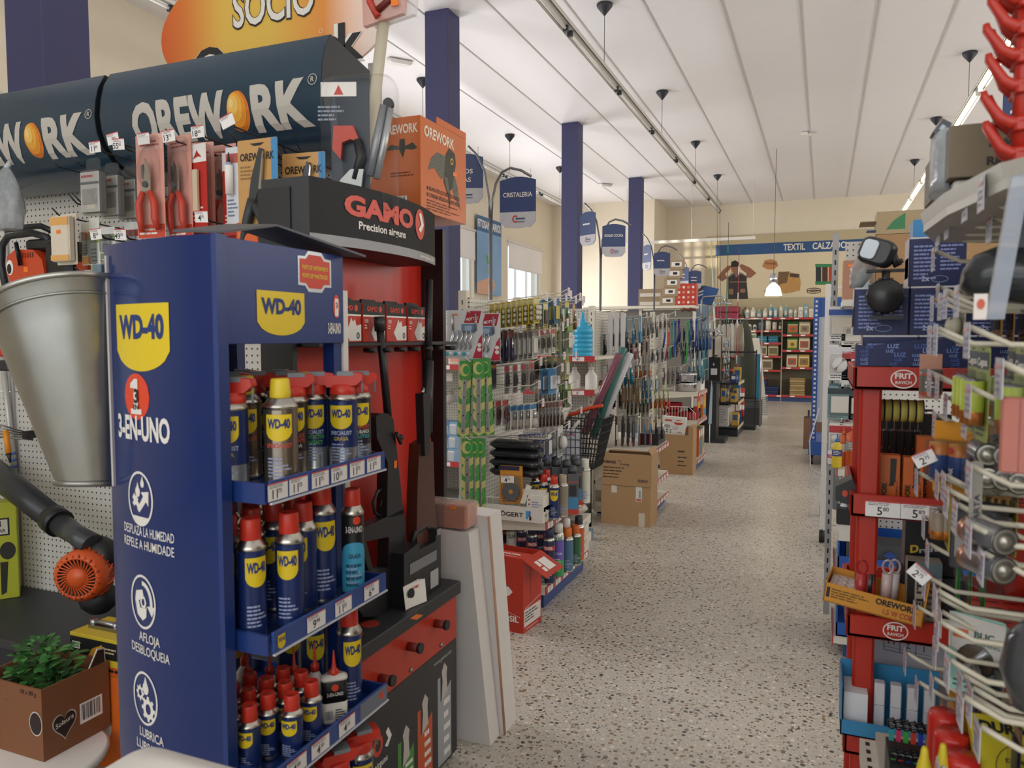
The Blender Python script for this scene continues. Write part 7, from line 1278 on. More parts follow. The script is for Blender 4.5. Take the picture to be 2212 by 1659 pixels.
q0, q1 = PW(1625, 730, 14.9), PW(1658, 892, 14.9); b = MB(); b.prism([(0, 0), (q1.x-q0.x, 0), (q1.x-q0.x-.12, q0.z*.7), (.12, q0.z), (.0, q0.z)], .03, C('c9c4b8', .5), 'Y'); s = b.pl((0, 0, 0), (1, 0, 0), (0, 0, 1))
for k in range(10): s.rect(.14, .05+.035*k, .3, .07+.035*k, C('8a8a86'), .001)
solo('white_display_board', b, 'white tapering board with grey grid at aisle edge', 'board', (q0.x, 14.9, 0), (-.02, 0, 0))
q = at(1603, 880, Y=13.2); b = MB(); b.lathe([(.035, .18, C('c0302a')), (.035, .30, WHT), (.035, .38, C('c0302a')), (.035, .52, WHT), (.035, .58, C('c0302a')), (.035, .66, C('c0302a'))], (0, 0, 0), 14); b.lathe([(.05, 0, INK), (.02, .02, INK), (.015, .18, INK)], (0, 0, 0), 12); solo('striped_tube', b, 'red and white striped tube standing beside the rods', 'tube', (q.x, 13.2, 0))
b = MB(); b.box((0, 0, 0), (.3, .3, .42), C('2a2c2e', .5), .004); s = b.pl((0, 0, .0), (1, 0, 0), (0, 0, 1))
for k in range(5): s.rect(.02, .3+.022*k, .28, .31+.022*k, C('5a5c5a'))
solo('black_crate', b, 'black crate with pale slots before waders', 'crate', (PW(1606, 880, 13.7).x, 13.6, .0))
# ================================================================ BACK WALL: printed panel and shelves
q0, q1 = at(1525, 512, Y=19.40), at(1545, 645, Y=19.40); PXL = q0.x
t = thing('textile_panel', 'long cream wall panel headed TEXTIL CALZADO with printed clothing', 'wall panel', (PXL, 19.42, 0)); Y9 = 19.40
b = MB(); b.box((0, -.02, 2.05), (5.2, .02, q0.z), C('b3a583', .6, 0, .03)); x0 = at(1545, 600, Y=Y9).x-PXL
s = b.pl((0, -.02, 0), (1, 0, 0), (0, 0, 1)); zt, zb = at(1545, 530, Y=Y9).z, at(1545, 553, Y=Y9).z
s.rect(x0, at(1545, 645, Y=Y9).z, 5.1, zb, C('d2c3a2', .5)); s.rect(x0, zb, 5.1, zt, C('1f4a78', .5))
def W_(u, v): q = at(u, v, Y=Y9); return q.x-PXL, q.z
for tt, ua, ub in (('TEXTIL', 1692, 1739), ('CALZADO', 1755, 1828)):
    a, z = W_(ua, 542); c, _ = W_(ub, 542); s.text(tt, a, zb+.07, .15, C('ded6c4', .5, 0, 0), w=c-a, al='L', bold=.02)
def shp(pts, m, l=.001): s.poly([W_(*p) for p in pts], C(m, .6) if isinstance(m, str) else m, l)
sk = C('8a5a40', .6, 0, .1)
shp([(1549, 600), (1560, 585), (1573, 573), (1580, 575), (1577, 582), (1566, 592), (1572, 600), (1560, 608)], sk); shp([(1634, 590), (1620, 578), (1602, 570), (1597, 574), (1601, 582), (1612, 590), (1612, 600), (1622, 600)], sk)
shp([(1572, 598), (1582, 590), (1588, 588), (1596, 588), (1604, 590), (1614, 598), (1612, 612), (1575, 612)], '6f6256', .0014); shp([(1573, 600), (1586, 592), (1590, 600), (1600, 592), (1612, 597), (1616, 646), (1573, 646)], '2a2624', .0018); shp([(1579, 578), (1584, 568), (1594, 568), (1597, 578), (1594, 590), (1583, 590)], sk, .0022); shp([(1578, 577), (1580, 566), (1588, 562), (1596, 567), (1597, 576)], '221a18', .0026)
for a in ((1575, 624, 1584, 636), (1599, 624, 1610, 632), (1576, 608, 1612, 610)): shp([(a[0], a[1]), (a[2], a[1]), (a[2], a[3]), (a[0], a[3])], '8a6a50', .0026)
shp([(1646, 576), (1652, 562), (1666, 560), (1678, 564), (1681, 574), (1672, 582), (1658, 582)], 'b07a48'); shp([(1652, 566), (1678, 568), (1677, 572), (1653, 571)], '8a5a34', .0014)
bt = C('b88a4c', .6, 0, .15, 0, 9); shp([(1648, 630), (1664, 618), (1680, 600), (1683, 586), (1706, 588), (1727, 592), (1730, 610), (1728, 628), (1700, 634), (1660, 632)], bt); shp([(1681, 588), (1705, 586), (1700, 610), (1680, 616)], '6f5232', .0014); shp([(1706, 590), (1727, 592), (1725, 600), (1706, 598)], '4a3a2a', .0014)
for k, c in enumerate(('23282a', '4a2a1c', 'a83a1c')): u = 1762+14*k; shp([(u, 572), (u+12, 572), (u+12, 614), (u, 614)], c); shp([(u-1, 570), (u+13, 570), (u+13, 577), (u-1, 577)], '2f7a4a', .0014); shp([(u-1, 608), (u+13, 608), (u+13, 615), (u-1, 615)], '2f7a4a', .0014)
for k in range(2): a, z = W_(1758, 626+4*k); s.ring(a, z, .16, .05, .025, C('5a4230', .6))
part('board', b, t)
T = thing('back_shelving', 'red-edged wall shelving full of goods under the textile panel', 'shelving', (-1.2, 19.38, 0)); B9 = (-1.2, 19.38, 0)
RED_S = C('a83232', .5, 0, .05)
LEV = ((-2.55, -.20, 1.955), (-2.3, -.92, 1.66), (-2.3, -.92, 1.37), (-2.3, -.92, 1.06), (-2.3, -.92, .73), (-.9, -.20, 1.56), (-.9, -.20, 1.20), (-.9, -.20, .80), (-2.3, -.20, .14))
for x0, x1, z in LEV:
    b = MW(B9); b.box((x0, 18.86, z-.025), (x1, 19.37, z), C('b9ae98')); b.box((x0, 18.85, z-.04), (x1, 18.86, z+.01), RED_S); s = b.pl((x0, 18.849, z-.035), (1, 0, 0), (0, 0, 1))
    for k in range(int((x1-x0)/.3)): s.rect(.1+.3*k, .005, .2+.3*k, .035, WHT)
    part('shelf', b, T)
b = MW(B9); b.box((-2.55, 19.36, .1), (-.2, 19.38, 2.0), C('8f8672', .6)); part('back_panel', b, T); b = MW(B9); b.box((-2.3, 18.88, 0), (-.2, 19.36, .11), C('26406a', .5)); part('plinth', b, T)
for x in (-2.31, -.91, -.2): b = MW(B9); b.box((x-.01, 18.87, 0), (x+.01, 19.36, 2.0), C('a39a84')); part('upright', b, T)
g = random.Random(21); cnt = {}
def goods(kind, x, z, w, h, c, c2, where):
    lb = {'bag': 'folded printed bag', 'bottle': 'pale bottle', 'tin': 'white tin', 'box': 'small printed carton', 'cloth': 'folded cloth stack', 'pack': 'large printed sack'}[kind]; cnt[kind+where] = cnt.get(kind+where, 0)+1
    b = MB()
    if kind in ('bottle', 'tin'): b.lathe([(w*.5, 0, C(c, .4)), (w*.5, h*.7, C(c, .4)), (w*.2 if kind == 'bottle' else w*.5, h*.85, C(c2, .4)), (w*.2 if kind == 'bottle' else w*.45, h, C(c2, .4))], (0, 0, 0), 12); b.cy((0, 0, 0), w*.5).rect(-w*.4, h*.2, w*.4, h*.55, C(c2, .5))
    elif kind == 'cloth':
        n = max(3, int(h/.05))
        for k in range(n): b.box((-w/2+.01*g.random(), -.12, h*k/n), (w/2-.01*g.random(), .2, h*(k+.92)/n), C((c, c2)[k % 2], .8, 0, .15), .012)
    else:
        b.loft([[(p*kx, q*ky, zz) for p, q in rrect(w, .16, .02 if kind != 'box' else .004, 2)] for kx, ky, zz in (((.95, .9, 0), (1, 1, h*.1), (1, 1, h*.8), (.97, .3 if kind != 'box' else 1, h)))], C(c, .5, 0, .1), sm=kind != 'box'); s = b.pl((0, -.081, 0), (1, 0, 0), (0, 0, 1)); s.rect(-w*.38, h*.2, w*.38, h*.72, C(c2, .5)); s.disc(0, h*.45, w*.2, h*.14, C('6a5a48' if kind == 'pack' else 'd6cfc0', .5), .0016); s.rect(-w*.45, h*.74, w*.45, h*.8, C('d2c9b4', .5))
    y = 18.98; n = cnt[kind+where]; solo({'bag': 'printed_bag', 'bottle': 'bottle', 'tin': 'tin', 'box': 'printed_carton', 'cloth': 'folded_clothes', 'pack': 'printed_sack'}[kind], b, f'{lb} on {where} of back wall shelving, {ORD[n-1]} from the left', {'cloth': 'clothes', 'bag': 'bag', 'pack': 'bag', 'box': 'box', 'tin': 'tin'}.get(kind, kind), (x, y, z+.001), 0, f'{kind} goods on {where}')
for k in range(2): b = MB(); b.box((-.3, -.1, .15*k), (.25, .2, .15*k+.14), C('8a1f38', .4), .02); solo('red_tub', b, f'dark red plastic tub on top back shelf, {["lower", "upper"][k]}', 'tub', (-2.15, 19.0, 1.956), 0)
x = -1.75
while x < -.25: k = g.choice(('bottle', 'bottle', 'tin', 'box')); w = g.uniform(.07, .12); goods(k, x+w/2, 1.955, w, g.uniform(.2, .32), g.choice(('d2cdbd', 'c9c4b4', 'd8d4c8', '6a9aa8')), g.choice(('b8b2a0', '8aa0a4', 'd9d5ca')), 'top shelf'); x += w+.025
x = -2.1
while x < -1.0: k = g.choice(('tin', 'tin', 'bottle', 'tin')); w = g.uniform(.08, .14); goods(k, x+w/2, 1.66, w, g.uniform(.17, .25), g.choice(('cfc6b2', 'd6cfbe', '4a5a68', 'b9b09c')), g.choice(('c2b9a4', '3a4448', 'd9d2c2')), 'second shelf'); x += w+.03
for k in range(5): goods('pack' if k < 3 else 'cloth', -2.1+.25*k, 1.37, .23, .26 if k < 3 else .16, ('cfc9b4', 'c8c2ac', 'c2baa0', '2f7286', '2a6a80')[k], ('8a9a6a', 'a8a88a', '6a8a6a', '3a8296', '358098')[k], 'third shelf')
for k in range(5): goods('pack', -2.1+.25*k, 1.06, .23, .27, ('a89a72', 'b0a27a', 'a89c78', 'b3a680', 'a5986f')[k], ('5a5438', '6a6244', '605a3c', '5c5840', '68603f')[k], 'fourth shelf')
for k in range(2): goods('pack', -1.5+.27*k, .73, .25, .28, 'a89c7a', '6a6044', 'fifth shelf')
for k, (x, z, c, c2) in enumerate(((-.68, 1.56, '3a6a2f', 'c0582a'), (-.42, 1.56, 'c0b494', '8a7a5a'), (-.68, 1.20, '4a7a34', 'c9a84a'), (-.42, 1.20, 'c9bfa4', '9a4a34'), (-.68, .80, 'c2b89a', 'a8482f'), (-.42, .80, 'c9a85a', '8a6a34'))): goods('pack', x, z, .24, .3, c, c2, 'right bay')
for k in range(2): goods('cloth', -1.75+.36*k, .14, .34, .36, '1f2a4a', '2a3558', 'jeans shelf'); 
goods('cloth', -1.1, .14, .28, .2, '1d2746', '28345a', 'jeans shelf end'); goods('cloth', -.55, .14, .34, .42, 'a88f62', '8f774e', 'bottom right shelf')
for k in range(2): b = MB(); b.box((-.15, -.12, 0), (.15, .16, .06), C('8a3a34', .7, 0, .3, .2, 20), .02); s = b.pl((0, -.12, 0), (1, 0, 0), (0, 0, 1)); s.disc(0, .03, .1, .02, C('c9a47a')); solo('folded_shirt', b, f'red patterned folded shirt on top of jeans, {["left", "right"][k]} pile', 'clothes', (-1.75+.36*k, 18.98, .505))
# pendant lamp and suspended bar
q = at(1671, 612, Y=14.); t = thing('pendant_lamp', 'lit bell pendant lamp with steel top before the textile panel', 'lamp', (q.x, 14., q.z-.02)); 
b = MB(); e = C('fff0cf', .4, 0, 0, em=14.); b.lathe([(.06, 0, e), (.11, -.06, e), (.135, -.17, e), (.14, -.19, e), (.13, -.19, e), (.10, -.06, e)], (0, 0, 0), 24, cap=False); part('glass_shade', b, t, 'glowing glass shade'); b = MB(); b.lathe([(.062, 0, chrome()), (.062, .17, chrome()), (.03, .19, chrome())], (0, 0, 0), 20); part('lamp_holder', b, t); b = MB(); b.tube([(0, 0, .18), (0, 0, CEIL-.012-q.z+.02)], .005, C('55504a'), 6); part('cord', b, t)
q0, q1 = at(1320, 531, Y=16.5), at(1632, 514, Y=16.5); t = thing('ceiling_bar', 'white suspended bar crossing in front of the back wall', 'light', (q0.x, 16.5, q0.z)); b = MB(); b.box((0, -.03, 0), (q1.x-q0.x, .03, .06), C('dcd8d0', .4), .004); part('bar', b, t)
for x in (.35, 1.75, 3.0): b = MB(); b.tube([(x, 0, .05), (x, 0, CEIL-q0.z-.01)], .006, C('d5d0c6'), 6); part('suspension', b, t)
# ================================================================ RIGHT SIDE
# far blue upright rack and white mobile rack
T = thing('blue_rack', 'far tall blue perforated rack end with pale side panel', 'shelving', (0, 9.76, 0)); BR = (0, 9.76, 0); bp = C('23509a', .4, 0, .04)
b = MW(BR); b.box((-.12, 9.72, .1), (-.06, 9.80, 1.98), bp); s = b.pl((-.09, 9.72, 0), (1, 0, 0), (0, 0, 1))
for k in range(34): s.rect(-.012, .14+.054*k, .012, .165+.054*k, C('cfd2d6', .5), .001)
part('upright', b, T)
b = MW(BR); b.box((-.06, 9.75, .5), (.12, 9.78, 1.75), C('b5b8bf', .4)); b.box((-.06, 9.75, 1.75), (.2, 9.78, 1.98), bp); part('side_panel', b, T)
b = MW(BR); b.box((-.14, 9.6, .12), (.5, 10.6, .28), bp); part('base_rail', b, T)
for y in (9.7, 10.5): b = MW(BR); b.tube([(-.1, y, .12), (-.1, y, .06)], .015, STEEL, 8); b.lathe([(.055, -.12, C('3a3436')), (.055, -.085, C('3a3436'))], (0, y, .056), 14, 'X'); part('castor', b, T)
q = at(1745, 970, Z=0); t, b, s = carton('cardboard_carton', 'brown carton on the floor beyond the blue rack', q.x-.06, q.y, .3, .3, 0, .42, 0, C('7a5a42', .7, 0, .06)); part('box_walls', b, t)
for k in range(2): b = MB(); b.tube([(0, 0, .2), (.0, 0, .52)], .015, C('d8d6d2' if k else '2a2a2c'), 8); solo('tube', b, ['black tube standing in brown floor carton', 'white tube standing in brown floor carton'][k], 'tube', (q.x-.0+.07*k, q.y+.1, 0))
T = thing('white_rack', 'white wheeled wire rack by the right side of aisle', 'rack', (.0, 6.0, 0)); BW = (0, 6.0, 0); wm = C('d6d5d2', .35, 0, .02)
for x, y in ((.02, 6.0), (.02, 6.9), (.5, 6.0)): b = MW(BW); b.box((x-.018, y-.018, .1), (x+.018, y+.018, 1.9), wm); part('post', b, T); b = MW(BW); b.tube([(x, y, .1), (x, y, .05)], .012, STEEL, 8); b.lathe([(.045, x-.02, BLK), (.045, x+.02, BLK)], (0, y, .046), 14, 'X'); part('castor', b, T)
for z in (.14, .75, 1.3, 1.72, 1.87):
    b = MW(BW); b.tube([(.02, 6.0, z), (.5, 6.0, z)], .01, wm, 6); b.tube([(.02, 6.0, z), (.02, 6.9, z)], .01, wm, 6); part('rail', b, T)
b = MW(BW); b.tube([(.12, 6.03, .25), (.12, 6.03, 1.6)], .035, C('8f9aa4', .35, .3), 12); part('inner_column', b, T); b = MW(BW); b.box((.15, 6.05, .2), (.6, 6.08, 1.85), C('6a7076', .5)); part('inner_panel', b, T)
b = MB(); b.tube([(0, 0, 0), (-.06, 0, -.25), (-.05, 0, -.45), (.03, 0, -.5)], .005, C('c9c6c0'), 6); solo('white_cable', b, 'loose white cable loop hanging on white wheeled rack', 'cable', (-.02, 5.98, 1.0))
# near right end rack
T = thing('electrical_rack', 'white pegboard rack with electrical packs behind the red stand', 'shelving', (.6, 4.25, 0)); BE = (.6, 4.25, 0)
b = MW(BE); b.box((.09, 4.25, .1), (1.6, 4.27, 2.0), pegboard('d2d0cb', .027)); part('pegboard_panel', b, T)
b = MW(BE); b.box((.03, 4.28, .05), (.06, 4.32, 2.05), C('a9aaac')); s = b.pl((.045, 4.28, 0), (1, 0, 0), (0, 0, 1))
for k in range(36): s.rect(-.004, .12+.052*k, .004, .145+.052*k, INK)
part('upright', b, T)
b = MW(BE); b.box((.12, 3.86, 0), (1.6, 4.2, .09), C('1f3f7c', .4)); part('plinth', b, T)
for z, c in ((.10, 'c9c6bd'), (.42, 'c9c6bd'), (.90, 'c9c6bd'), (1.69, 'c9c6bd')):
    b = MW(BE); b.box((.075, 3.83, z-.03), (1.6, 4.24, z), C(c)); sh = part('shelf', b, T)
    if z < 1.5: b = MW(BE); strip(b, (.075, 4.24, z-.04), (.075, 3.83, z-.04), 3, C('a8484a', .4), int(z*10)); part('price_rail', b, sh)
def blue_bin(lb, z, d=.38):
    t = thing('blue_bin', lb, 'bin', (.085, 3.85, z)); b = MB(); m = C('1d4fa0', .35, 0, .04); w, h = .8, .13
    for lo, hi in (((0, 0, 0), (w, .006, h*.5)), ((0, d-.006, 0), (w, d, h)), ((0, 0, 0), (.006, d, h)), ((w-.006, 0, 0), (w, d, h)), ((0, 0, 0), (w, d, .006))): b.box(lo, hi, m)
    part('walls', b, t); b = MB(); b.box((-.002, .02, .03), (.0, .2, .18), C('9fb0c0', .2, 0, 0, 0, 30, .5)); part('divider', b, t, 'clear divider')
    b = MB()
    for k in range(7):
        for j in range(2): b.prism([(.1+.09*k, .05+.04*j), (.13+.09*k, .03+.04*j), (.16+.09*k, .05+.04*j), (.13+.09*k, .07+.04*j)], .004, C('163a80'), 'Y', (0, -.003, 0))
    part('slots', b, t); return t
blue_bin('shallow blue plastic bin on lower electrical rack shelf', .421); blue_bin('shallow blue plastic bin on lowest electrical rack shelf', .101)
EP = [(.14, 1.66, .12, .16, 'd6d4d0', 'flat', 'c9c2b2', '2a4f9a', 'white socket pack with blue top'), (.20, 1.60, .12, .13, 'dcd8d0', 'flat', 'd8d4ca', 'c98a5a', 'white pack with orange word near blue boxes'), (.135, 1.48, .10, .17, 'd9d8d6', 'blister', 'e0dedb', 'c8ccd0', 'white cable pack with grey header'), (.20, 1.46, .11, .2, 'd3d5d8', 'tool', 'dcdad6', 'b0343a', 'white coiled cable pack with red corner'), (.14, 1.28, .11, .16, '6f8f92', 'flat', 'd9d5cc', '2a3438', 'teal switch pack with dark top'), (.22, 1.27, .08, .15, '2f3438', 'flat', 'd9d7d2', '3a4448', 'dark bulb pack with white socket'), (.15, 1.10, .11, .19, 'd9d6d2', 'balls', 'e2e0dc', 'b03436', 'white bulb pack with red header'), (.25, 1.10, .07, .16, 'd4d1cc', 'blister', 'd8d6d0', 'b8433a', 'narrow white plug pack behind red post')]
for k, (x, z, w, h, c, con, cc, acc, l) in enumerate(EP):
    x -= .062
    rack_hook(T, BE, (x, 4.0, z+.006), (0, -1, 0), .25, .05, False, WIRE)
    for i in range(3):
        lb = f'{l} on electrical rack, {ORD[i]} on its hook'
        if i == 0: p0 = gp('electrical_pack', lb, 'packaged electrical part', (x, 3.985, z), 0, w, h, c, con, cc, acc, k, .02, 'electrical packs')
        else: dup(p0, (x+.003*i, 3.985+.05*i, z+.004*i), 0, lb)
def bottle(name, lb, x, y, z, r, h, c, band, cap, cat='bottle', nz=True):
    t = thing(name, lb, cat, (x-.055, y, z)); b = MB(); b.lathe([(r*.95, 0, C(c, .4)), (r, .005, C(c, .4)), (r, h*.4, C(band, .4)), (r, h*.62, C(c, .4)), (r, h*.78, C(c, .4)), (r*.4, h*.88, C(c, .4)), (r*.4, h*.9, C(c, .4))], (0, 0, 0), 18); s = b.cy((0, 0, 0), r); s.lines(-r*.8, h*.44, r*.8, h*.6, 3, C('d9d2c4', .6, 0, 0), 4); part('body', b, t); b = MB(); b.lathe([(r*.5, h*.87, C(cap, .4)), (r*.5, h*.95, C(cap, .4)), (r*.2, h*.98, C(cap, .4)), (r*.08 if nz else r*.2, h*1.15, C(cap, .4))], (0, 0, 0), 12); part('cap', b, t)
for a in (('glue_bottle', 'large orange and grey glue tin on electrical rack shelf', .205, 3.93, .901, .042, .2, 'c2541f', '8a8f92', 'c2541f', 'tin', False), ('glue_bottle', 'small orange glue bottle with white label band', .155, 3.96, .901, .02, .17, 'c9602a', 'd8d2c8', 'c9602a'), ('glue_bottle', 'yellow glue bottle with blue cap at shelf edge', .125, 3.88, .901, .022, .14, 'c9ae2a', '2a3a7a', '2f6ab0'), ('glue_bottle', 'white tip glue bottle with red nozzle behind orange tin', .17, 4.06, .901, .02, .22, 'd8d4cc', '9a9a98', 'c0302a'), ('glue_bottle', 'black and green bottle at the back of glue shelf', .14, 4.12, .901, .02, .2, '23262a', '2f7a4a', '1a1a1c'), ('silicone_tube', 'grey and white silicone tube below the glue shelf', .21, 3.9, .55, .026, .25, '2a2f36', 'b9c4cc', 'd0cec8'), ('silicone_tube', 'white and blue silicone tube on lower shelf', .165, 3.93, .55, .024, .2, 'cfd3d6', '3a5a8a', '23262a'), ('small_tub', 'pink topped white tub on electrical rack shelf edge', .11, 3.98, .901, .025, .08, 'd6cfd0', 'b03a5a', 'd2c8c8', 'tub', False)): bottle(*a)
b = MB(); b.box((-.0, -.05, 0), (.45, .12, .13), C('3a3d42', .5)); solo('shelf_riser', b, 'dark riser block carrying silicone tubes', 'block', (.12, 3.92, .421))
b = MB(); b.prism([(0, .012), (.04, 0), (.042, .05), (.035, .065), (.0, .045)], .07, C('1d1e21', .4), 'Y'); s = b.pl((0, 0, 0), (1, 0, 0), (0, 0, 1)); s.disc(.02, .03, .006, .008, C('b8432a')); solo('open_black_box', b, 'black open display box leaning out by red post', 'box', (.034, 1.93, 1.122))
b = MB(); b.box((0, 0, 0), (.16, .12, .075), C('16171a', .4), .004); solo('black_carton', b, 'flat black carton overhanging lower electrical shelf', 'box', (.075, 3.86, .635)); b = MB(); b.box((0, 0, 0), (.16, .12, .08), C('c9c6c0', .5), .003); solo('white_carton', b, 'white carton under the flat black carton', 'box', (.078, 3.87, .553))
# boxes on top of it
t, b, s = carton('pipe_carton', 'terracotta printed carton with grey plumbing picture, top of rack', .075, 3.86, .115, .2, 1.691, .18, 0, C('a87a62', .6, 0, .08)); s.poly([(.045, .01), (.11, .01), (.11, .12), (.085, .145), (.05, .12)], C('8fa0a8')); s.rect(.02, .15, .06, .162, STK); part('carton', b, t); t.location.z = 1.691
for k, (u, v, w, h, c, l) in enumerate(((1893, 510, .36, .13, 'a89674', 'kraft carton with torn flap and green print high on right'), (1960, 505, .3, .1, '9a8a6a', 'second kraft carton high on right rack'))):
    q = at(u, v, Y=4.0); t, b, s = carton('cardboard_carton', l, q.x, 4.0+.0*k, w, .2, 2.001, .105 if k == 0 else .09, 0, C(c, .7, 0, .06)); s.poly([(.04, .02), (.12, .02), (.12, .095), (.07, .06)], C('2f7a4a')); s.rect(.22, .05, .25, .095, C('5a8a5a')); part('box_walls', b, t); t.location.x += .0 if k == 0 else .33
    if k == 0: b = MB(); b.box((-.07, 0, .06), (.0, .19, .064), C(c, .7)); b.box((-.04, .02, .02), (.0, .1, .024), C('3a6a9a')); part('flap', b, t)
t, b, s = carton('cardboard_carton', 'plain kraft carton under the torn carton high on right', .22, 4.0, .6, .22, 1.691, .308, 0, KRAFT); part('box_walls', b, t)
b = MB(); g = random.Random(5); rr = []
for j in range(9): f = .5+.5*math.sin(math.pi*j/8); rr.append([(.024*f*math.cos(a)*(1+.3*g.random())+.0045*j, .03*f*math.sin(a)*(1+.3*g.random()), .012*j) for a in (2*math.pi*i/14 for i in range(14))])
b.loft(rr, C('a9aaaa', .2, 0, .2, .5, 120, .55)); solo('bubble_wrap', b, 'crumpled bubble wrap beside the blue lamp cartons', 'wrap', (.068, 2.02, 1.637))
# ---------------------------------------------------------------- red plastic snack stand
FR = C('ae2a1a', .4, 0, .04, .05, 200); F0 = (.3, 2.1, 0); T = thing('red_stand', 'red plastic shelf stand with white oval logos by the battery rack', 'stand', F0)
FX0, FX1, FY0, FY1 = .075, .50, 1.90, 2.30
for x in (FX0+.005, FX1-.05):
    for y in (FY0, FY1-.04): b = MW(F0); b.box((x, y, 0), (x+.045, y+.04, 1.41), FR, .006); part('post', b, T)
for k, z in enumerate((1.40, 1.11, .83, .55, .22)):
    b = MW(F0); e = .012; x0, x1, y0, y1 = FX0-.012, FX1+.01, FY0-.02, FY1+.01
    for lo, hi in (((x0, y0, z), (x1, y0+e, z+.052)), ((x0, y1-e, z), (x1, y1, z+.052)), ((x0, y0, z), (x0+e, y1, z+.052)), ((x1-e, y0, z), (x1, y1, z+.052)), ((x0, y0, z), (x1, y1, z+.01))): b.box(lo, hi, FR, .004)
    s = b.pl((0, y0, 0), (1, 0, 0), (0, 0, 1))
    if k in (0, 2, 3): s.ring(.165, z+.026, .026, .021, .0025, WHT); s.text('FRIT', .165, z+.027, .012, WHT, w=.034, bold=.03); s.text('RAVICH', .165, z+.015, .007, WHT, w=.032, bold=.02)
    f = b.pl((0, 0, z+.0101), (1, 0, 0), (0, 1, 0))
    for i in range(7):
        for j in range(10): f.rect(FX0+.03+.042*j, FY0+.03+.05*i, FX0+.06+.042*j, FY0+.04+.05*i, C('5a120c'))
    sh = part('shelf_tray', b, T)
    if k == 1:
        for i, x in enumerate((.132, .203)): b = MW(F0); price(b, (x, y0-.001, z+.022), '5.80', .072, .036, seed=i+40); part('price_label', b, sh)
zt = 1.411
def lamp_box(lb, loc, w=.115, h=.112, d=.10):
    t = thing('lamp_carton', lb, 'box', loc, 0, 'blue lamp cartons'); b = MB(); b.box((0, 0, 0), (w, d, h), C('111c50', .45, 0, .05), .001); s = b.pl((0, 0, 0), (1, 0, 0), (0, 0, 1)); s.rect(0, h-.004, w, h, C('c9c6cc')); s.lines(w*.08, h*.12, w*.5, h*.85, 9, C('7f8cc0', .6, 0, 0), int(loc[0]*999)); s.lines(w*.55, h*.3, w*.95, h*.85, 7, C('7f8cc0', .6, 0, 0), 5); s.text('2x', w*.3, h*.1, h*.1, C('b9c0dc', .5, 0, 0)); s.ring(w*.55, h*.14, w*.15, h*.07, .0012, C('8f9ac0', .5, 0, 0)); s = b.pl((0, d, 0), (0, -1, 0), (0, 0, 1)); s.rect(0, 0, d, h, C('a9a2a8', .4)); s.rect(.01, .02, d-.01, h*.6, C('c9a45a')); part('carton', b, t); return t
lamp_box('blue lamp carton, lowest row beside the floodlight', (.085, 1.97, zt)); lamp_box('blue lamp carton, lowest row nearer battery rack', (.202, 1.97, zt)); lamp_box('blue lamp carton, middle row behind the floodlight', (.065, 1.985, zt+.1125)); lamp_box('blue lamp carton, middle row beside battery rack', (.183, 1.985, zt+.1125)); lamp_box('blue lamp carton, topmost of the stack', (.178, 1.985, zt+.225)); lamp_box('blue lamp carton, middle row farthest inside', (.30, 1.985, zt+.1125)); lamp_box('blue lamp carton, lowest row farthest inside', (.32, 1.97, zt))
b = MB(); b.box((0, 0, 0), (.11, .08, .04), C('2f7fb8', .4), .001); s = b.pl((0, 0, 0), (1, 0, 0), (0, 0, 1)); s.text('FRESCO', .06, .006, .012, C('d0502a', .5, 0, 0), w=.07, bold=.03); s.lines(.02, .024, .1, .036, 1, WHT, 3); b.box((.09, -.001, 0), (.11, .0, .04), C('c9a83a')); solo('insect_carton', b, 'small blue and orange carton on topmost lamp carton', 'box', (.185, 1.99, zt+.3378))
b = MB(); m = C('0f1a4e', .5, 0, .05); b.prism([(0, 0), (.40, 0), (.40, .06), (.16, .065), (.02, .045), (0, .05)], .003, m, 'Y'); b.box((0, .003, 0), (.003, .055, .05), m); s = b.pl((0, 0, 0), (1, 0, 0), (0, 0, 1)); g = random.Random(4)
for j in range(5):
    for i in range(6): s.text('LUZ', .025+.055*i+g.uniform(-.012, .012), .003+.0095*j, g.choice((.006, .006, .009)), C(g.choice(('4a68b8', '6a8ad0', '8aa6e0')), .5, 0, 0))
solo('tray_front', b, 'dark blue LUZ printed tray front on top red shelf', 'display tray', (.068, 1.903, zt+.042))
# floodlight on bracket
t = thing('floodlight', 'black battery floodlight with round head on the red stand', 'lamp', (.16, 1.925, zt+.06))
def fl(u, v, Y=1.93): return at(u, v, Y=Y)-Vector((.16, 1.925, zt+.06))
b = MB(); c = fl(1912, 640); b.M = Matrix.Translation(c); b.lathe([(.034, .02, BLK), (.04, .012, BLK), (.04, -.005, BLK), (.036, -.015, C('222426', .35)), (0, -.017, C('222426', .35))], (0, 0, 0), 26, 'Y'); 
for k in range(10): a = 2*math.pi*k/10; b.box((.04*math.cos(a)-.003, -.008, .04*math.sin(a)-.003), (.04*math.cos(a)+.003, .012, .04*math.sin(a)+.003), BLK)
part('round_head', b, t)
b = MB(); b.box(fl(1872, 588), fl(1955, 580)+Vector((0, .03, 0)), BLK); b.tube([fl(1914, 585), fl(1912, 625)], .009, BLK, 10); b.box(fl(1900, 676)-Vector((.02, 0, .006)), fl(1930, 690)+Vector((.02, .02, 0)), BLK); part('bracket', b, t)
b = MB(); b.M = Matrix.Translation(fl(1895, 545)) @ Matrix.Rotation(.35, 4, 'Y') @ Matrix.Rotation(-.3, 4, 'Z'); b.loft([[(x*k, y, z*k) for x, z in rrect(.075, .06, .018, 4)] for k, y in ((.8, -.02), (1, -.012), (1, .012), (.75, .03))], C('202326', .35)); b.loft([[(x*k-.012, y, z*k) for x, z in rrect(.034, .045, .01, 3)] for k, y in ((1, -.022), (.92, -.026))], C('b9c6d2', .15)); part('lamp_head', b, t, 'black head with pale lens')
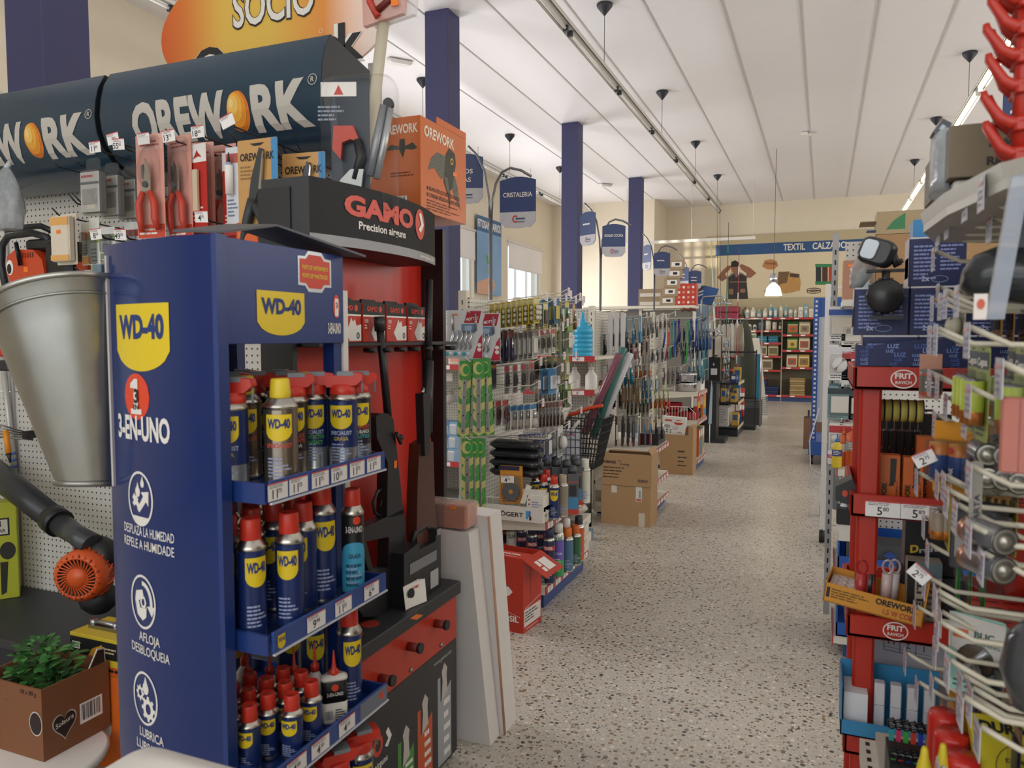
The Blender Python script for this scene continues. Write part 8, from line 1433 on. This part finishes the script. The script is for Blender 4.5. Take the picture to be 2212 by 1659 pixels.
b = MB(); b.tube([fl(1922, 530), fl(1932, 560), fl(1940, 575)], .009, BLK, 8); b.tube([fl(1930, 572), fl(1950, 562)], .006, BLK, 6); part('arm', b, t)
# shelf 2: tape rolls, pen lights, torch cartons
z = 1.121
for k in range(6):
    t = thing('tape_roll', f'yellow tape roll hanging in a row on red stand, {ORD[k]} from the post', 'tape', (.128+.0165*k, 2.0, 1.345), 0, 'yellow tape rolls'); b = MB(); b.lathe([(.026, -.0065, C('c9bd62')), (.026, .0065, C('c9bd62')), (.017, .0065, C('8f8540')), (.017, -.0065, C('8f8540')), (.026, -.0065, C('c9bd62'))], (0, 0, 0), 20, 'X', False); part('tape', b, t); b = MB(); b.lathe([(.028, .0065, INK), (.028, .0085, INK)], (0, 0, 0), 20, 'X'); part('disc', b, t)
b = MB(); b.tube([(-.02, 0, 0), (.12, 0, 0)], .003, STEEL, 6); solo('tape_bar', b, 'thin steel bar through the yellow tape rolls', 'bar', (.12, 2.0, 1.348))
for k in range(6): b = MB(); b.box((-.007, -.004, -.12), (.007, .02, 0), C('202225', .3), .003); b.tube([(0, 0, 0), (0, 0, .03)], .0015, STEEL, 5); solo('black_tool_pack', b, f'slim black pack under the tape rolls, {ORD[k]} from the post', 'pack', (.13+.017*k, 2.06, 1.29), (.2, 0, 0), 'slim black packs')
def torch(lb, loc, w=.042, h=.125, big=False):
    t = thing('torch_carton', lb, 'box', loc, 0, 'orange torch cartons'); b = MB(); b.box((0, 0, 0), (w, .035, h), C('c2611f', .4, 0, .05), .001); s = b.pl((0, 0, 0), (1, 0, 0), (0, 0, 1)); s.poly([(w*.5, h*.5), (w*.78, h*.5), (w*.82, h*.94), (w*.5, h*.94)], C('1f2624')); s.poly([(w*.44, h*.42), (w*.72, h*.44), (w*.7, h*.52), (w*.52, h*.5)], C('141816'), .001)
    s.text('OREWORK', w*.36, h*.03, w*.26, C('17100c', .5, 0, 0), w=h*.46, al='L', bold=.04, rot=R90); s.text('LINTERNA ALUMINIO 1171', w*.9, h*.03, w*.10, C('3a2014', .5, 0, 0), w=h*.5, al='L', rot=R90); part('carton', b, t); return t
torch('orange torch carton beside red post', (.128, 1.945, z)); torch('orange torch carton, second from red post', (.176, 1.945, z), .042, .122)
t = torch('orange torch carton set farther back, tallest', (.208, 2.0, z), .06, .165)
for k in range(2): torch(f'orange torch carton in back row on red stand, {ORD[k]} from post', (.13+.05*k, 2.1, z), .042, .12)
b = MB(); b.box((0, 0, 0), (.18, .02, .2), C('16171a', .4)); b.box((0, .02, 0), (.18, .14, .006), C('16171a')); solo('black_display', b, 'black backing display behind orange torch cartons', 'display tray', (.125, 2.2, z))
# shelf 3: tilted orange tray with keyring lamps
t = thing('lamp_tray', 'orange tilted open tray of keyring lamps sticking out toward aisle', 'display tray', (.085, 1.86, .90), (.0, .13, -.12)); ot = C('c98a2a', .5, 0, .05); b = MB()
for lo, hi in (((-.075, 0, 0), (.13, .003, .045)), ((-.075, .12, 0), (.13, .123, .05)), ((-.075, 0, 0), (-.072, .12, .05)), ((.127, 0, 0), (.13, .12, .10)), ((-.075, 0, 0), (.13, .12, .003))): b.box(lo, hi, ot)
s = b.pl((0, 0, 0), (1, 0, 0), (0, 0, 1)); s.text('OREWORK', .075, .027, .013, INK, w=.085, bold=.04); s.text('1,5 W COB', .08, .008, .012, C('a8442a', .5, 0, 0), w=.06, bold=.03); s.lines(-.06, .012, .02, .036, 4, C('6a4a1a', .6, 0, 0), 3); s.rect(-.07, .012, -.063, .036, INK); part('tray', b, t)
b = MB(); b.box((-.068, .02, .034), (-.005, .11, .036), C('d6c9c2'))
for i in range(3):
    for j in range(3): b.blob((-.058+.02*i, .035+.028*j, .036), (.008, .012, .003), C('c2b2ac'), 8, 4)
part('empty_insert', b, t, 'pale insert with empty cups')
for k, (x, y, c) in enumerate(((.005, .04, 'b03a3a'), (.012, .07, '2a5ab8'), (.025, .05, '23262a'), (.06, .06, 'd0b8b4'), (.075, .07, 'c9c2c4'))):
    t2 = thing('keyring_lamp', f'{["red", "blue", "black", "clear pink", "clear grey"][k]} keyring lamp lying in orange tilted tray', 'lamp', (.085+x, 1.86+y, .915)); b = MB(); b.tube([(0, 0, .0), (.004, 0, .06)], .012, C(c, .3), 8); part('lamp_body', b, t2); b = MB(); b.tube([(.004+.011*math.cos(a), 0, .075+.016*math.sin(a)) for a in (2*math.pi*i/12 for i in range(12))], .0025, C(c if k < 2 else 'c9bcc0', .2, .3), 5, closed=True); part('clip', b, t2)
b = MB(); b.box((0, 0, 0), (.12, .08, .14), C('15161a', .35), .001); s = b.pl((0, 0, 0), (1, 0, 0), (0, 0, 1)); s.text('D', .02, .05, .018, C('c9a42a', .5, 0, 0), bold=.04, sl=.2); s.text('raft', .03, .05, .012, C('a9a9a6', .5, 0, 0), w=.04, al='L', bold=.03, sl=.2); solo('black_kit_carton', b, 'black carton with gold and grey script under torch boxes', 'box', (.19, 2.0, .96-.0)); b = MB(); b.box((0, 0, 0), (.14, .1, .115), C('24262b'), .001); solo('dark_carton', b, 'plain dark carton under the black scripted carton', 'box', (.18, 1.99, .8425))
b = MB(); b.box((0, 0, 0), (.07, .05, .165), C('a8a294', .5), .001); s = b.pl((0, 0, 0), (1, 0, 0), (0, 0, 1)); s.rect(0, 0, .016, .165, INK); s.rect(0, .13, .07, .165, C('5a6a70')); s.text('LIBELIT', .034, .01, .014, C('26282c', .5, 0, 0), w=.11, al='L', bold=.03, rot=R90); s.lines(.042, .02, .065, .12, 7, C('5a5a58', .6, 0, 0), 5); solo('tall_carton', b, 'tall grey and black carton with upright lettering', 'box', (.19, 1.93, .842))
# shelf 4: white card, lighters in blue tray
z = .561
b = MB(); b.box((0, 0, 0), (.20, .012, .26), C('b3b4bc', .5)); s = b.pl((0, 0, 0), (1, 0, 0), (0, 0, 1)); s.poly([(.03, .19), (.135, .18), (.135, .225), (.03, .235)], C('b3b4bc'), .0008)
for k in range(4): s.line(.03+.035*k, .19-.0033*k, .03+.035*k, .235-.0033*k, .0015, INK)
s.line(.03, .235, .135, .225, .0015, INK); s.line(.03, .19, .135, .18, .0015, INK); s.line(.03, .198, .135, .188, .001, INK)
for x in (.04, .052): s.line(x, .205, x, .226, .003, INK); s.poly([(x-.004, .221), (x+.004, .221), (x, .229)], INK)
s.disc(.083, .217, .007, .008, INK); s.line(.083, .2, .083, .215, .002, INK); s.line(.077, .2, .089, .2, .002, INK); s.band(.107, .128, lambda u: .21, lambda u: .21+.012*math.sqrt(max(0, 1-((u-.1175)/.0106)**2)), INK, n=10); s.line(.1175, .195, .1175, .21, .002, INK)
solo('shipping_card', b, 'grey white card with arrow, glass and umbrella symbols', 'card', (.125, 2.02, z), (-.12, 0, 0))
t = thing('blue_tray', 'blue display tray holding white lighter cartons', 'display tray', (.055, 1.87, z+.053)); b = MB(); m = C('2f7fae', .4)
for lo, hi in (((-.0, -.03, 0), (.21, -.027, .035)), ((0, .09, 0), (.21, .093, .13)), ((0, -.03, 0), (.003, .09, .12)), ((0, -.03, 0), (.21, .09, .003))): b.box(lo, hi, m)
part('tray', b, t)
for k in range(4):
    for j in range(2): b = MB(); b.box((-.011, -.012, 0), (.011, .012, .052), C('cdccd2', .4), .002); solo('white_lighter_box', b, f'small white upright carton in blue tray, {ORD[k]} from post, {["lower", "upper"][j]}', 'box', (.138+.034*k, 1.905, z+.058+.053*j), (0, 0, 0), 'white upright cartons')
b = MB(); b.box((0, 0, 0), (.05, .09, .085), C('d4d6da', .5)); solo('white_carton', b, 'white carton at the aisle end of blue tray', 'box', (.062, 1.865, z+.058))
# ---------------------------------------------------------------- battery rack in the right foreground
RB = (.6, 1.45, 0); T = thing('battery_rack', 'cream hook battery rack at the right edge nearest the camera', 'shelving', RB); RM = C('c9c2ae', .4, 0, .03)
b = MB(); b.box((-.6, -.012, .2), (.6, 0, 1.78), pegboard('a5a095', .03)); part('pegboard_panel', b, T, None, (-.05, 0, 0), -R90)
for y in (.88, 2.02): b = MW(RB); b.box((.55, y-.02, 0), (.59, y+.02, 1.85), RM); part('upright', b, T)
b = MW(RB); b.box((.5, .85, 0), (.75, 2.05, .06), RM); part('base', b, T)
b = MW(RB); a = [(.62, .95), (.62, 1.72), (.35, 1.75), (.19, 1.66), (.155, 1.5), (.165, 1.3), (.20, 1.1), (.3, .97)]
b.loft([[(x, y, z) for x, y in a] for z in (1.700, 1.712)], C('b5b2a8', .4), sm=False); b.loft([[(x, y, 1.712) for x, y in a], [(x-.006, y, 1.732) for x, y in a]], C('b5b2a8', .4), caps=False, sm=False); part('top_tray', b, T)
for u, v, an in ((1997, 990, .5), (1986, 1240, -.7)):
    b = MW(RB); q = at(u, v, Y=1.45); price(b, q, '2.75', .034, .024, (math.cos(an), 0, math.sin(an)), (-math.sin(an), 0, math.cos(an)), u); part('price_tag', b, T)
XN = (-1, 0, 0); ZROW = {1: 1.70, 2: 1.565, 3: 1.43, 4: 1.275, 5: 1.07, 6: .88}
def rod(y, z, tx, **k): rack_hook(T, RB, (tx+.042, y, z), XN, .55-tx, .02, True, RM, .0042, 'display_hook', 'c6c4cc')
def bh(y, z, tx, n, st, q0=.02, **k):
    rod(y, z, tx); k.setdefault('where', 'from its hook tip'); t = None; lab = k.pop('label'); cat = k.pop('cat'); name = k.pop('name'); wh = k.pop('where')
    for i in range(n):
        p = (tx+.035+q0+st*i, y, z-.004); lb = f'{lab}, {ORD[i]} {wh}' if n > 1 else lab; a = -R90+rnd.uniform(-.08, .08)
        if t is None: t = gp(name, lb, cat, p, a, group=(lab+' row')[:60] if n > 1 else None, seed=int(z*50+y*10), **k)
        else: dup(t, p, a, lb)
    return t
BT = dict(cat='packaged batteries', name='battery_pack')
for y, tx in ((1.16, .185), (1.25, .18), (1.36, .18), (1.46, .185), (1.56, .185), (1.66, .195)):
    for r in (1, 2, 3): 
        if (r, y) not in ((2, 1.16), (2, 1.66), (3, 1.36), (3, 1.25), (1, 1.36)): rod(y, ZROW[r], tx+(.006 if r == 1 else 0))
bh(1.70, ZROW[2]+.10, .20, 8, .022, .07, label='brown and gold torch card seen edge-on beside lamp cartons', **BT, w=.10, h=.16, col='b88a3a', con='flat', cc='2a2420', acc='c0883a', dep=.008)
bh(1.70, ZROW[2]+.03, .21, 1, .03, .0, label='clear lamp blister before the brown torch cards', cat='packaged lamp', name='lamp_pack', w=.085, h=.09, col='a9a690', con='blister', cc='c9c6b0', acc='b0ae9a', dep=.03)
bh(1.36, ZROW[1]-.02, .235, 3, .05, .01, label='green and clear battery card on top hook row', **BT, w=.05, h=.12, col='4a5648', con='cells', cc='9ab04a', acc='20262c', text='Cegasa')
for i, (y, tx, n) in enumerate(((1.36, .20, 2), (1.25, .195, 4), (1.12, .215, 3))): bh(y, ZROW[3]+.08, tx-.04, n, .05, .02, label=('slim yellow green battery sleeve at the third hook row', 'yellow green battery sleeve with dark oval, middle hook', 'yellow green battery sleeve with dark oval, nearest hook')[i], **BT, w=.062, h=.135, col='8f9a4a', con='cells', cc='a9b83a', acc='1f2a36', text='Cegasa')
t = thing('big_battery', 'grey round battery pack hanging by torch cards', 'battery', (.20, 1.72, 1.455)); b = MB(); m = C('6a6a64', .35, .3); b.lathe([(.021, -.05, C('b8482a')), (.021, -.046, m), (.021, -.012, C('b8482a')), (.021, -.009, m), (.019, 0, m)], (0, 0, 0), 18); b.cy((0, 0, 0), .021).lines(-.012, -.038, .012, -.022, 2, WHT, 3); part('cell', b, t); b = MB(); b.box((-.02, .01, -.06), (.02, .012, .03), C('c08a72', .5)); part('card', b, t)
t = bh(1.52, ZROW[4]+.085, .19, 2, .05, .0, label='yellow carded battery pack behind blue orange batteries', **BT, w=.085, h=.1, col='c9a02a', con='cells', cc='3a3a2a', acc='b03a2a')
def kod(lb, loc, rot):
    t = thing('battery_pack', lb, 'packaged batteries', loc, rot, 'blue and orange batteries'); b = MB(); s = card(b, .08, .125, C('c98a24', .4)); part('card', b, t)
    for x in (-.017, .017):
        b = MB(); b.lathe([(.0165, -.095, C('20407f', .3)), (.0165, -.055, C('c2752a', .3)), (.0165, -.035, C('c9a05a', .3, .5)), (.006, -.033, STEEL)], (x, -.018, 0), 16); s = b.cy((x, -.018, 0), .0165); s.cut = (6, 0); s.text('KODAK', 0, -.09, .008, WHT, w=.034, al='C', bold=.02, rot=R90) if x > 0 else None; s.disc(-.004, -.045, .005, .006, C('b8342a', .5, 0, 0)); part('battery', b, t)
    b = MB(); b.box((-.036, -.037, -.1), (.036, -.001, -.03), clear(.1), .008); part('blister', b, t); return t
rod(1.47, 1.395, .2)
t = kod('blue and orange batteries on amber card, front of hook', at(2068, 912, Y=1.47), -.7); dup(t, at(2068, 912, Y=1.47)+Vector((.05, .01, 0)), -.8, 'blue and orange batteries on amber card, behind the front pack'); dup(t, at(2068, 912, Y=1.47)+Vector((.10, .02, 0)), -.9, 'blue and orange batteries on amber card, third of the hook')
def dcell(lb, loc, rot, s_=1.):
    t = thing('battery_pack', lb, 'packaged batteries', loc, rot, 'silver D cells'); b = MB(); s = card(b, .016, .07, C('98938c', .4)); s.text('VARTA', .004, -.06, .007, C('33343a', .5, 0, 0), w=.04, rot=R90); part('card', b, t)
    for z in (-.085, -.119):
        b = MB(); b.lathe([(.0165, .03, C('c48a6a', .25, .7)), (.0165, .02, C('a9aaac', .2, .8)), (.0168, -.03, C('8f9092', .2, .9)), (.0165, -.033, C('2b2724')), (.0145, -.0335, C('a9a498', .3, .8)), (.012, -.034, C('6a665e', .35, .6)), (.007, -.034, C('a9a498', .3, .8)), (.005, -.0365, C('a9a498', .3, .8)), (0, -.037, C('a9a498', .3, .8))], (0, -.02, z), 22, 'Y'); part('battery', b, t)
    b = MB(); b.box((-.022, -.056, -.147), (.022, .012, -.062), clear(.03), .01); part('blister', b, t); return t
rod(1.315, 1.385, .205)
DP = [at(u, v, Y=1.26)+Vector((0, .055, .085)) for u, v in ((2131, 983), (2168, 986), (2200, 994))]
t = dcell('two stacked silver D cells in clear pack, nearest aisle', DP[0], .05); dup(t, DP[1], .05, 'two stacked silver D cells in clear pack, second of three'); dup(t, DP[2], .05, 'two stacked silver D cells in clear pack, at the frame edge')
t = dup(t, at(2186, 1180, Y=1.1)+Vector((-.03, .065, .095)), .45, 'large pair of silver D cells lower at right edge'); t.scale = (1.1, 1.1, 1.1); rod(1.165, 1.325, .19)
t = thing('pink_block_pack', 'pink block in clear sleeve at the right edge', 'pack', (.205, 1.0, 1.452), -.2); b = MB(); b.box((-.018, -.01, -.085), (.018, .01, 0), C('c2705f', .5, 0, .05), .003); b.box((.0, -.0105, -.085), (.001, -.01, 0), C('8a4a40')); part('block', b, t); b = MB(); b.box((-.022, -.014, -.09), (.022, .014, .015), clear(.12), .005); part('sleeve', b, t)
rod(1.0, 1.468, .19)
t = bh(1.52, 1.255, .165, 9, .012, .01, label='yellow carded small battery pack in dense row', **BT, w=.07, h=.105, col='b5a82c', con='cells', cc='8a7a6a', acc='d8d4b8', dep=.004)
for y, z, tx in ((1.5, 1.29, .185), (1.42, 1.27, .185), (1.35, 1.28, .185), (1.28, 1.27, .18), (1.2, 1.265, .18), (1.12, 1.255, .185), (1.12, 1.22, .2), (1.2, 1.21, .21), (1.55, 1.12, .19), (1.5, 1.075, .18), (1.32, 1.105, .175), (1.25, 1.08, .17), (1.18, 1.05, .175), (1.1, 1.035, .18), (1.1, 1.0, .2), (1.22, 1.0, .21), (1.5, 1.04, .2), (1.62, .98, .18), (1.3, .985, .21), (1.3, .955, .21), (1.66, .87, .17), (1.15, .91, .165), (1.15, .88, .17), (1.2, .845, .17), (1.2, .82, .18)): rod(y, z, tx)
b = MB(); b.box((-.035, -.03, -.105), (.045, .035, 0), C('22262b', .3), .004); s = b.pl((0, -.03, 0), (1, 0, 0), (0, 0, 1)); s.rect(-.025, -.085, .02, -.03, C('8a8884', .3)); s.rect(.022, -.1, .04, -.085, C('c9922a')); s = b.pl((-.035, .035, 0), (0, -1, 0), (0, 0, 1)); s.rect(.01, -.08, .055, -.02, C('77767a', .3)); s.lines(.015, -.07, .05, -.04, 4, C('55555a', .6, 0, 0), 3); b.box((-.005, -.002, 0), (.005, .002, .03), C('33363a')); solo('charger_box', b, 'black boxy charger pack with window and amber sticker', 'charger', (.222, 1.33, 1.265), -.45).scale = (.82, .82, .95)
bh(1.62, 1.155, .19, 3, .02, .02, label='bright green slim plastic strip pack by black carton', cat='pack', name='slim_pack', w=.03, h=.15, col='2f8a3c', con='flat', cc='3a9a44', acc='2a7a34', dep=.006)
bh(1.42, .985, .19, 6, .03, .02, label='dark grey seal pack on lower hook row', cat='pack', name='slim_pack', w=.055, h=.10, col='5a5a58', con='flat', cc='2b2c30', acc='77766f', dep=.006)
bh(1.25, .975, .215, 6, .025, .02, label='black edged clear lens pack on lower hook row', cat='pack', name='slim_pack', w=.05, h=.10, col='2a2b2f', con='flat', cc='3a3230', acc='8a6a5a', dep=.008)
bh(1.3, 1.225, .235, 7, .02, .02, label='dark tester card with yellow print', cat='pack', name='slim_pack', w=.09, h=.08, col='1d1f26', con='flat', cc='23252c', acc='c9a42a', dep=.006)
bh(1.48, .90, .195, 7, .022, .03, label='dark blue long blister on lowest hook row', cat='pack', name='slim_pack', w=.05, h=.15, col='2a3340', con='tool', cc='1d2530', acc='4a5866', dep=.01)
bh(1.55, .86, .18, 1, .02, .0, label='clear khaki pouch with orange sticker on low hook', cat='pack', name='slim_pack', w=.045, h=.14, col='8f8870', con='blister', cc='6a6450', acc='c9702a', dep=.02)
t = gp('lure_card', 'pale teal card with black letters and orange sticker', 'packaged lure', at(2112, 1332, Y=1.45), -.45, .085, .135, '8fbfb2', 'blister', '4a3a2c', 'd6d4cc', 5, .006); b = MB(); s = b.pl((0, -.0022, 0), (1, 0, 0), (0, 0, 1)); s.poly([(-.042, -.06), (.042, -.085), (.042, -.005), (-.042, -.0)], C('c9c6c0', .5)); s.text('BLIC', .012, -.035, .010, C('2a5a4a', .5, 0, 0), w=.03, bold=.03, l=.0018); s.text('FISHING', .018, -.048, .006, C('4a6a5a', .5, 0, 0), w=.035, l=.0018); s.rect(-.035, -.042, -.012, -.026, C('c8602a', .5), .002); part('print', b, t)
rod(1.45, 1.03, .2)
t = thing('headlight_pack', 'large black plastic lamp in clear pack at upper right', 'packaged lamp', (.235, 1.18, 1.60)); b = MB(); b.M = Matrix.Rotation(.12, 4, 'Y'); b.loft([[(x, y*k, z*k+dz) for y, z in [(.035*math.cos(a), .036*math.sin(a)) for a in (2*math.pi*i/16 for i in range(16))]] for x, k, dz in ((-.065, .35, -.01), (-.055, .75, -.005), (-.03, 1, 0), (.03, 1.05, 0), (.08, .8, 0))], C('25292d', .2)); part('lamp_body', b, t); b = MB(); b.tube([(.03, -.037, .02), (.06, -.04, 0), (.07, -.04, -.015), (.04, -.04, -.02), (.03, -.04, 0)], .003, C('8f8f8a'), 6, closed=True); part('cable', b, t); b = MB(); b.box((-.005, -.002, .03), (.005, .002, .11), C('33363a')); part('hanger', b, t)
t = thing('clear_strip', 'long clear plastic merchandising strip crossing the right edge', 'strip', (.235, 1.04, 1.77)); b = MB(); a, c = at(2205, 380, Y=1.04), at(2148, 690, Y=1.04); o = Vector((.235, 1.04, 1.77)); b.loft([[(p-o)+Vector((x, y, 0)) for x, y in ((-.009, -.006), (.009, -.006), (.009, .006), (-.009, .006))] for p in (a, c)], C('aeb6c4', .15, 0, 0, 0, 30, .45), sm=False); part('strip', b, t); b = MB(); q = (c-o); b.box(q-Vector((.022, .004, .0)), q+Vector((-.008, -.002, .03)), C('d8cfc8')); b.pl(q-Vector((.022, .0045, 0)), (1, 0, 0), (0, 0, 1)).disc(.007, .018, .004, .006, C('c0543a')); part('curled_tag', b, t)
b = MB(); b.loft([[(x*k, y*k, z) for x, y in rrect(.08, .07, .03, 4)] for k, z in ((.4, 0), (.85, -.02), (1, -.06), (.7, -.10))], C('3a3d40', .15, 0, .1)); b.box((-.004, -.002, -.0), (.004, .002, .07), C('33363a')); solo('dark_blister', b, 'dark glossy rounded blister at right edge, low', 'pack', (.236, 1.0, 1.20))
# counter shelf below: cans, glue, batteries
b = MB(); b.box((.0, -.1, 0), (.5, .62, .02), C('b5b0a4', .5)); b.box((-.03, -.1, -.04), (0, .62, .0), C('c9c4b8', .4)); s = b.pl((-.0301, .62, 0), (0, -1, 0), (0, 0, 1)); s = b.pl((-.03, -.1, .0001), (1, 0, 0), (0, 1, 0))
for k in range(22): s.rect(.010, .02+.032*k, .018, .035+.032*k, INK)
b.box((.02, .0, -.672), (.06, .04, 0), RM); b.box((.4, .0, -.672), (.44, .04, 0), RM); b.box((.02, .55, -.672), (.06, .59, 0), RM); b.box((.4, .55, -.672), (.44, .59, 0), RM)
solo('low_shelf', b, 'low cream shelf with slotted edge under the battery hooks', 'shelf', (.12, 1.1, .672))
zl = .693
rc2 = C('b8241c', .3, 0, .03)
for k, (x, y) in enumerate(((.205, 1.43), (.205, 1.36), (.208, 1.29))):
    t = thing('red_cap_can', f'tall can with big red cap and white number, {ORD[k]} counting from back', 'spray can', (x, y, zl), .1, 'red capped cans'); b = MB(); b.lathe([(.024, 0, C('c9b02a')), (.025, .06, C('1f4a94', .3)), (.025, .115, C('c9ccd0'))], (0, 0, 0), 20); s = b.cy((0, 0, 0), .025); s.cut = (6, 0); s.text('20', 0, .075, .022, WHT, w=.036, bold=.05); s.rect(-.03, .045, .03, .06, C('b8342a', .5, 0, 0)); part('can_body', b, t); b = MB(); b.lathe([(.0262, .105, rc2), (.027, .11, rc2), (.0262, .185, rc2), (.024, .193, rc2), (0, .195, rc2)], (0, 0, 0), 24); part('can_cap', b, t)
for k, (x, y) in enumerate(((.155, 1.26), (.182, 1.28), (.175, 1.19))):
    t = thing('glue_pack', f'yellow topped glue bottle in clear cup, {ORD[k]} from aisle', 'glue', (x, y, zl+.121), 0, 'yellow glue bottles'); b = MB(); yc = C('c9b424', .4); b.lathe([(.011, -.03, yc), (.011, .045, yc), (.010, .06, yc), (.006, .075, yc), (.005, .085, yc), (.003, .09, C('b8342a'))], (0, 0, 0), 14); part('bottle', b, t); b = MB(); b.box((-.014, -.014, -.03), (.014, .014, .045), clear(.15), .004); part('clear_cup', b, t)
for k in range(14):
    i, j = k % 7, k//7; x, y = .132+.012*i, 1.52-.05*j; t = thing('coil_keyring', f'black spiral keyring on dark display, {ORD[i]} in {["rear", "front"][j]} row', 'keyring', (x, y, zl+.115-.03*j), 0, 'spiral keyrings'); b = MB(); b.tube([(.006*math.cos(a*1.6), -.012+.0038*a*.6, .006*math.sin(a*1.6)) for a in [n*.5 for n in range(26)]], .0016, C('2b2d2f', .15, .5), 4); part('coil', b, t); b = MB(); b.box((-.004, -.003, -.03), (.004, .003, -.008), C(('2a8a8a', 'b8325a', '3a9a3a', 'c0382c', '2a3aa0')[k % 5])); part('tab', b, t)
b = MB(); b.box((0, 0, 0), (.11, .1, .075), C('1a1b1e', .5)); s = b.pl((0, 0, .0751), (1, 0, 0), (0, 1, 0))
for i in range(3): s.line(.02+.03*i, .0, .02+.03*i, .1, .002, C('33353a'))
solo('black_stepped_display', b, 'black stepped display block under spiral keyrings', 'display', (.125, 1.45, zl)); 
for k, (x, y, c) in enumerate(((.128, 1.36, '2a2c3a'), (.14, 1.35, '6a2a2a'), (.152, 1.36, '7a3020'), (.128, 1.32, '2a4a8a'), (.145, 1.325, '4a6a9a'))): b = MB(); b.box((-.005, -.008, 0), (.005, .008, .07), C(c, .3), .002); b.box((-.004, -.006, .07), (.004, .006, .085), STEEL, .001); solo('pocket_lighter', b, f'pocket lighter with printed body by slotted shelf edge, {ORD[k]} from back', 'lighter', (x, y, zl), 0, 'pocket lighters')
b = MB(); b.loft([[(x, y, z) for x, y in rrect(w, d, .01, 3)] for w, d, z in ((.07, .05, 0), (.07, .05, .06), (.05, .03, .07))], C('c9b42a', .4)); solo('yellow_case', b, 'yellow rounded case in front of red capped cans', 'case', (.2, 1.215, zl+.091)); b = MB(); b.box((0, 0, 0), (.095, .14, .09), C('3a3c40', .5), .002); solo('dark_riser', b, 'dark low riser under the yellow glue bottles', 'riser', (.137, 1.165, zl))
b = MB(); b.M = Matrix.Rotation(.5, 4, 'X'); m = C('c2b32c', .4, 0, .04); b.box((0, 0, 0), (.14, .15, .02), m, .001); s = b.pl((0, 0, .02), (1, 0, 0), (0, 1, 0)); s.text('DURACELL', .07, .12, .018, INK, w=.115, bold=.05); s.ring(.07, .055, .045, .05, .001, INK); s.text('DURACELL', .07, .07, .007, INK, w=.06, bold=.03)
for k in range(3): s.poly([(.035+.026*k, .02), (.055+.026*k, .02), (.047+.026*k, .055), (.030+.026*k, .055)], INK)
solo('battery_carton', b, 'large yellow battery carton with black lettering, bottom right', 'box', (.228, 1.25, zl+.137)); b = MB(); b.box((0, .02, 0), (.16, .16, .125), C('5a5048', .5)); b.box((-.015, .0, 0), (.0, .15, .16), C('b9b4ba', .5)); solo('carton_base', b, 'grey base tray under the yellow battery carton', 'tray', (.23, 1.24, zl))
for k, (x, y, c, l) in enumerate(((.24, 1.56, 'c98a24', 'amber open battery tray behind the yellow carton'), (.29, 1.5, 'c9982a', 'amber battery carton with dark top at right edge'))): b = MB(); b.box((0, 0, 0), (.12, .1, .14), C(c, .4, 0, .05), .001); s = b.pl((0, 0, 0), (1, 0, 0), (0, 0, 1)); s.rect(0, .09, .12, .14, INK) if k else s.rect(.01, .02, .11, .05, C('a06a1a')); s.disc(.05, .11, .02, .008, C('8a8a8a'), .0016) if k else None; s.lines(.02, .05, .1, .07, 1, C('6a3a10', .5, 0, 0)); solo('amber_carton', b, l, 'box', (x, y, zl))
# washbasin carton on the tray, red fork tree, hanging signs
q = at(2045, 300, Y=1.35); t, b, s = carton('basin_carton', 'brown carton lettered Lavabo on top of battery rack', .165, 1.3, .42, .3, 1.755, .075, 0, C('6f6450', .6, 0, .06)); s.text('Lavabo', .05, .040, .015, INK, w=.06, al='L', bold=.03); s.text('Rincon', .048, .014, .012, INK, w=.05, al='L', bold=.03); part('box_walls', b, t)
b = MB(); b.box((.0, .0, .0), (.42, .25, .03), WHT, .003); solo('flat_white_carton', b, 'white carton layer under the brown basin carton', 'box', (.175, 1.32, 1.7235))
b = MB(); g = random.Random(6); rr = [[(.012*math.cos(a)*(1+.3*g.random()), .06*math.sin(a), z+.003*g.random()) for a in (2*math.pi*i/12 for i in range(12))] for z in (0, .02, .05, .075, .09)]; b.loft(rr, C('b9c2ca', .15, 0, .2, .4, 50, .6)); solo('film_wrap', b, 'clear film wrap hanging over basin carton end', 'wrap', (.165, 1.40, 1.745)); b = MB(); b.M = Matrix.Rotation(.6, 4, 'Y'); b.box((-.008, -.02, -.012), (.008, .02, .012), C('4a4e54', .4)); b.pl((0, -.02, 0), (1, 0, 0), (0, 0, 1)).rect(-.003, -.004, .003, .004, C('b9c2ca')); solo('clip', b, 'small grey clip on the film wrap corner', 'clip', (.163, 1.39, 1.845))
b = MB(); o = Vector((.235, 1.2, 1.71)); t = thing('red_hanger_tree', 'red plastic tree of forked hangers at top right corner', 'hanger', o)
b.tube([(0, 0, 0.03), (0, 0, .30)], .012, FR, 8); part('stem', b, t)
for k, v in enumerate((330, 265, 185, 120, 60, 0)):
    zc = at(2200, v, Y=1.2).z-o.z; sh = -.004*(k % 2); b = MB()
    for dx, y, up in ((-.042+sh, -.012, .034), (-.030+sh, .02, .036)): b.tube([(.01, y, zc-.002), (dx*.35, y, zc-.002), (dx*.6, y, zc+.006), (dx, y, zc+up), (dx-.001, y, zc+up+.008)], [.009, .0085, .0075, .006, .004], FR, 7)
    b.box((-.012, -.02, zc-.014), (.03, .03, zc+.004), FR, .003); part('fork', b, t)
sign_post('slender dark sign post rising behind basin carton', 1.05, 5.0, 0, 2.3); board('blue aisle sign at top right near lit tube', .98, 5.0, at(2115, 195, Y=5.0).z, .22, .36, [''], -.75)
sign_post('far slender sign post behind the right racks', .99, 6.3, 0, 2.52); board('blue aisle sign edge behind the film wrap', .85, 6.3, 2.93, .2, .32, [''], -.9)
